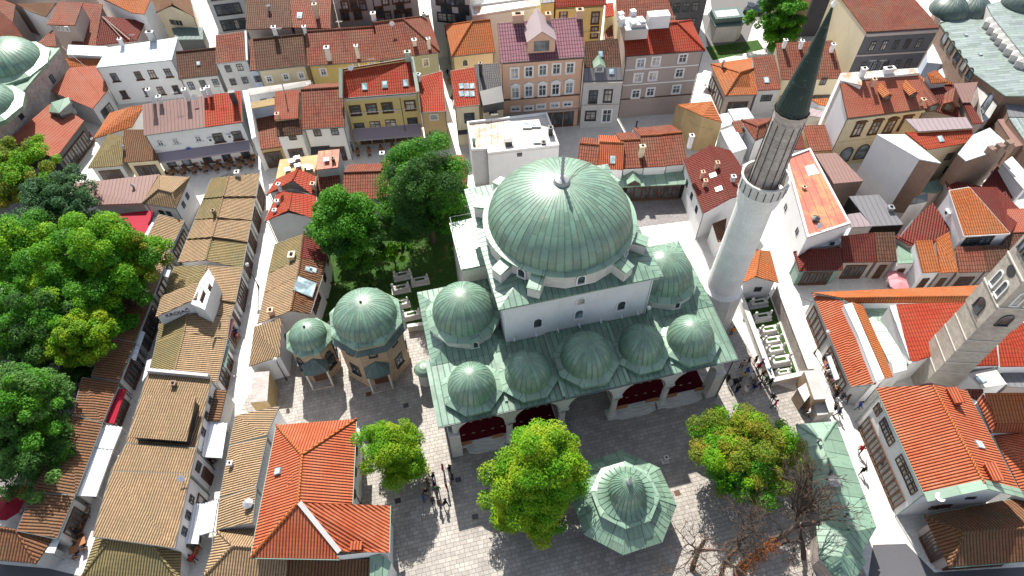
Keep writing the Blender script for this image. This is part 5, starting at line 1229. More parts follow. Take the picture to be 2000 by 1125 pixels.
win(gr, 0, [(680, 660), (765, 652), (858, 642), (935, 636)], 1.7, 2.3, 'dark'); band(gr, 0, 8.9, .18, .06, 'white_paint'); band(gr, 0, 6.2, .18, .06, 'white_paint'); band(gr, 0, 3.6, .2, .1, 'brown_paint')
q, n_ = onroof(gr, 712, 175); ac = MB().box(q-Vector((0, 0, .5)), 3.4, 3.6, 1.6, .1).box(q+Vector((.3, -.4, 1.1)), 2.2, 2.0, .5, .1).build('ventilation_unit', M['steel'], gr.root)
g = MB()
for dx, dy in ((-1.9, 1.6), (-1.9, .2), (0, 2.2), (1, -.6), (-.4, -1)): g.box(q+Vector((dx, dy, .6)), .8, .8, 1.3, .3)
g.build('duct_box', M['white_paint'], ac)
q, n_ = onroof(gr, 850, 140); MB().box(q-Vector((0, 0, .3)), 3.2, 1.6, 2.0, .1).build('chimney', M['white'], gr.root)
q = block('yellow four storey building with red roof at the top edge', [(246, 42, 13), (552, 27, 13), (545, -120, 15.5), (240, -110, 15.5)], 'yellow', 't_red', name='town_building', cat='building', ov=.3); win(q, 0, [(487, 105), (482, 188), (300, 100)], 1.1, 1.9, 'brown surround'); wins_auto(q, 0, [3.8], 3, 1.1, 1.8, 'brown surround'); band(q, 0, 12.4, .4, .35, 'yellow'); band(q, 0, 8.2, .2, .2, 'yellow')
block('tall cream stair wing left of the yellow building', [(170, 20, 14), (248, 10, 14), (245, -80, 14), (165, -75, 14)], 'yellow', 'm_grey', name='building', cat='building')
q = block('old red tiled roof behind the grey-pink building', [(606, -60, 13.2), (890, -70, 13.2), (960, 118, 10.5), (618, 125, 10.5)], 'cream', 't_redold', name='house', cat='house', ov=.2)
block('small red tiled roof strip between yellow and grey-pink buildings', [(548, 20, 9.5), (592, 15, 9.5), (602, 90, 8.6), (545, 100, 8.6)], 'cream', 't_red', name='house', cat='house')
block('white walled annex below the small red roof strip', [(540, 190, 6.2), (600, 125, 7.2), (640, 215, 6.2), (545, 228, 6.2)], 'white', 't_redold', name='house', cat='house')
kb = thing('kiosk', 'grey octagonal kiosk with dark green flat roof by the car park', 'kiosk', P(1265, 140, 0)); bd = B.__new__(B); bd.root = kb; bd.roofs = []; bd.walls = []; bd.roofpart = None
T = [P(*p, 3.6) for p in ((1150, 75), (1185, 50), (1330, 40), (1380, 120), (1345, 145), (1190, 155))]; roofmesh(bd, [T], M['m_green'], .25)
ring = inset([v2(t) for t in T], .5); mb = MB()
for i in range(6): p, q = ring[i], ring[(i+1) % 6]; mb.poly([(*p, 0), (*q, 0), (*q, 3.4), (*p, 3.4)])
mb.build('wall', M['greyw'], kb); T2 = [P(*p, 4.6) for p in ((1165, 55), (1325, 42), (1355, 98), (1195, 112))]; roofmesh(bd, [T2], M['m_green'], .9, 'roof_upstand'); c2 = [P(*p, 4.63) for p in ((1185, 65), (1315, 54), (1333, 88), (1205, 100))]; roofmesh(bd, [c2], M['m_white'], .02, 'skylight')
q = tallblock('large dark fronted building behind the kiosk', (880, -140), (1180, -160), 12, 12, 'darkp', name='building', cat='building'); wins_auto(q, 0, [9, 6, 3], 4, 1.2, 1.7, 'dark')
q = house('corner shop house with orange hipped roof by the parasols', (1250, 560), (1438, 552), (1335, 425), (1420, 400), 4.2, 'greyp', 't_orange_old', hr=5.9, hipL=True, c=(1406, 338), d=(1165, 375)); shopfront(q, 0, 3); shopfront(q, 3, 3); pipe(q, 1230, 395, .2, 1.2)
q = block('red tiled house with a roof light right of the orange corner shop', [(1440, 530, 4.8), (1576, 522, 4.8), (1550, 320, 7.0), (1412, 335, 7.0)], 'greyw', 't_redold', name='house', cat='house', ov=.1); skylight(q, 1490, 470, .8, 1.1); wins_auto(q, 0, [3.2], 2, 1, 1.2, 'dark')
q = block('ruined ochre gable wall with an orange roof behind it', [(962, 612, 6.2), (1172, 592, 6.2), (1232, 716, 5.4), (1120, 680, 6.6), (1010, 632, 6.8)], 'ochre', 't_orange_old', name='old_house', cat='house')
SH = [('white market tent roof behind the ochre gable', [(1265, 640, 3.6), (1380, 630, 3.6), (1418, 690, 3.2), (1300, 705, 3.2)]), ('white market tent roof below the larger one', [(1222, 668, 3.2), (1270, 660, 3.2), (1300, 720, 3.0), (1228, 750, 3.0)]), ('long white sheet roof leading towards the minaret balcony', [(1220, 765, 3.6), (1302, 738, 3.6), (1378, 868, 3.2), (1287, 897, 3.2)])]
for lb, pts in SH: block(lb, pts, 'greyw', 'm_white', name='market_stall', cat='stall', group='white sheet roofs left of the minaret balcony')
q = house('small white house with a red hipped roof left of the minaret balcony', (1425, 822), (1500, 790), (1440, 740), (1490, 720), 4.6, 'white', 't_redold', hr=5.6, hipL=True, hipR=True, c=(1530, 690), d=(1345, 702)); 
block('tiny red tiled roof beside the small white house', [(1288, 712, 3.9), (1345, 706, 3.9), (1365, 770, 3.4), (1320, 790, 3.4)], 'white', 't_redold', name='house', cat='house')
# shops behind the mosque
s_ = [((380, 972), (503, 984), (362, 842), (492, 840), 't_redold', 0, 'left end shop of the red tiled row behind the mosque'), ((505, 986), (650, 993), (492, 836), (636, 832), 't_orange', .5, 'bright orange roofed shop in the row behind the mosque'),
      ((652, 988), (772, 982), (640, 826), (760, 812), 't_redold', .1, 'middle shop of the old red row behind the mosque'), ((774, 980), (905, 972), (764, 796), (890, 786), 't_redold', .3, 'shop with a tall chimney in the row behind the mosque'), ((907, 970), (1032, 958), (892, 786), (1020, 772), 't_redold', .2, 'right end shop of the old red row behind the mosque')]
for k, (a, b, c, d, rf, dz, lb) in enumerate(s_):
    q = house(lb, a, b, c, d, 4.7+dz, 'white', rf, pitch=25, name='shop', cat='shop', ov=.05, gutter=None, group='red tiled shops behind the mosque', cap='t_orange_old')
    if k == 1: skylight(q, 590, 937, .8, 1.2)
    if k == 3: chimney(q, 757, 905, .7, 1.5, .5, 'cream'); pipe(q, 727, 745, .12, 1.0, 'dark_metal')
    if k == 4: chimney(q, 1040, 850, .5, 1.6, .5)
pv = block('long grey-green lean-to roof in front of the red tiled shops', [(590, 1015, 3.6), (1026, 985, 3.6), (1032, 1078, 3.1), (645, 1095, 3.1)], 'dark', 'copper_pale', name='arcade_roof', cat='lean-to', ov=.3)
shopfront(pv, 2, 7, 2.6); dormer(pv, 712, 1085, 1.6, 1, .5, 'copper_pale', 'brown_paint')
q = house('maroon roofed white house between the back court and the minaret', (1119, 1251), (1003, 938), (1285, 1160), (1160, 850), 5.6, 'white', 't_maroon', hr=7.2, c=(1281, 880), d=(1440, 1120)); 
for x, y in ((1110, 1040), (1125, 1090), (1195, 985)): chimney(q, x, y, .45, 1.0, .4, 'pink')
skylight(q, 1178, 1028, .8, .9); skylight(q, 1212, 1108, .8, .9); chimney(q, 1290, 1060, .5, .8, .5); wins_auto(q, 0, [3.5], 3, .7, 1.0, 'dark'); 
block('low brown roofed annex below the maroon roofed house', [(1175, 1310, 3.6), (1258, 1278, 3.6), (1240, 1410, 3.0), (1208, 1418, 3.0)], 'white', 't_brown', name='annex', cat='house')
tile(1000, 375)
q = house('small white gabled house with orange roof beside the minaret foot', (1330, 540), (1392, 355), (1427, 495), (1452, 340), 3.6, 'white', 't_orange_old', hr=4.9, c=(1512, 345), d=(1562, 530)); win(q, 3, [(1440, 568)], .9, .8, 'dark'); 
# ------------------------------------------------------------------ right side
tile(1500, 0)
big = tallblock('tall building with dark window front and red roof at the top right', (578, 186), (1008, 160), 12.5, 13, 'darkp', 't_redold', name='town_building', cat='building', wm={3: 'cream'}, ov=.1)
wins_auto(big, 0, [9.9, 6.3], 5, .8, 1.6, 'dark'); wins_auto(big, 0, [2.6], 4, 1.2, 2.0, 'dark'); band(big, 0, 12.0, .4, .4, 'greyp'); band(big, 0, 8.4, .25, .2, 'greyp')
cr_ = block('cream corner building with rose tiled roof and barrel dormers', [(467, 690, 9.4), (932, 632, 9.4), (884, 426, 11.8), (424, 490, 11.8)], 'cream', 't_rose', name='town_building', cat='building', ov=.2, gutter='brown_paint', wm={3: 'white'})
win(cr_, 0, [(527, 758), (625, 748), (712, 740), (800, 722)], 1.2, 2.2, 'brown surround pediment'); win(cr_, 0, [(455, 905), (550, 888)], 1.7, 2.6, 'arch dark'); band(cr_, 0, 8.9, .35, .35, 'cream'); band(cr_, 0, 4.7, .3, .25, 'cream')
for x, y in ((688, 592), (838, 578)): dormer(cr_, x, y, 1.2, 1, .9, 't_orange_old', 'brown_paint')
chimney(cr_, 605, 500, .5, 1.0, .5, 'pink'); chimney(cr_, 545, 445, .7, 1.2, .5); chimney(cr_, 700, 425, 1.5, .7, .6); chimney(cr_, 895, 610, .5, .8, .5, 'pink')
block('pale pink flat roof behind the rose tiled roof', [(424, 428, 12.2), (868, 398, 12.2), (884, 428, 12.0), (552, 462, 12.0), (550, 500, 11.9), (424, 470, 12)], 'white', 'm_rust', name='roof_terrace', cat='building')
q = block('red-brown tiled house with three white chimneys behind the spire', [(82, 466, 5.8), (440, 458, 5.8), (378, 236, 8.8), (45, 252, 8.8)], 'cream', 't_redold', name='house', cat='house', ov=.15); win(q, 0, [(250, 478), (325, 472)], 1.0, 1.6, 'brown'); shopfront(q, 0, 5)
for x, y in ((90, 275), (187, 280), (368, 300)): chimney(q, x, y, .5, 1.2, .5)
block('small orange roofed white annex left of the cream building', [(250, 580, 5.2), (385, 572, 5.6), (370, 625, 5.0), (300, 612, 5.0)], 'white', 't_orange_old', name='annex', cat='house')
block('grey metal roof below the small orange annex', [(210, 620, 4.2), (335, 655, 4.4), (330, 690, 4.2), (205, 672, 4.0)], 'greyw', 'm_mauve', name='annex', cat='house')
block('small house with red tiles and rooftop clutter behind the spire base', [(205, 735, 4.9), (335, 730, 4.9), (378, 880, 3.8), (250, 885, 3.8)], 'ochre', 't_redold', name='house', cat='house')
block('maroon roof strip left of the cluttered red roof', [(120, 790, 4.6), (200, 780, 4.6), (215, 870, 4.2), (110, 880, 4.2)], 'greyw', 't_maroon', name='house', cat='house')
rr = block('white walled building with faded rust-red sheet roof right of the minaret', [(100, 925, 7.0), (245, 872, 7.0), (480, 1312, 7.0), (228, 1395, 7.0)], 'white', 'm_red', name='building', cat='building', parapet=.2, pm='white')
wl = rr.walls[3] if abs(rr.walls[3][0].x) else None
roofmesh(rr, [[P(215, 975, 7.04), P(270, 960, 7.04), P(302, 1015, 7.04), P(238, 1030, 7.04)]], M['m_white'], .02, 'roof_patch'); win(rr, 3, [(105, 1215), (172, 1355)], .7, .9, 'dark plain'); pipe(rr, 275, 1290, .3, .4, 'dark_metal'); chimney(rr, 208, 1105, .4, .3, .4, 'pink')
pl = rr.walls[3]; a, b_ = (pl[0], pl[1]) if pl[0].y > pl[1].y else (pl[1], pl[0]); rt = (b_-a).normalized(); nn = rt.cross(Vector((0, 0, 1))); q = a.lerp(b_, .2)+nn*.05
M['red_letter'] = flat('red_lettering', (.45, .03, .05), .5, .3)
letters(rr, 'ARAS', Vector((q.x, q.y, 5.6)), rt, Vector((0, 0, 1)), .8, 'red_letter')
block('orange-brown sheet roof beside the faded red one', [(275, 902, 6.0), (400, 895, 6.0), (560, 1060, 5.6), (385, 1076, 5.6)], 'brick', 'm_brown', name='building', cat='building')
q = block('dark grey sheet metal roof below the orange-brown one', [(475, 1150, 5.0), (650, 1140, 5.0), (797, 1315, 4.6), (610, 1325, 4.6)], 'dark', 'm_grey', name='building', cat='building'); chimney(q, 712, 1230, .6, .5, .6, 'steel')
block('mauve sheet metal roof joined to the dark grey one', [(466, 1256, 4.9), (540, 1245, 4.9), (612, 1325, 4.6), (490, 1332, 4.6)], 'greyw', 'm_mauve', name='building', cat='building')
q = block('low white house with a hatch window below the faded red roof', [(232, 1398, 4.6), (490, 1332, 4.6), (442, 1432, 4.0), (218, 1455, 4.0)], 'white', 'm_white', name='house', cat='house'); win(q, 2, [(375, 1425)], .6, .6, 'dark plain')
tile(1500, 375)
q = house('maroon hipped corner shop with a green shop front', (184, 463), (440, 456), (265, 338), (432, 335), 3.3, 'gutter_green', 't_maroon', hr=4.5, hipL=True, c=(432, 320), d=(150, 352), name='shop', cat='shop', group='maroon roofed shops on the right street'); shopfront(q, 0, 4)
q = block('maroon roofed shop right of the hipped corner shop', [(442, 412, 3.5), (640, 408, 3.5), (625, 235, 5.4), (430, 258, 5.4)], 'greyp', 't_maroon', name='shop', cat='shop', group='maroon roofed shops on the right street', ov=.2); shopfront(q, 0, 3)
q = block('dark tiled shop beside the grey flat roof on the right street', [(642, 408, 3.6), (757, 404, 3.6), (745, 234, 5.4), (627, 236, 5.4)], 'greyp', 't_dark', name='shop', cat='shop', group='maroon roofed shops on the right street', ov=.2); shopfront(q, 0, 2)
q = block('flat green-grey roof over a glass shop front', [(762, 270, 4.0), (820, 266, 4.0), (856, 415, 3.7), (760, 420, 3.7)], 'white', 'copper_pale', name='shop', cat='shop'); shopfront(q, 2, 2)
q = block('orange roof slope beside a white wall lit yellow-green', [(862, 286, 5.6), (962, 280, 5.6), (1012, 466, 4.0), (908, 472, 4.0)], 'white', 't_orange_old', name='house', cat='house', ov=.1); shopfront(q, 2, 2)
pip = P(750, 255, 3.5); 
q = block('dark maroon low roof spreading below the white house', [(965, 60, 5.8), (1066, 216, 5.2), (985, 284, 4.8), (832, 312, 4.6), (745, 265, 4.6)], 'greyp', 't_maroon', name='house', cat='house')
MB().tube([P(775, 262, 4.8), P(850, 165, 7.0)], .1, 8).build('flue_pipe', M['steel'], q.root)
for pts, rf, lb in (([(984, 275, 5.4), (1062, 230, 5.4), (1116, 466, 4.0), (1014, 474, 4.0)], 't_orange_old', 'patchy orange roof slope with a metal strip on its left'), ([(1102, 322, 5.2), (1260, 316, 5.2), (1280, 466, 3.8), (1120, 470, 3.8)], 't_redold', 'red roof below the white house with green windows'), ([(1262, 316, 5.2), (1400, 308, 5.2), (1430, 462, 3.8), (1282, 466, 3.8)], 't_dark', 'dark brown roof right of the red one'), ([(1402, 240, 5.8), (1600, 230, 5.8), (1620, 460, 4.0), (1432, 462, 4.0)], 't_dark', 'dark roof at the right edge above the clock tower'), ([(1402, 100, 6.5), (1600, 90, 6.5), (1600, 230, 5.9), (1400, 238, 5.9)], 't_rose', 'rose-brown roof at the right edge of the photo')):
    q = block(lb, pts, 'greyp', rf, name='house', cat='house', ov=.15); shopfront(q, 2, 3)
q = block('white house with bright orange roof and green shuttered windows', [(1150, 257, 6.4), (1418, 242, 6.4), (1180, -30, 8.8), (1062, -10, 8.8)], 'white', 't_orange_old', name='white_house', cat='house', ov=.1, gutter='white_paint'); win(q, 0, [(1185, 287), (1272, 281)], 1.5, 1.2, 'dark surround'); win(q, 3, [(1028, 60)], .8, 1.2, 'dark'); acbox(q, 3, 1050, 130)
block('dark red back slope beyond the bright orange roof', [(1418, 244, 6.3), (1500, 120, 6), (1340, -30, 6.6), (1182, -30, 8.7)], 'greyp', 't_maroon', name='house', cat='house')
block('glazed lean-to with white glazing bars above the maroon roof', [(860, 30, 5.6), (935, 5, 5.6), (935, 55, 5.0), (830, 72, 5.0)], 'white', 'glass', name='conservatory', cat='lean-to')
tile(1500, 0)
q = block('tall white firewall house with a light blue metal roof edge', [(638, 787, 9.8), (890, 932, 9.8), (1015, 955, 9.4), (802, 787, 9.8)], 'white', 'm_white', name='tall_house', cat='house', wm={1: 'brick'})
q = block('brick house with a mauve sheet metal roof', [(805, 697, 10.2), (1160, 686, 10.2), (1200, 750, 10.0), (880, 770, 10.0)], 'ochre', 'm_mauve', name='tall_house', cat='house')
q = block('house with bright red striped roof below the mauve roof', [(804, 775, 9.8), (1198, 752, 9.8), (1200, 830, 8.9), (932, 876, 8.9)], 'cream', 't_red', name='tall_house', cat='house', ov=.1); skylight(q, 1010, 815, .8, 1.0); win(q, 2, [(1060, 915), (1110, 935), (1050, 990)], 1.0, 1.2, 'dark')
q = block('brick house with a sloping light blue metal roof', [(1160, 942, 9.2), (1420, 855, 9.2), (1300, 748, 10.0), (1200, 790, 10.0), (1112, 900, 9.2)], 'brick', 'm_white', name='tall_house', cat='house'); 
for t in (.5, .7, .9): MB().box(P(*lp((1160, 942), (1420, 855), t), 9.2), .8, .8, 1.0, .3).build('chimney', M['brick'], q.root)
for pts, rf, wl_, lb in (([(905, 500, 8), (1085, 494, 8), (1130, 690, 6.5), (940, 640, 6.5)], 't_maroon', 'greyp', 'maroon roof with two small gable dormers'), ([(870, 430, 8.6), (935, 470, 8.4), (1080, 478, 8.4), (1085, 492, 8.2), (905, 500, 8.0)], 't_orange_old', 'greyp', 'narrow orange roof strip above the dormered roof'),
    ([(932, 432, 9.6), (985, 408, 9.6), (1056, 480, 8.8), (958, 490, 8.8)], 't_orange_old', 'greyw', 'small steep orange roof by the light blue sheds'), ([(1145, 602, 7.4), (1185, 600, 7.4), (1262, 722, 6.6), (1200, 725, 6.6)], 't_maroon', 'greyp', 'dark maroon roof left of the old stone gate'), ([(1085, 490, 8.4), (1230, 480, 8.4), (1190, 600, 7.6), (1140, 600, 7.6)], 'm_brown', 'brick', 'brown sheet roof behind the maroon one'),
    ([(1260, 1075, 5.2), (1345, 972, 6.0), (1480, 1130, 5.0), (1400, 1180, 4.6), (1250, 1110, 5)], 't_maroon', 'greyp', 'maroon roof below the brick house on the right'), ([(1040, 1055, 5), (1250, 1090, 5), (1290, 1180, 4.4), (1180, 1180, 4.4), (1060, 1120, 4.8)], 't_maroon', 'greyp', 'maroon roof piece beside the brick house foot'), ([(885, 1080, 4.2), (1032, 1040, 4.2), (1040, 1100, 3.9), (990, 1130, 3.9), (860, 1120, 3.9)], 'm_green', 'greyp', 'dark grey flat roof between the brick houses'), ([(1370, 960, 7.0), (1430, 915, 7.0), (1560, 1060, 6.8), (1500, 1110, 6.8)], 'membrane', 'white', 'white flat roof at the right edge')):
    q = block(lb, pts, wl_, rf, name='house', cat='house', ov=.1)
    if 'dormers' in lb: dormer(q, 955, 655, 1.6, 1, 1.2, 't_redold', 'brown_paint'); dormer(q, 1045, 650, 1.6, 1, 1.2, 't_redold', 'brown_paint')
for pts, lb in (([(935, 300, 5), (985, 228, 5), (1072, 352, 4.6), (1062, 378, 4.4), (932, 366, 4.6)], 'light blue and white sheet shed by the stone market wall'), ([(1000, 410, 4), (1062, 378, 4), (1050, 450, 3.6), (1010, 465, 3.6)], 'small pale shed below the light blue shed')): block(lb, pts, 'blue', 'm_white', name='shed', cat='shed')
# covered stone market with lead roofs
bz = block('long stone covered market with pale green lead roof at the right edge', [(1012, 140, 8.2), (1215, 434, 8.2), (1392, 560, 8.2), (1640, 560, 8.8), (1272, 62, 8.8)], 'brick', 'lead', name='covered_market', cat='market hall', gutter='copper_pale')
for t in (.12, .3, .48, .66, .84):
    x, y = lp((1012, 140), (1215, 434), t); win(bz, 0, [(x+2, y+45)], 1.3, 1.7, 'arch dark')
for x, y in ((1155, 213), (1228, 158), (1230, 188), (1312, 272), (1240, 328), (1355, 348), (1395, 372), (1420, 385), (1480, 410)): skylight(bz, x, y, .5, .5, .35)
for k, (x, y) in enumerate(((1295, 140), (1318, 172), (1342, 205), (1366, 236), (1392, 266), (1418, 298), (1450, 335), (1482, 370))):
    q = P(x, y, 9.2); MB().box(Vector((q.x, q.y, 8)), 1.4, 1.4, 1.7, .9).lathe([(1.0, 9.7), (0, 10.3)], Vector((q.x, q.y, 0)), 4, a0=.9+math.pi/4).build('chimney', M['limestone'], bz.root)
bz2 = block('higher barrel roofed nave of the covered market', [(1282, 28, 10.4), (1312, 90, 10.4), (1520, 352, 10.4), (1720, 300, 10.8), (1430, -12, 10.8)], 'limestone', 'lead', name='covered_market', cat='market hall')
q = block('flat lead roof carrying two grey domes at the top right', [(1000, 8, 8.2), (1255, -20, 8.2), (1262, 108, 8.2), (1012, 130, 8.2)], 'brick', 'lead', name='covered_market', cat='market hall')
for x, y in ((1060, 68), (1185, 62), (1490, 20)): c = P(x, y, 8.3 if x < 1400 else 10.8); dome(q.root, Vector((c.x, c.y, c.z)), 3.2, 2.4, 28, 'copper_dark', 'dome', seg=48, rings=10)
q = block('dark lead roof by the arched stone gate', [(1380, 566, 7), (1620, 566, 7), (1640, 690, 6.6), (1412, 684, 6.6)], 'brick', 'm_grey', name='covered_market', cat='market hall')
q = block('pale lead roof strip at the right edge below the dark lead roof', [(1412, 690, 6.6), (1640, 692, 6.6), (1640, 900, 6.2), (1520, 845, 6.2)], 'brick', 'lead', name='covered_market', cat='market hall')
q = block('old stone gate building with a round arch opening', [(1218, 448, 7.2), (1250, 470, 7.2), (1362, 462, 7.2), (1376, 560, 6.6), (1300, 690, 6.2), (1255, 715, 6.2)], 'rubble', 'concrete', name='stone_gate', cat='gate'); win(q, 5, [(1290, 600)], 1.8, 2.8, 'arch dark'); wins_auto(q, 4, [3.2], 1, 1.5, 2.4, 'arch dark')
for x, y, lb in ((1395, 780, 'brick wall of the market with arched openings at the right edge'),): q = block(lb, [(1345, 700, 5.6), (1412, 690, 5.6), (1520, 845, 5.6), (1450, 860, 5.6)], 'brick', 'm_brown', name='market_annex', cat='building'); wins_auto(q, 3, [3.4], 3, 1.3, 1.8, 'arch dark')
q = tallblock('ochre brick building corner behind the spire at the top edge', (180, -110), (300, -120), 12, 6, 'ochre', name='building', cat='building')
q = tallblock('dark roofed building left of the cream firewall at the top edge', (300, -95), (420, -100), 10, 12, 'darkp', name='building', cat='building')
tile(1500, 0); aerial(cr_, 575, 440, 2.4); aerial(cr_, 640, 432, 2.2); dish(rr, 285, 1340); tile(1000, 0); aerial(pk, 60, 130); aerial(nb, 510, 250); aerial(gr, 930, 160); tile(500, 0); aerial(hh1, 150, 225); aerial(hh2, 500, 185); dish(hh3, 800, 160); aerial(hh5, 330, 545); dish(y1, 560, 420); aerial(wb, 1400, 740, 2.2); tile(0, 0); aerial(wh, 800, 260); aerial(cf, 1050, 600); aerial(cf, 1300, 560); dish(cf, 1150, 590); tile(0, 750); dish(c3, 1080, 560); 
# ------------------------------------------------------------------ lower right: walled court, clock tower, big orange roofed inn
tile(1500, 375)
q = block('long orange roofed wing of the walled court, running to the clock tower', [(255, 587, 4.2), (860, 562, 4.2), (1310, 543, 4.2), (1250, 606, 5.6), (430, 618, 5.6)], 'greyw', 't_orange_old', name='court_wing', cat='building', ov=.2)
q2 = block('inner slope of the long orange roofed wing', [(432, 618, 5.6), (1252, 606, 5.6), (1240, 648, 4.8), (490, 648, 4.8)], 'white', 't_orange_old', name='court_wing', cat='building')
cw = block('orange roofed street wing of the walled court beside the white street', [(258, 590, 3.6), (440, 640, 5.4), (540, 860, 5.4), (632, 1122, 5.4), (485, 1140, 3.6), (365, 850, 3.6)], 'greyw', 't_orange', name='court_wing', cat='building', ov=.2, gutter='gutter'); shopfront(cw, 4, 4); shopfront(cw, 5, 3)
q = block('curved white parapet along the orange street wing', [(445, 660, 5.9), (492, 648, 5.9), (570, 830, 5.9), (684, 1090, 5.9), (632, 1105, 5.9), (530, 840, 5.9)], 'white', 'm_white', name='parapet_wall', cat='wall')
block('inner orange strip roof behind the curved white parapet', [(492, 642, 5.6), (555, 662, 4.8), (640, 850, 4.8), (732, 1080, 4.8), (690, 1092, 5.6), (575, 830, 5.6)], 'greyw', 't_orange_old', name='court_wing', cat='building')
q = block('grey sheet roof over the inner court', [(558, 684, 3.6), (712, 678, 3.6), (800, 880, 4.6), (842, 1000, 4.6), (740, 1062, 3.8), (700, 975, 3.8)], 'greyw', 'copper_pale', name='court_roof', cat='roof')
q = block('red roofed hall with two skylights below the long wing', [(752, 656, 6.2), (1420, 640, 6.2), (1240, 860, 4.8), (875, 990, 4.6), (832, 990, 4.6)], 'white', 't_red', name='hall', cat='building', ov=.1)
skylight(q, 822, 770, .9, 1.6, .2); skylight(q, 915, 808, .9, 1.6, .2)
block('white firewall at the left end of the red roofed hall', [(712, 668, 6.6), (750, 660, 6.6), (832, 985, 5.4), (800, 900, 5.4)], 'white', 'm_white', name='firewall', cat='wall')
q = block('small glass topped box on the inner court roof', [(722, 985, 5.2), (805, 982, 5.2), (815, 1040, 5.2), (738, 1060, 5.2)], 'greyw', 'm_white', name='roof_box', cat='skylight')
q = block('red roof right of the clock tower foot', [(1345, 800, 6.4), (1520, 760, 6.4), (1560, 1020, 4.8), (1365, 1022, 4.8)], 'white', 't_red', name='house', cat='house')
q = block('red roof behind the clock tower foot', [(1180, 900, 6.0), (1338, 880, 6.0), (1352, 1015, 4.8), (1180, 1020, 4.8)], 'white', 't_red', name='house', cat='house')
q = block('low roofs with white parapets right of the clock tower', [(1170, 1060, 4), (1330, 1030, 4.4), (1400, 1125, 4.4), (1250, 1150, 4)], 'white', 'membrane', name='building', cat='building'); skylight(q, 1245, 1100, .9, .9)
block('dark flat roof at the right edge below the red roofs', [(1355, 1035, 3.4), (1560, 1030, 3.4), (1560, 1150, 3.4), (1405, 1140, 3.4)], 'greyp', 'm_grey', name='building', cat='building')
# clock tower
tile(0, 0, 1)
ca, cb, cc_ = P(1794, 716, 0), P(1838, 728, 0), P(1884, 716, 0)
cb = P(1836, 742, 0); e1 = (P(1787, 722, 0)-cb); wT = 4.3; 
ang = rad(-5); ex = Vector((math.cos(ang), math.sin(ang), 0)); ey = Vector((-math.sin(ang), math.cos(ang), 0)); 
ctc = P(1836, 715, 3.0); ctc.z = 0
ct = thing('clock_tower', 'square stone clock tower with arched windows and a clock face', 'tower', ctc)
def ring4(h, z): return [ctc+ex*x*h+ey*y*h+Vector((0, 0, z)) for x, y in ((-1, -1), (1, -1), (1, 1), (-1, 1))]
mb = MB(); lv = [(2.2, 0), (2.12, 12.6), (2.12, 12.6)]
for (h0, z0), (h1, z1) in zip([(1.8, 0), (1.68, 13), (1.78, 13), (1.78, 24.0)], [(1.68, 13), (1.78, 13), (1.78, 24.0), (1.78, 24.0)]):
    a, b_ = ring4(h0, z0), ring4(h1, z1)
    for i in range(4): mb.poly([a[i], a[(i+1) % 4], b_[(i+1) % 4], b_[i]])
mb.build('shaft', M['tower'], ct)
g = MB()
for z in (4.5, 6.6, 8.7, 10.8, 16.6, 20.6):
    r_ = ring4(1.8-.0092*z if z < 13 else 1.82, z)
    g = MB()
    for i in range(4): g.bar(r_[i], r_[(i+1) % 4], .12, .14)
    g.build('string_course', M['stone_trim'], ct)
tt = type('o', (), {'root': ct})
for nn, tv in ((-ex, -ey), (-ey, ex), (ex, ey), (ey, -ex)):
    put_window(tt, ctc+nn*1.78+Vector((0, 0, 14.6)), nn, 1.05, 1.6, 'arch dark')
    for s_ in (-1, 1): put_window(tt, ctc+nn*1.78+tv*s_*.65+Vector((0, 0, 18.0)), nn, .6, 1.9, 'arch')
    f = MB(); c = ctc+nn*1.81+Vector((0, 0, 19.9)); f.poly([c+tv*.62*math.cos(k*math.pi/10)+Vector((0, 0, .62*math.sin(k*math.pi/10))) for k in range(20)]); f.build('clock_face', M['dark_metal'], ct)
    for s_ in (-1, 0, 1): put_window(tt, ctc+nn*1.78+tv*s_*1.0+Vector((0, 0, 22.6)), nn, .5, 1.4, 'arch dark')
MB().lathe([(2.6, 24.0), (2.8, 24.05), (2.8, 24.2), (.9, 26.6)], ctc, 4, a0=ang+math.pi/4).build('roof', M['copper_pale'], ct)
# large inn
inn = house('large white inn with long orange-red roof and a row of upper windows', (1808, 969), (1711, 757), (1923, 944), (1822, 752), 7.0, 'white', 't_orange', hr=9.6, c=(1888, 762), d=(1994, 962), name='inn', cat='building', ov=.6, gutter='gutter_green', cap='t_orange_old')
g = MB(); A_, B_, C_ = P(1808, 971, 7.02), P(1925, 946, 9.62), P(1996, 964, 7.02); g.bar(A_, B_, .9, .12); g.bar(B_, C_, .9, .12); g.build('roof_verge', M['copper_pale'], inn.root)
tile(1500, 750)
for x, y in ((612, 72), (628, 108), (645, 150), (680, 235), (700, 283), (718, 325), (778, 452), (800, 500), (825, 555), (848, 610), (868, 668)): win(inn, 0, [(x, y)], 1.0, 1.4, 'brown')
win(inn, 3, [(975, 722), (1010, 716), (1040, 712)], 1.0, .8, 'brown'); win(inn, 3, [(1187, 665)], .9, .5, 'dark')
shopfront(inn, 0, 8, 2.6, .5)
chimney(inn, 1078, 85, 1.6, .7, .9, 't_orange', False); chimney(inn, 1300, 530, 1.6, .7, .9, 't_orange', False); skylight(inn, 1240, 355, .8, 1.1)
dish = P(1005, 665, 7.6); MB().lathe([(0, 0), (.45, .15)], dish, 12).tube([dish, dish-Vector((0, 0, .6))], .03, 5).build('satellite_dish', M['white_paint'], inn.root)
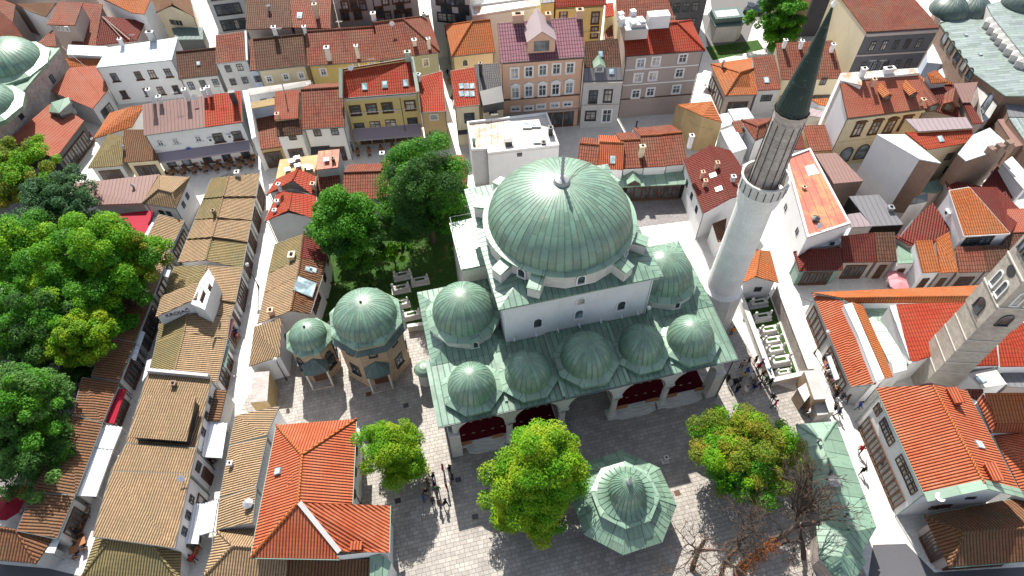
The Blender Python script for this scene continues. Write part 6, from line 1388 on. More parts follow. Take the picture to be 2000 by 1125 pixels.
for pts, rf, lb in (([(1228, 98, 7.4), (1262, 58, 7.8), (1342, 228, 7.0), (1308, 278, 6.2)], 't_orange', 'steep little orange roof end right of the inn'), ([(1272, 52, 8.0), (1700, 50, 8.0), (1700, 225, 7.0), (1345, 230, 7.0)], 't_orange_old', 'broad pale orange roof at the right edge'), ([(1345, 232, 7.0), (1700, 228, 7.0), (1700, 284, 6.2), (1312, 284, 6.2)], 't_orange', 'narrow orange strip roof at the right edge'), ([(1322, 292, 5.4), (1700, 285, 7.0), (1700, 640, 7.0), (1484, 622, 5.4)], 't_orange', 'orange-red roof behind the inn at the right edge'), ([(1160, 28, 6.2), (1262, 30, 6.2), (1262, 52, 6.0), (1225, 95, 5.6), (1180, 70, 5.8)], 't_redold', 'small red roof corner above the inn')):
    block(lb, pts, 'white', rf, name='house', cat='house', ov=.1)
q = house('low shop with a dark brown hipped roof at the lower right corner', (1066, 1072), (1560, 1036), (1150, 870), (1560, 840), 3.3, 'greyp', 't_brown', hr=5.2, hipL=True, c=(1560, 650), d=(915, 772), name='shop', cat='shop', ov=.6, gutter='gutter_green'); shopfront(q, 3, 4); shopfront(q, 0, 5)
# green copper roofed long building
q = house('long low building with green copper roof beside the white street', (632, 832), (398, 217), (470, 850), (322, 332), 3.4, 'rubble', 'copper_pale', hr=4.5, hipR=True, c=(168, 236), d=(330, 872), name='copper_roofed_building', cat='building', ov=.5, gutter='copper_pale')
pipe(q, 378, 580, .35, .5); chimney(q, 290, 345, .12, .7, .12, 'dark_metal', False); chimney(q, 355, 530, .12, .7, .12, 'dark_metal', False); chimney(q, 447, 780, .12, .7, .12, 'dark_metal', False)
T = [P(*p, 3.6) for p in ((283, 832), (495, 806), (637, 836), (548, 998), (578, 1040), (520, 1128), (430, 1190), (300, 1010))]; ap = P(480, 870, 4.9); ap2 = P(430, 1010, 4.7)
cen = sum(T, Vector())/8; pvn = B('end_pavilion', 'copper roofed end pavilion with a pointed corner under bare branches', 'pavilion', (cen.x, cen.y, 0))
roofmesh(pvn, [[T[0], T[1], ap], [T[1], T[2], ap], [T[2], T[3], ap], [T[3], ap2, ap], [T[3], T[4], ap2], [T[4], T[5], ap2], [T[5], T[6], ap2], [T[6], T[7], ap2], [T[7], ap, ap2], [T[7], T[0], ap]], M['copper'])
ring = inset([v2(t) for t in T], .5); mb = MB()
for i in range(8): p, q_ = ring[i], ring[(i+1) % 8]; mb.poly([(*p, 0), (*q_, 0), (*q_, 3.4), (*p, 3.4)])
mb.build('wall', M['rubble'], pvn.root)
# little roofed stone structures at the end of the cemetery
tile(1380, 540, 4.02)
q = block('small flat roofed stone kiosk at the foot of the cemetery', [(765, 740, 3.0), (868, 735, 3.0), (942, 960, 2.8), (845, 966, 2.8)], 'ashlar', 'concrete', name='stone_kiosk', cat='kiosk')
q = block('low sheltered stone niche with a sloping roof beside the kiosk', [(715, 880, 2.4), (800, 820, 2.4), (835, 905, 2.2), (770, 985, 2.2)], 'ashlar', 'limestone', name='stone_niche', cat='shelter')
q = block('small stepped stone block behind the green copper roof', [(850, 985, 1.6), (945, 975, 1.6), (960, 1080, 1.6), (870, 1090, 1.6)], 'limestone', 'concrete', name='stone_block', cat='stone block')
tile(0, 0, 1)
# stone portal left of the small tomb
q = block('weathered stone gateway with mossy top at the courtyard corner', [(494, 727, 3.6), (526, 725, 3.6), (522, 783, 3.4), (488, 786, 3.4)], 'ochre', 'rubble', name='stone_gateway', cat='gateway')
# walls
def wall_run(label, pts, h, th, m_, name='garden_wall', cat='wall', cop=True):
    T = [P(*p, 0) for p in pts]; cen = sum(T, Vector())/len(T); r = thing(name, label, cat, (cen.x, cen.y, 0)); mb = MB(); g = MB()
    for a, b_ in zip(T, T[1:]):
        mb.bar(a+Vector((0, 0, h/2)), b_+Vector((0, 0, h/2)), th, h)
        if cop: g.bar(a+Vector((0, 0, h+.05)), b_+Vector((0, 0, h+.05)), th+.14, .1)
    mb.build('wall_body', M[m_], r)
    if cop: g.build('coping', M['limestone'], r)
    return r
wall_run('long pale wall along the mosque side of the cemetery', [(1440, 581), (1503, 750)], 1.2, .45, 'limestone'); wall_run('thick old stone wall between cemetery and white street', [(1512, 580), (1540, 655), (1572, 740)], 2.2, .7, 'rubble')
wall_run('low end wall closing the foot of the cemetery', [(1503, 752), (1566, 738)], 1.1, .4, 'limestone'); wall_run('low stone wall with iron railing around the tomb garden', [(798, 646), (838, 640)], 1.0, .35, 'limestone')
wall_run('dark garden wall under the tall dark tree', [(905, 452), (920, 540)], 1.6, .5, 'rubble'); wall_run('low white wall beside the orange roofed house', [(702, 842), (704, 975)], 1.0, .3, 'greyw')
wall_run('street wall between copper roofed building and stone kiosk', [(1600, 790), (1612, 822)], 2.0, .5, 'limestone')
# ------------------------------------------------------------------ awnings, canopies
tile(0, 750)
awning('red canvas awning beside the leftmost row', [(655, 25, 3.0), (737, 30, 2.7), (667, 232, 2.7), (583, 216, 3.0)], 'cloth_red')
awning('upper white canvas awning beside the leftmost row', [(602, 236, 3.0), (716, 250, 2.7), (662, 382, 2.7), (552, 370, 3.0)])
awning('long lower white canvas awning beside the leftmost row', [(550, 374, 3.0), (660, 386, 2.7), (562, 658, 2.7), (430, 652, 3.0)])
awning('narrow pale blue-grey canopy at the lower left', [(398, 650, 3.1), (443, 655, 2.9), (318, 992, 2.9), (264, 986, 3.1)], 'm_white', slab=True)
awning('white canopy in the second alley below the lean-to', [(1212, 220, 3.0), (1332, 226, 2.7), (1300, 432, 2.7), (1182, 426, 3.0)])
awning('left half of the white canopy by the alley terrace', [(1108, 697, 3.0), (1188, 700, 2.9), (1160, 936, 2.9), (1060, 930, 3.0)]); awning('right half of the white canopy by the alley terrace', [(1190, 700, 2.9), (1278, 670, 2.7), (1247, 862, 2.7), (1168, 885, 2.9)])
tile(0, 375)
awning('big red canopy under the pinkish brown metal roof', [(590, 138, 3.0), (905, 105, 3.0), (870, 235, 2.8), (740, 300, 2.6)], 'cloth_red', slab=True)
awning('grey gutter canopy beside the red canopy', [(905, 150, 3.2), (943, 130, 3.2), (885, 262, 3.0), (840, 262, 3.0)], 'm_white', slab=True)
awning('green glass canopy over the first alley, upper pane', [(825, 810, 2.9), (850, 822, 2.7), (822, 905, 2.7), (796, 892, 2.9)], 'm_white', slab=True); awning('green glass canopy over the first alley, lower pane', [(795, 896, 2.9), (820, 908, 2.7), (795, 988, 2.7), (768, 975, 2.9)], 'm_white', slab=True)
awning('small white canvas flap over the first alley', [(968, 452, 2.9), (1002, 455, 2.7), (985, 500, 2.7), (955, 490, 2.9)])
awning('long white canvas blind along the west side of the middle row', [(862, 985, 2.9), (890, 975, 3.1), (868, 1060, 3.1), (832, 1110, 2.8)])
awning('white canvas blind over the white street, upper one', [(1392, 452, 3.0), (1425, 448, 2.7), (1402, 555, 2.7), (1378, 552, 3.0)]); awning('pink and white blind over the white street beside shoppers', [(1345, 742, 3.0), (1370, 742, 2.7), (1342, 850, 2.7), (1322, 850, 3.0)], 'cloth_pink')
awning('green metal blind low on the white street', [(1330, 865, 2.9), (1345, 870, 2.7), (1325, 1030, 2.7), (1312, 1025, 2.9)], 'gutter_green', slab=True)
tile(1380, 540, 4.02)
awning('white canopy on the white street beside the orange street wing', [(945, 625, 2.9), (975, 615, 3.1), (1045, 800, 3.1), (1010, 812, 2.8)])
# umbrellas
def parasol(label, u, v, r, m_, n=8, z=2.4, group=None):
    c = P(u, v, z); c.z = 0; t = thing('parasol', label, 'parasol', c, group)
    MB().lathe([(r, z-.35), (r*.98, z-.3), (0, z+.15)], c, n, a0=.3).build('canopy', M[m_], t); MB().tube([c, c+Vector((0, 0, z+.2))], .03, 6).build('pole', M['grey_metal'], t); MB().lathe([(.3, 0), (.3, .06), (0, .08)], c, 10).build('base', M['grey_metal'], t)
tile(0, 0, 1)
parasol('round red parasol half hidden by leaves at the lower left', 125, 730, 1.5, 'cloth_red'); parasol('red parasol under the lower left tree', 12, 985, 1.6, 'cloth_red'); parasol('red parasol touching the tree at the left edge', 32, 966, 1.3, 'cloth_red')
parasol('pink parasol showing through the crown of the big tree', 236, 533, 1.1, 'cloth_pink')
parasol('upper rose parasol on the terrace of the right street', 1754, 538, 1.25, 'cloth_pink', group='rose parasols on the terrace'); parasol('lower rose parasol on the terrace of the right street', 1758, 552, 1.25, 'cloth_pink', group='rose parasols on the terrace')
parasol('white square parasol by the orange corner shop', 1383, 142, 1.3, 'cloth_white', 4)
# ------------------------------------------------------------------ trees
tile(0, 0, 1)
LM = {'dark': leafmat('leaf_dark', (.018, .065, .012), (.04, .12, .018), (.06, .16, .02)), 'mid': leafmat('leaf_mid', (.03, .13, .008), (.07, .26, .012), (.11, .30, .016)),
      'bright': leafmat('leaf_bright', (.07, .19, .006), (.19, .36, .010), (.36, .44, .016)), 'yellow': leafmat('leaf_autumn', (.09, .17, .012), (.17, .23, .016), (.30, .24, .022)),
      'lime': leafmat('leaf_lime', (.05, .20, .006), (.13, .35, .008), (.25, .42, .014)), 'blue': leafmat('leaf_blue_green', (.03, .09, .035), (.06, .15, .055), (.08, .17, .06)),
      'olive': leafmat('leaf_olive', (.05, .14, .025), (.10, .24, .04), (.16, .30, .06)), 'rust': leafmat('leaf_rust', (.20, .06, .025), (.34, .12, .03), (.15, .06, .03))}
def barkm():
    def fn(nt, b):
        g = geo(nt); n = noise(nt, g, 6, 5, .7); lnk(nt, mix(nt, n, (.035, .025, .02), (.13, .10, .08)), b, 'Base Color'); bump(nt, b, n, .05); rough(b, .9, .1)
    return mat('bark', fn)
M['bark'] = barkm()
def quads_mesh(name, cen, nrm, size, asp, material, parent):
    n = len(cen); rnd = RS.randn(n, 3); a = np.cross(nrm, rnd); a /= np.linalg.norm(a, axis=1)[:, None]+1e-9; b_ = np.cross(nrm, a)
    s = size[:, None]; V = np.empty((n, 4, 3)); V[:, 0] = cen-a*s; V[:, 1] = cen-b_*s*asp; V[:, 2] = cen+a*s; V[:, 3] = cen+b_*s*asp
    V[:, 2] += nrm*s*.25; off = parent_off(parent); V -= np.array(off)
    me = bpy.data.meshes.new(name); me.vertices.add(n*4); me.vertices.foreach_set('co', V.reshape(-1)); me.loops.add(n*4); me.loops.foreach_set('vertex_index', np.arange(n*4))
    me.polygons.add(n); me.polygons.foreach_set('loop_start', np.arange(0, n*4, 4)); me.polygons.foreach_set('loop_total', np.full(n, 4)); me.update(); me.validate()
    return link(name, me, material, parent)
def crown(parent, c, rx, ry, rz, n, kind, leaf=.17, clumps=60, taper=0., name='crown', seed=0, droop=.0, rough_=.3):
    rs = np.random.RandomState(seed+5); d = rs.randn(clumps, 3); d /= np.linalg.norm(d, axis=1)[:, None]; d[:, 2] = np.where(d[:, 2] < -.8, -d[:, 2], d[:, 2])
    nl = 8 if clumps > 40 else 4; ld = rs.randn(nl, 3); ld /= np.linalg.norm(ld, axis=1)[:, None]; ld[:, 2] = np.where(ld[:, 2] < -.75, -ld[:, 2], ld[:, 2]); lc = ld*rs.uniform(.38, .66, nl)[:, None]; lr = rs.uniform(.34, .56, nl)
    li = rs.randint(0, nl, clumps); rr = rs.uniform(.5, 1.0, clumps)**.6*(1+rs.uniform(-rough_, rough_, clumps)*.5)
    pc = np.where((rs.rand(clumps) < .75)[:, None], lc[li]+d*lr[li][:, None]*rr[:, None]*1.1, d*rr[:, None]*.8)
    k = 1-taper*np.clip(pc[:, 2]*.5+.5, 0, 1); pc[:, 0] *= k; pc[:, 1] *= k
    cc = pc*np.array([rx, ry, rz])*np.array([1.03, 1.03, 1.0]); rc = rs.uniform(.09, .23, clumps)*min(rx, ry, rz*1.2)*1.15
    w = rc**2; idx = rs.choice(clumps, n, p=w/w.sum()); dd = rs.randn(n, 3); dd /= np.linalg.norm(dd, axis=1)[:, None]
    dd[:, 2] = np.where(rs.rand(n) < .5, np.abs(dd[:, 2]), dd[:, 2]); q = cc[idx]+dd*(rc[idx]*rs.uniform(.55, 1.08, n))[:, None]*np.array([1, 1, .8]); q[:, 2] -= droop*rs.rand(n)*rc[idx]
    nr = dd*.7+np.array([0, 0, .5])+rs.randn(n, 3)*.45; nr /= np.linalg.norm(nr, axis=1)[:, None]
    quads_mesh(name, q+np.array(c), nr, rs.uniform(.6, 1.25, n)*leaf, .5, LM[kind], parent); return cc+np.array(c), rc
def tree(label, u, v, zc, wpx, rz, n, kind, ry=None, name='tree', seed=0, taper=0., leaf=.17, clumps=70, trunk=.3, kinds=None, **kw):
    c = P(u, v, zc); rx = (P(u+wpx/2, v, zc)-P(u-wpx/2, v, zc)).length/2; ry = ry or rx
    t = thing(name, label, 'tree', (c.x, c.y, 0)); cc, rc = crown(t, c, rx, ry, rz, n, kind, leaf, clumps, taper, seed=seed, **kw)
    if kinds:
        for k_, fr in kinds: crown(t, c, rx*1.0, ry*1.0, rz*1.0, int(n*fr), k_, leaf, max(8, int(clumps*fr)), taper, seed=seed+77)
    mb = MB(); rnd = random.Random(seed); top = Vector((c.x+.2, c.y, zc+rz*.35)); mb.tube([(c.x, c.y, -.1), (c.x, c.y, .4), (c.x+.15, c.y+.1, zc*.45), (c.x-.05, c.y, zc), top], [trunk*1.5, trunk*1.1, trunk*.9, trunk*.6, trunk*.2], 9)
    for i in range(0, len(cc), 3):
        e = Vector(cc[i]); z0 = max(1.2, min(zc*.9, zc*.35+abs(rnd.gauss(0, .25))*zc)); s_ = Vector((c.x, c.y, z0)); mid = s_.lerp(e, .5)+Vector((0, 0, -.1*(e-s_).length)); mb.tube([s_, mid, e], [trunk*.35, trunk*.2, .03], 5)
    mb.build('trunk', M['bark'], t, smooth=True); return t
tree('tall dark green tree filling the tomb garden behind the mosque', 832, 388, 8.4, 208, 8.6, 84000, 'dark', seed=1, clumps=150, trunk=.4, leaf=.14, kinds=[('mid', .5)])
tree('feathery green tree left of the tall dark tree', 690, 462, 6.2, 175, 6.4, 42000, 'mid', seed=2, taper=.15, clumps=90, trunk=.28, kinds=[('dark', .35)])
tree('small yellow-green shrub tree between the two garden trees', 768, 505, 2.2, 60, 1.9, 3000, 'lime', seed=3, clumps=24, trunk=.1)
tree('small bright green pointed tree beside the orange roofed house', 770, 892, 4.4, 158, 4.6, 34000, 'bright', seed=4, taper=.25, clumps=90, trunk=.16, leaf=.11, kinds=[('lime', .5)])
tree('tall bright yellow-green tree in front of the fountain pavilion', 1056, 930, 7.9, 222, 8.2, 100000, 'bright', seed=5, taper=.35, clumps=170, trunk=.3, leaf=.13, kinds=[('lime', .5)])
tree('round autumn tinted tree right of the fountain pavilion', 1460, 888, 5.0, 212, 3.8, 48000, 'yellow', seed=6, clumps=120, trunk=.3, leaf=.12, kinds=[('lime', .4), ('mid', .2)])
tree('dark green tree at the top edge by the parked cars', 1522, 32, 6.0, 110, 5.0, 14000, 'mid', seed=7, clumps=70, trunk=.35, leaf=.25, kinds=[('dark', .4)])
LT_ = [('huge green tree in the middle of the left park', 165, 520, 8.5, 235, 4.6, 34000, 'lime', [('mid', .7)]), ('lime tree reaching over the leftmost shop row', 268, 500, 7.5, 115, 3.2, 12000, 'lime', [('yellow', .25)]), ('tree on the left edge below the yellowing one', 40, 500, 8.0, 170, 4.2, 22000, 'lime', [('mid', .6), ('yellow', .15)]),
       ('bluish dark tree between the yellowing tree and the big green one', 112, 402, 7.5, 140, 3.4, 16000, 'blue', [('dark', .3)]), ('yellowing tree at the left edge by the red shop', 40, 335, 6.5, 150, 3.4, 16000, 'yellow', [('lime', .6)]), ('dark leaved tree on the left edge below the big one', 70, 620, 7.0, 170, 3.6, 20000, 'mid', [('dark', .5)]),
       ('lower bright lime tree hanging towards the first alley', 158, 655, 6.8, 130, 2.8, 15000, 'bright', [('lime', .6)]), ('shaded tree behind the dark shop roofs', 235, 590, 6.0, 110, 3.0, 10000, 'mid', [('dark', .4)]), ('grey-green rounded tree at the lower left edge', 62, 805, 7.0, 165, 4.6, 26000, 'olive', [('mid', .5)]), ('dark tree under the grey-green one at the lower left', 35, 900, 5.0, 170, 3.4, 14000, 'dark', [('olive', .4)])]
for k, (lb, u, v, zc, w_, rz, n, kd, ks) in enumerate(LT_): tree(lb, u, v, zc-.4, w_*1.12, rz*1.1, int(n*1.5), kd, seed=20+k, clumps=90, trunk=.3, leaf=.15, kinds=ks, rough_=.35)
tile(0, 0, 1)
sh = P(708, 560, .8); t = thing('shrub', 'pinkish flowering shrub on the sunlit lawn behind the large tomb', 'shrub', (sh.x, sh.y, 0)); crown(t, sh, 2.0, 1.6, .9, 2500, 'olive', .12, 20, seed=50)
sh = P(795, 478, .6); t = thing('shrub', 'low lime shrub beside the garden tombstones', 'shrub', (sh.x, sh.y, 0)); crown(t, sh, 1.2, 1.2, .8, 1200, 'lime', .12, 14, seed=51)
sh = P(1550, 60, .8); t = thing('shrub', 'shrub in the ivy covered corner behind the spire', 'shrub', (sh.x, sh.y, 0)); crown(t, sh, 2.4, 2.0, 1.8, 2500, 'mid', .2, 20, seed=52)
for lb, u, v, n in (('dark hedge clump between the two lower left trees', 90, 735, 5000), ('dark hedge clump by the left park path', 20, 700, 5000), ('dark undergrowth beside the shaded shop roofs', 150, 745, 4000)):
    sh = P(u, v, 2.2); t = thing('shrub', lb, 'shrub', (sh.x, sh.y, 0)); crown(t, sh, 3.4, 3.0, 2.2, n, 'dark', .15, 40, seed=60+n//100+u)
# bare trees
def bare(label, u, v, H, spread, lean, seed, rust=0, r0=.35):
    rnd = random.Random(seed); base = P(u, v, 0); t = thing('bare_tree', label, 'tree', base); mb = MB(); tips = []
    def grow(p, d, ln, r, lv):
        n = 3; pts = [p]; q = p.copy(); dd = d.copy()
        for i in range(n): dd = (dd+Vector((rnd.gauss(0, .16), rnd.gauss(0, .16), rnd.gauss(.02, .1)))).normalized(); q = q+dd*ln/n; pts.append(q.copy())
        mb.tube(pts, [r*(1-.45*i/n) for i in range(n+1)], 7 if lv < 2 else 4, cap=False)
        if lv >= 2: tips.append(q)
        if lv >= 6: return
        k = 2 if lv < 1 else 3
        for i in range(k):
            a = rnd.uniform(0, 6.28); s_ = rnd.uniform(.45, .95)*spread; ax = dd.orthogonal().normalized(); bx = dd.cross(ax)
            nd = (dd+(ax*math.cos(a)+bx*math.sin(a))*s_+Vector((0, 0, .12))).normalized(); st = pts[rnd.choice((2, 3))]
            grow(st.copy(), nd, ln*rnd.uniform(.62, .85), r*rnd.uniform(.5, .68), lv+1)
    grow(base+Vector((0, 0, -.1)), Vector((*lean, 1)).normalized(), H*.36, r0, 0); mb.build('branches', M['bark'], t)
    if rust:
        rs = np.random.RandomState(seed); tp = np.array([tuple(x) for x in tips]); pick = tp[rs.randint(0, len(tp), rust)]; 
        axis = np.array([(base+Vector((lean[0], lean[1], 1))*z)[:] for z in rs.uniform(.5, H*.62, rust)]); q = np.where(rs.rand(rust, 1) < .95, axis+rs.randn(rust, 3)*.38, pick+rs.randn(rust, 3)*.3)
        nr = rs.randn(rust, 3); nr /= np.linalg.norm(nr, axis=1)[:, None]; quads_mesh('climbing_leaves', q, nr, rs.uniform(.06, .13, rust), .6, LM['rust'], t)
    return t
bare('large bare tree with rust coloured leaves up its trunk at the lower right', 1440, 1120, 13.5, .95, (.16, .06), 3, 1100, .5)
bare('smaller bare tree with dense twigs left of the rust leaved one', 1352, 1115, 11.0, 1.0, (.04, .16), 8, 120, .3)
bare('bare tree spreading pale twigs between autumn tree and pavilion', 1400, 1150, 12.0, 1.1, (.02, .2), 21, 80, .3)
bare('thin bare tree against the green copper roof', 1570, 1090, 10.5, 1.0, (-.02, .22), 12, 0, .3)
# ------------------------------------------------------------------ people
def skin_mesh(name, verts, edges, radii, sub=1):
    me = bpy.data.meshes.new(name); me.from_pydata(verts, edges, []); o = bpy.data.objects.new(name, me); C.objects.link(o)
    md = o.modifiers.new('skin', 'SKIN'); md.use_smooth_shade = True; sv = me.skin_vertices[0].data
    for i, r in enumerate(radii): sv[i].radius = (r, r) if not isinstance(r, tuple) else r
    sv[0].use_root = True; s2 = o.modifiers.new('sub', 'SUBSURF'); s2.levels = sub; s2.render_levels = sub
    out = bpy.data.meshes.new_from_object(o.evaluated_get(bpy.context.evaluated_depsgraph_get())); bpy.data.objects.remove(o); out.name = name; return out
def person_mesh(pose, k):
    """one continuous body; pose gives leg stride and arm swing"""
    st, arm, elbow, bendf = pose
    V = [(0, 0, .95), (0, bendf*.3, 1.18), (0, bendf*.6, 1.40), (0, bendf*.75, 1.49), (0, bendf*.9-.01, 1.56), (0, bendf-.02, 1.66)]; R = [(.165, .12), (.15, .105), (.17, .10), .055, .065, (.085, .10)]
    E_ = [(0, 1), (1, 2), (2, 3), (3, 4), (4, 5)]; fingers = []
    for s_ in (-1, 1):
        y = st*s_; b = len(V); V += [(s_*.1, 0, .88), (s_*.105, -y*.55-.03, .50), (s_*.11, -y, .09), (s_*.12, -y-.15, .045)]; R += [.095, .062, .042, .04]; E_ += [(0, b), (b, b+1), (b+1, b+2), (b+2, b+3)]
        b = len(V); a_ = arm*s_; sy = bendf*.6; e = (s_*.27, sy+a_*.5, 1.14); w_ = (s_*.27, sy+a_-elbow, .92+elbow*.6); h_ = (w_[0], w_[1]-.05-elbow*.1, w_[2]-.07)
        V += [(s_*.19, sy, 1.42), e, w_, h_]; R += [.062, .045, .03, .036]; E_ += [(2, b), (b, b+1), (b+1, b+2), (b+2, b+3)]; fingers.append((Vector(h_), (Vector(h_)-Vector(w_)).normalized(), s_))
    me = skin_mesh('person', V, E_, R)
    bm = bmesh.new(); bm.from_mesh(me); uv = 0
    def tube(p, q, r, n=5):
        p, q = Vector(p), Vector(q); d = (q-p).normalized(); a = d.orthogonal().normalized(); b = d.cross(a); rg = []
        for t, rr in ((0, r), (.6, r*.9), (1, r*.45)): rg.append([bm.verts.new(p.lerp(q, t)+(a*math.cos(6.283*i/n)+b*math.sin(6.283*i/n))*rr) for i in range(n)])
        for x in range(2):
            for i in range(n): bm.faces.new((rg[x][i], rg[x][(i+1) % n], rg[x+1][(i+1) % n], rg[x+1][i]))
        bm.faces.new(rg[2])
    for h_, d, s_ in fingers:
        for i, ln in enumerate((.062, .072, .068, .055)): st_ = h_+Vector((0, -.024+.016*i, 0))+d*.012; tube(st_, st_+d*ln+Vector((-s_*.012, 0, 0)), .0085)
        tube(h_+Vector((0, -.03, .01)), h_+Vector((-s_*.012, -.062, -.03)), .0095)
    hy = bendf-.02; tube((0, hy-.085, 1.665), (0, hy-.118, 1.645), .016)
    for s_ in (-1, 1): tube((s_*.088, hy, 1.665), (s_*.105, hy+.01, 1.67), .02)
    bm.to_mesh(me); bm.free(); me.materials.clear()
    for i in range(4): me.materials.append(None)
    for p in me.polygons:
        c = p.center; x = abs(c.x); p.use_smooth = True
        if c.z > 1.52: mi = 0
        elif x > .2 and c.z < .98 or (x > .23 and c.z < 1.1 and elbow_skin): mi = 0
        elif c.z > .93: mi = 1
        elif c.z > .10: mi = 2
        else: mi = 3
        p.material_index = mi
    return me
elbow_skin = False
POSES = [(.04, .03, .03, 0), (.24, .18, .06, -.04), (-.22, -.16, .1, -.04), (.08, .0, .22, -.02), (-.03, .05, .02, 0)]
PM = [person_mesh(p, k) for k, p in enumerate(POSES)]
def hair_mesh(long_):
    mb = MB(); prof = [(.098, .0), (.105, .05), (.085, .10), (.04, .125), (0, .13)]
    if long_: prof = [(.07, -.16), (.095, -.08)]+prof
    mb.lathe(prof, (0, 0, 0), 12); me = bpy.data.meshes.new('hair'); me.from_pydata([tuple(v) for v in mb.v], [], mb.f)
    for p in me.polygons: p.use_smooth = True
    me.materials.append(None); return me
HM = [hair_mesh(False), hair_mesh(True)]
COL = {'black': (.012, .012, .014), 'dark grey': (.05, .05, .055), 'navy': (.015, .025, .08), 'red': (.42, .02, .03), 'white': (.7, .7, .7), 'blue': (.03, .08, .40), 'beige': (.45, .36, .25), 'maroon': (.14, .015, .03), 'pink': (.62, .04, .20), 'orange': (.65, .20, .02), 'green': (.03, .12, .05), 'grey': (.22, .22, .23), 'denim': (.06, .10, .20), 'brown': (.12, .06, .03), 'yellow': (.6, .42, .05), 'purple': (.15, .05, .25), 'light blue': (.25, .40, .6)}
CM = {k: flat('cloth_'+k.replace(' ', '_'), c, .85, .1, var=.1) for k, c in COL.items()}
SK = [flat('skin_light', (.52, .32, .23), .6, .3, var=.05), flat('skin_tan', (.38, .22, .14), .6, .3, var=.05)]; HR = [flat('hair_dark', (.02, .015, .012), .6, .3), flat('hair_brown', (.10, .05, .025), .6, .3)]
PN = 0
def person(u, v, top, bot, where, face=None, pose=None, grp=None, long_=None):
    global PN; k = PN; PN += 1; rnd = random.Random(900+k); pose = rnd.randrange(5) if pose is None else pose; q = P(u, v, 0); q.z = 0.012
    o = bpy.data.objects.new('person', PM[pose]); C.objects.link(o); o.location = q; o.rotation_euler = (0, 0, rnd.uniform(0, 6.28) if face is None else face); s_ = rnd.uniform(.96, 1.06)*1.04; o.scale = (s_*1.05, s_*1.05, s_)
    for i, mm in enumerate((SK[k % 2], CM[top], CM[bot], CM['black'])): o.material_slots[i].link = 'OBJECT'; o.material_slots[i].material = mm
    lg = rnd.random() < .45 if long_ is None else long_; h = bpy.data.objects.new('hair', HM[1 if lg else 0]); C.objects.link(h); h.parent = o; h.location = (0, POSES[pose][3]-.005, 1.67); h.material_slots[0].link = 'OBJECT'; h.material_slots[0].material = HR[rnd.randrange(2)]
    art = 'an ' if top[0] in 'aeiou' else 'a '; lb = 'person in %s%s top and %s trousers, %s' % (art, top, bot, where)
    if len(lb.split()) > 16: lb = 'person in %s top, %s trousers, %s' % (top, bot, where)
    tag(o, ' '.join(lb.split()[:16]), 'person', grp); return o
G1 = 'visitors between the small bright tree and the porch'
for u, v, a, b_, wh in ((866, 921, 'pink', 'grey', 'nearest the porch wall in bright sun'), (848, 936, 'black', 'denim', 'beside the small bright tree'), (880, 922, 'black', 'black', 'close to the porch pillar'), (885, 940, 'dark grey', 'navy', 'behind the crimson clad visitor'), (874, 958, 'red', 'black', 'in the middle of the courtyard group'),
                     (850, 952, 'navy', 'dark grey', 'in the courtyard group'), (836, 948, 'brown', 'black', 'at the edge of the tree shade'), (834, 966, 'black', 'beige', 'half in the tree shade'), (884, 957, 'grey', 'denim', 'right of the crimson clad visitor'), (872, 988, 'black', 'black', 'at the front of the courtyard group'),
                     (847, 984, 'dark grey', 'black', 'at the front left of the courtyard group'), (859, 990, 'brown', 'denim', 'front centre of the courtyard group'), (829, 979, 'blue', 'navy', 'at the shady left end of the group'), (856, 962, 'green', 'grey', 'inside the courtyard group')): person(u, v, a, b_, wh, grp=G1)
G2 = 'crowd between the porch corner and the cemetery'
for u, v, a, b_, wh in ((1418, 747, 'black', 'black', 'nearest the porch pillar'), (1430, 755, 'black', 'dark grey', 'in the shade of the porch'), (1437, 754, 'dark grey', 'black', 'beside another dark clad visitor in the shade'), (1437, 768, 'black', 'navy', 'lowest in the shade by the porch'), (1459, 713, 'maroon', 'grey', 'upper left of the crowd'), (1472, 711, 'black', 'beige', 'top of the crowd'),
                     (1477, 725, 'red', 'denim', 'in the upper middle of the crowd'), (1455, 733, 'blue', 'white', 'left of the crowd in the sun'), (1446, 720, 'beige', 'brown', 'by the porch eave'), (1464, 741, 'white', 'grey', 'in the crowd centre'), (1472, 750, 'beige', 'denim', 'below the crowd centre'), (1486, 738, 'brown', 'black', 'right side of the crowd'), (1492, 750, 'green', 'black', 'by the cemetery wall'),
                     (1480, 757, 'dark grey', 'brown', 'lower middle of the crowd'), (1463, 757, 'grey', 'beige', 'lower left of the crowd'), (1500, 756, 'black', 'green', 'at the corner of the cemetery wall'), (1452, 770, 'white', 'beige', 'leaning at the lower edge of the crowd'), (1468, 765, 'navy', 'grey', 'at the bottom of the crowd'), (1496, 735, 'light blue', 'denim', 'against the cemetery wall'), (1448, 742, 'yellow', 'denim', 'left edge of the crowd'), (1484, 716, 'purple', 'black', 'top right of the crowd')): person(u, v, a, b_, wh, grp=G2)
person(1505, 784, 'dark grey', 'denim', 'standing alone below the crowd'); person(1509, 797, 'pink', 'navy', 'striding towards the autumn tree', pose=1); person(1427, 655, 'orange', 'brown', 'alone beside the mosque and minaret', pose=0)
G3 = 'shoppers on the white street on the right'
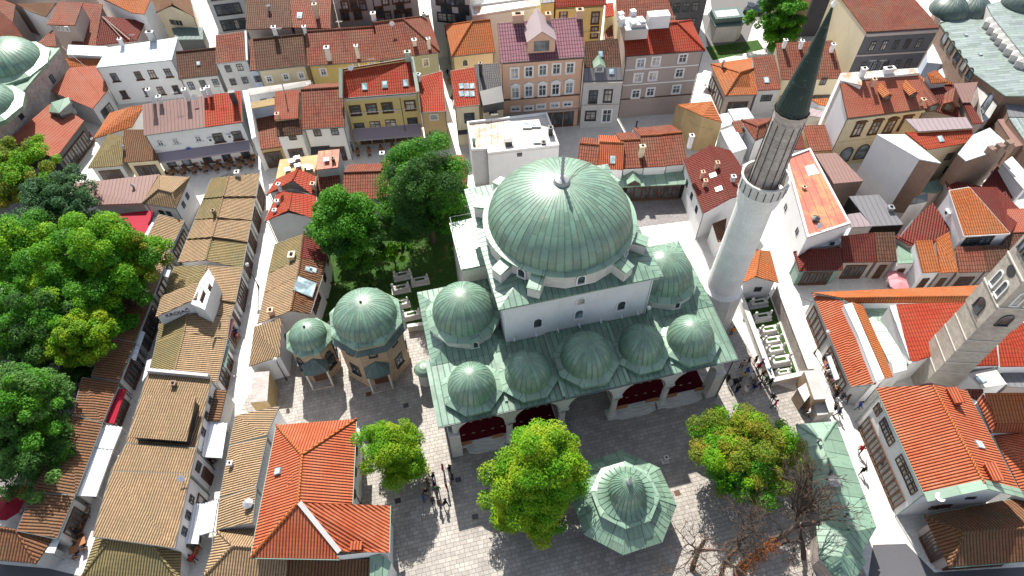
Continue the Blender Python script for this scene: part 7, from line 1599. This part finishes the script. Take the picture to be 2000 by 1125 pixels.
for u, v, a, b_, wh in ((1617, 722, 'pink', 'denim', 'under the orange street wing'), (1622, 735, 'beige', 'brown', 'by the street stall'), (1628, 746, 'red', 'black', 'beside the white canopy'), (1613, 735, 'white', 'denim', 'near the wares'), (1636, 770, 'maroon', 'dark grey', 'in front of the inn corner'), (1627, 778, 'black', 'black', 'walking past the inn corner'), (1640, 782, 'dark grey', 'navy', 'close to the inn corner'), (1630, 792, 'white', 'black', 'above the green copper roof end'),
                     (1624, 806, 'black', 'denim', 'beside the stone kiosk wall'), (1633, 812, 'navy', 'black', 'nearest the green copper roof end'), (1608, 706, 'grey', 'black', 'further up the white street'), (1650, 787, 'brown', 'denim', 'at the inn shop doors'), (1672, 800, 'blue', 'grey', 'below the inn windows')): person(u, v, a, b_, wh, grp=G3)
person(1675, 885, 'red', 'black', 'alone on the white street above the dark clad walker', pose=1, face=2.4); person(1679, 926, 'black', 'black', 'walking alone down the middle of the white street', pose=2, face=2.7)
for u, v, a, b_, wh in ((459, 648, 'purple', 'black', 'shopping on the second alley'), (466, 658, 'navy', 'denim', 'beside the red shop front on the second alley'), (453, 662, 'maroon', 'grey', 'at the wares on the second alley'), (383, 1095, 'red', 'navy', 'at the bottom of the second alley'), (371, 1082, 'white', 'black', 'by the stalls low in the second alley'), (418, 905, 'black', 'grey', 'on the terrace between white canopies'),
                     (306, 610, 'black', 'denim', 'in the first alley by the lettered wall'), (295, 632, 'dark grey', 'black', 'walking in the first alley'), (243, 795, 'brown', 'black', 'beside the red awning'), (165, 290, 'white', 'beige', 'on the street below the white cubic house'), (185, 275, 'red', 'denim', 'by the shop with postcards at the upper left'), (133, 318, 'white', 'black', 'in the upper left street'), (875, 152, 'black', 'navy', 'in the narrow upper lane'), (878, 118, 'red', 'grey', 'up the narrow lane'), (884, 202, 'dark grey', 'black', 'low in the narrow lane'),
                     (690, 297, 'blue', 'black', 'in front of the yellow town house'), (655, 292, 'black', 'brown', 'left of the yellow town house front'), (1575, 812, 'white', 'brown', 'sitting place beside the stone niche'), (1285, 388, 'red', 'black', 'under the lean-to behind the mosque'), (1312, 384, 'maroon', 'denim', 'by the dark red shop fronts behind the mosque'), (160, 1045, 'black', 'black', 'between café tables at the lower left'), (1420, 262, 'grey', 'denim', 'among the white market roofs'), (1385, 175, 'white', 'navy', 'beside the orange corner shop'), (1405, 195, 'black', 'beige', 'below the orange corner shop')): person(u, v, a, b_, wh)
# ------------------------------------------------------------------ tombs in the two burial grounds
def grave_proto(label, wide=2.3, pil=1.5):
    t = thing('grave', label, 'grave', (0, 0, 0)); MB().box((0, 0, 0), wide+.3, 1.15, .22).box((0, 0, .22), wide, .85, .62).build('sarcophagus', M['limestone'], t)
    MB().box((0, 0, .842), wide*.55, .36, .02).build('planting_bed', M['grass'], t)
    for s_ in (-1, 1): MB().lathe([(.17, .2), (.15, .9), (.12, pil-.15), (.20, pil), (.20, pil+.18), (.12, pil+.32), (0, pil+.4)] if s_ < 0 else [(.17, .2), (.14, .9), (.15, pil+.05), (.1, pil+.2), (0, pil+.25)], (s_*(wide/2-.1), 0, 0), 10).build('headstone', M['limestone'], t)
    return t
GP = grave_proto('x'); fst = True
tile(1380, 540, 4.02)
CG = [((400, 225), 'uppermost grave in the walled cemetery, in the gable shade'), ((427, 335), 'second grave from the top of the walled cemetery'), ((475, 437), 'third grave from the top of the walled cemetery'), ((500, 520), 'fourth grave, dark sided, in the middle of the cemetery'), ((525, 590), 'fifth grave with a bright slab in the walled cemetery'), ((560, 680), 'widest pale grave near the foot of the cemetery'), ((590, 765), 'small last grave at the foot of the cemetery')]
for (x, y), lb in CG:
    g = GP if fst else copy_tree(GP); fst = False; g.location = P(x, y, 0); g.rotation_euler = (0, 0, YA-.05); g['label'] = lb; g['group'] = 'graves in the walled cemetery'
    k = 1.1 if 'widest' in lb else (.75 if 'small' in lb else .95); g.scale = (k, k, k)
tile(700, 460, 5.33)
for (x, y), lb in (((465, 440), 'dark upper grave under the tall garden tree'), ((645, 495), 'grave with two white pillars beside the mosque wing'), ((448, 575), 'dark grave below the upper one in the tomb garden'), ((440, 735), 'grave beside the large tomb wall'), ((560, 850), 'bright grave nearest the porch in the tomb garden')):
    g = copy_tree(GP); g.location = P(x, y, 0); g.rotation_euler = (0, 0, YA); g['label'] = lb; g['group'] = 'graves in the tomb garden'
# ------------------------------------------------------------------ cars
tile(1000, 0)
M['car_black'] = flat('car_black', (.012, .013, .016), .15, .6, var=.05); M['car_blue'] = flat('car_dark_blue', (.015, .03, .07), .15, .6, var=.05); M['tyre'] = flat('tyre', (.015, .015, .015), .9, .1); M['lamp'] = flat('lamp_glass', (.6, .6, .58), .2, .6)
def car_proto(m_):
    t = thing('car', 'x', 'car', (0, 0, 0)); L_, W_ = 4.5, 1.8
    def loft(sec, name, mm, par):
        mb = MB()
        for a, b_ in zip(sec, sec[1:]):
            n = len(a)
            for i in range(n): mb.poly([a[i], a[(i+1) % n], b_[(i+1) % n], b_[i]])
        mb.poly(sec[0][::-1]); mb.poly(sec[-1]); return mb.build(name, mm, par, smooth=False)
    def sec(x, z0, z1, w, wt): return [(x, -w/2, z0), (x, w/2, z0), (x, w/2, z0+(z1-z0)*.6), (x, wt/2, z1), (x, -wt/2, z1), (x, -w/2, z0+(z1-z0)*.6)]
    bd_ = loft([sec(-2.2, .35, .8, 1.5, 1.3), sec(-2.0, .25, .95, 1.75, 1.6), sec(-1.2, .22, 1.0, 1.8, 1.65), sec(.8, .22, .98, 1.8, 1.65), sec(1.9, .25, .82, 1.72, 1.5), sec(2.25, .35, .65, 1.5, 1.3)], 'body', M[m_], t)
    loft([sec(-1.85, .9, .98, 1.55, 1.5), sec(-1.3, .9, 1.42, 1.6, 1.2), sec(.2, .9, 1.45, 1.6, 1.2), sec(1.05, .9, .99, 1.6, 1.5)], 'windows', M['glass'], t)
    MB().box((-.55, 0, 1.43), 1.5, 1.15, .05).build('roof', M[m_], t)
    for x in (-1.4, 1.4):
        for y in (-.82, .82):
            w_ = MB().tube([(x, y-.1, .33), (x, y+.1, .33)], .33, 14).build('wheel', M['tyre'], t); MB().tube([(x, y-.11, .33), (x, y+.11, .33)], .18, 10).build('rim', M['steel'], w_)
    for y in (-.6, .6): MB().box((2.16, y, .55), .12, .35, .14).build('headlight', M['lamp'], t)
    return t
for k, (x, y, rz, mm, lb) in enumerate(((1388, 62, 1.15, 'car_black', 'black parked car nearest the green kiosk'), (1442, 55, 1.1, 'car_blue', 'dark blue parked car between two others'), (1492, 30, 1.1, 'car_black', 'dark parked car half hidden by the top tree'))):
    t = car_proto(mm); t.location = P(x, y, 0); t.rotation_euler = (0, 0, rz); t['label'] = lb; t['group'] = 'cars parked at the top of the photo'
# ------------------------------------------------------------------ café tables and chairs, stalls
tile(0, 0, 1)
tb = thing('cafe_table', 'x', 'table', (0, 0, 0)); MB().box((0, 0, .72), .75, .75, .04).build('table_top', M['timber'], tb); MB().tube([(0, 0, 0), (0, 0, .72)], .035, 6).lathe([(.25, 0), (.25, .03), (0, .05)], (0, 0, 0), 8).build('leg', M['dark_metal'], tb)
ch = thing('cafe_chair', 'x', 'chair', (0, 0, 0)); MB().box((0, 0, .43), .44, .44, .05).build('seat', M['brown_paint'], ch); MB().box((0, .2, .48), .44, .05, .42).build('backrest', M['brown_paint'], ch)
for sx in (-1, 1):
    for sy in (-1, 1): MB().tube([(sx*.19, sy*.19, 0), (sx*.19, sy*.19, .43)], .02, 5).build('leg', M['dark_metal'], ch)
used = [False, False]
ORD = ['first', 'second', 'third', 'fourth', 'fifth', 'sixth', 'seventh', 'eighth', 'ninth', 'tenth']
def tset(u, v, rz, where, grp, nch=3, nth=''):
    c = P(u, v, 0); c.z = 0
    t = copy_tree(tb) if used[0] else tb; used[0] = True; t.location = c; t.rotation_euler = (0, 0, rz); t['label'] = ('%s small café table, ' % nth + where).strip(); t['group'] = 'café tables '+grp
    for i in range(nch):
        a = rz+i*math.pi/2*(1 if nch > 2 else 2); q = copy_tree(ch) if used[1] else ch; used[1] = True
        q.location = c+Vector((math.sin(a)*-.68, math.cos(a)*.68, 0)); q.rotation_euler = (0, 0, a); q['label'] = '%s chair, %s café table, %s' % (('far side', 'left side', 'near side')[i if nch > 2 else i*2], nth, where); q['group'] = 'chairs '+grp
for k in range(8):
    for j in range(2): tset(342+k*22-j*4, 329-k*2.4+j*12, .2, 'outside the long white café', 'in front of the long white café', 3, ORD[k]+(' from left, wall side', ' from left, street side')[j])
for k, (x, y) in enumerate(((240, 800), (236, 812), (230, 826), (163, 985), (172, 1000), (150, 1010), (158, 1032), (143, 1045), (166, 1062), (150, 1078))): tset(x, y, .5, 'in the first alley', 'in the first alley', 2, ORD[k]+' from the top')
for k, (x, y) in enumerate(((700, 303), (722, 302), (745, 298), (768, 294))): tset(x, y, .2, 'outside the yellow town house', 'in front of the yellow town house', 2, ORD[k]+' from left')
for x, y, nn_, wh in ((412, 905, 'lower', 'between the white alley canopies'), (420, 890, 'upper', 'between the white alley canopies'), (396, 1010, 'lone', 'under the lower white canopy'), (1745, 548, 'left', 'by the rose parasols'), (1768, 545, 'right', 'by the rose parasols')): tset(x, y, .4, wh, 'on the side streets', 2, nn_)
GC = ['cloth_pink', 'cloth_red', 'cloth_white', 'timber', 'gutter_green', 'blue_sign', 'm_mauve', 'ochre']
def rack(u, v, rz, label, w_=1.6, grp=None):
    c = P(u, v, 0); c.z = 0; t = thing('market_stall', label, 'stall', c, grp); bx = MB().box(c+Vector((0, 0, .65)), w_, .7, .08, rz); 
    for i in range(4): q = c+Matrix.Rotation(rz, 3, 'Z')@Vector(((w_/2-.08)*(1 if i % 2 else -1), .28*(1 if i > 1 else -1), 0)); bx.box(q, .06, .06, .65)
    bx.build('table', M['timber'], t); rnd = random.Random(int(u*7+v))
    for i in range(5): q = c+Matrix.Rotation(rz, 3, 'Z')@Vector((rnd.uniform(-.42, .42)*w_, rnd.uniform(-.2, .2), .73)); MB().box(q, rnd.uniform(.2, .45), rnd.uniform(.15, .35), rnd.uniform(.08, .4), rz+rnd.uniform(-.3, .3), top=rnd.uniform(.6, 1)).build('goods', M[rnd.choice(GC)], t)
RK = [(172, 272, 1.0, 'stall of bright clothes in the upper left street, upper one'), (176, 283, 1.0, 'stall of bright clothes in the upper left street, lower one'), (262, 330, .2, 'rug and bag stall in front of the brown tiled shop'), (1612, 716, 1.1, 'upper stall under the orange street wing'), (1618, 728, 1.1, 'second stall under the orange street wing'), (1625, 742, 1.1, 'third stall under the orange street wing'), (1633, 757, 1.1, 'lowest stall under the orange street wing'),
      (1690, 832, 1.1, 'display stall by the upper inn windows'), (1703, 856, 1.1, 'second display stall below the inn windows'), (1712, 880, 1.1, 'third display stall below the inn windows'), (1724, 905, 1.1, 'fourth display stall below the inn windows'), (1735, 930, 1.1, 'fifth display stall below the inn windows'), (1745, 958, 1.1, 'sixth display stall below the inn windows'), (1753, 985, 1.1, 'last display stall below the inn, near the street corner'),
      (462, 668, 1.4, 'clothes stall on the second alley by the green blind'), (455, 640, 1.4, 'clothes stall on the second alley by the rose blind'), (376, 1070, 1.3, 'souvenir stall low in the second alley'), (384, 1085, 1.3, 'lower souvenir stall in the second alley'), (305, 600, 1.2, 'dark stall in the first alley by the lettered wall'), (296, 622, 1.2, 'stall in the first alley below the lettered wall'), (880, 160, 1.3, 'rack of wares in the narrow upper lane'), (655, 283, .2, 'stall of goods left of the yellow town house'), (1390, 165, 1, 'stall beside the orange corner shop'), (1270, 384, .1, 'left stall under the lean-to behind the mosque'), (1325, 380, .1, 'right stall under the lean-to behind the mosque')]
for u, v, rz, lb in RK: rack(u, v, rz, lb)
# ------------------------------------------------------------------ small courtyard things
fp = P(1298, 902, 0); t = thing('stone_post', 'small square stone drinking post between the pavilion and autumn tree', 'post', fp); MB().box(fp, .75, .6, .25, .2).box(fp+Vector((.05, .1, .25)), .5, .45, .75, .2).build('post_body', M['limestone'], t); MB().box(fp+Vector((.05, .1, 1.0)), .2, .2, .02, .2).build('basin', M['dark'], t)
for x, y, lb in ((928, 1009, 'dark drain cover in the shaded courtyard left of the tall tree'), (1323, 963, 'reddish drain cover right of the fountain pavilion'), (793, 792, 'dark drain cover above the small bright tree'), (720, 770, 'reddish drain cover in front of the large tomb'), (777, 978, 'square drain by the small bright tree'), (895, 937, 'dark drain at the porch corner')):
    c = P(x, y, .012); tag(MB().box(c, .62, .55, .012, YA).build('drain_cover', M['brown_paint'] if 'reddish' in lb else M['dark_metal']), lb, 'drain')
def cable(label, a, b_, sag=.8):
    p, q = P(*a), P(*b_); c = (p+q)/2; t = [p.lerp(q, i/10)-Vector((0, 0, sag*math.sin(math.pi*i/10))) for i in range(11)]; tag(MB().tube(t, .022, 4).build('cable', M['dark_metal']), label, 'cable')
for a, b_, lb in (((120, 90, 8), (215, 165, 7), 'overhead cable from the stone hall to the white cubic house'), ((505, 545, 4.5), (478, 560, 3.8), 'short cable sagging across the second alley'), ((388, 395, 4.4), (415, 372, 4.2), 'short cable across the mouth of the first alley'), ((960, 235, 8), (925, 262, 6.8), 'cable above the flat rusty white roof'), ((1395, 250, 5), (1345, 235, 8), 'cable from the grey-pink building to the ochre gable'), ((1588, 590, 4), (1545, 560, 3.6), 'cable over the white street near the small gabled house')): cable(lb, a, b_, .5)
def lamp(label, u, v, h=4.2):
    c = P(u, v, 0); t = thing('street_lamp', label, 'street lamp', c); MB().lathe([(.13, 0), (.11, .5), (.06, .6), (.05, h)], c, 10).build('pole', M['dark_metal'], t); MB().lathe([(.06, h), (.2, h+.15), (.24, h+.5), (.05, h+.65), (0, h+.7)], c, 6).build('lantern', M['lamp'], t)
for x, y, lb in ((705, 985, 'street lamp beside the orange roofed house wing'), (560, 742, 'street lamp by the small tomb'), (1590, 690, 'street lamp beside the old stone wall'), (1012, 300, 'street lamp beside the flat roofed white building'), (505, 560, 'street lamp in the middle of the second alley')): lamp(lb, x, y)
c = P(1205, 1120, 0); tp_ = P(1199, 1080, 2.6); 
# side fountain canopy left of the porch
sc = L(-.4, 10.4); t = thing('wall_fountain', 'small half round ribbed canopy left of the porch', 'canopy', sc); MB().lathe([(1.1, 2.6), (1.15, 2.7), (.85, 3.1), (.4, 3.35), (0, 3.4)], sc, 20).build('canopy', M['copper_pale'], t); MB().lathe([(.85, 0), (.85, 2.65)], sc, 12).build('wall', M['limestone'], t)
# faint garden railing near the big tomb
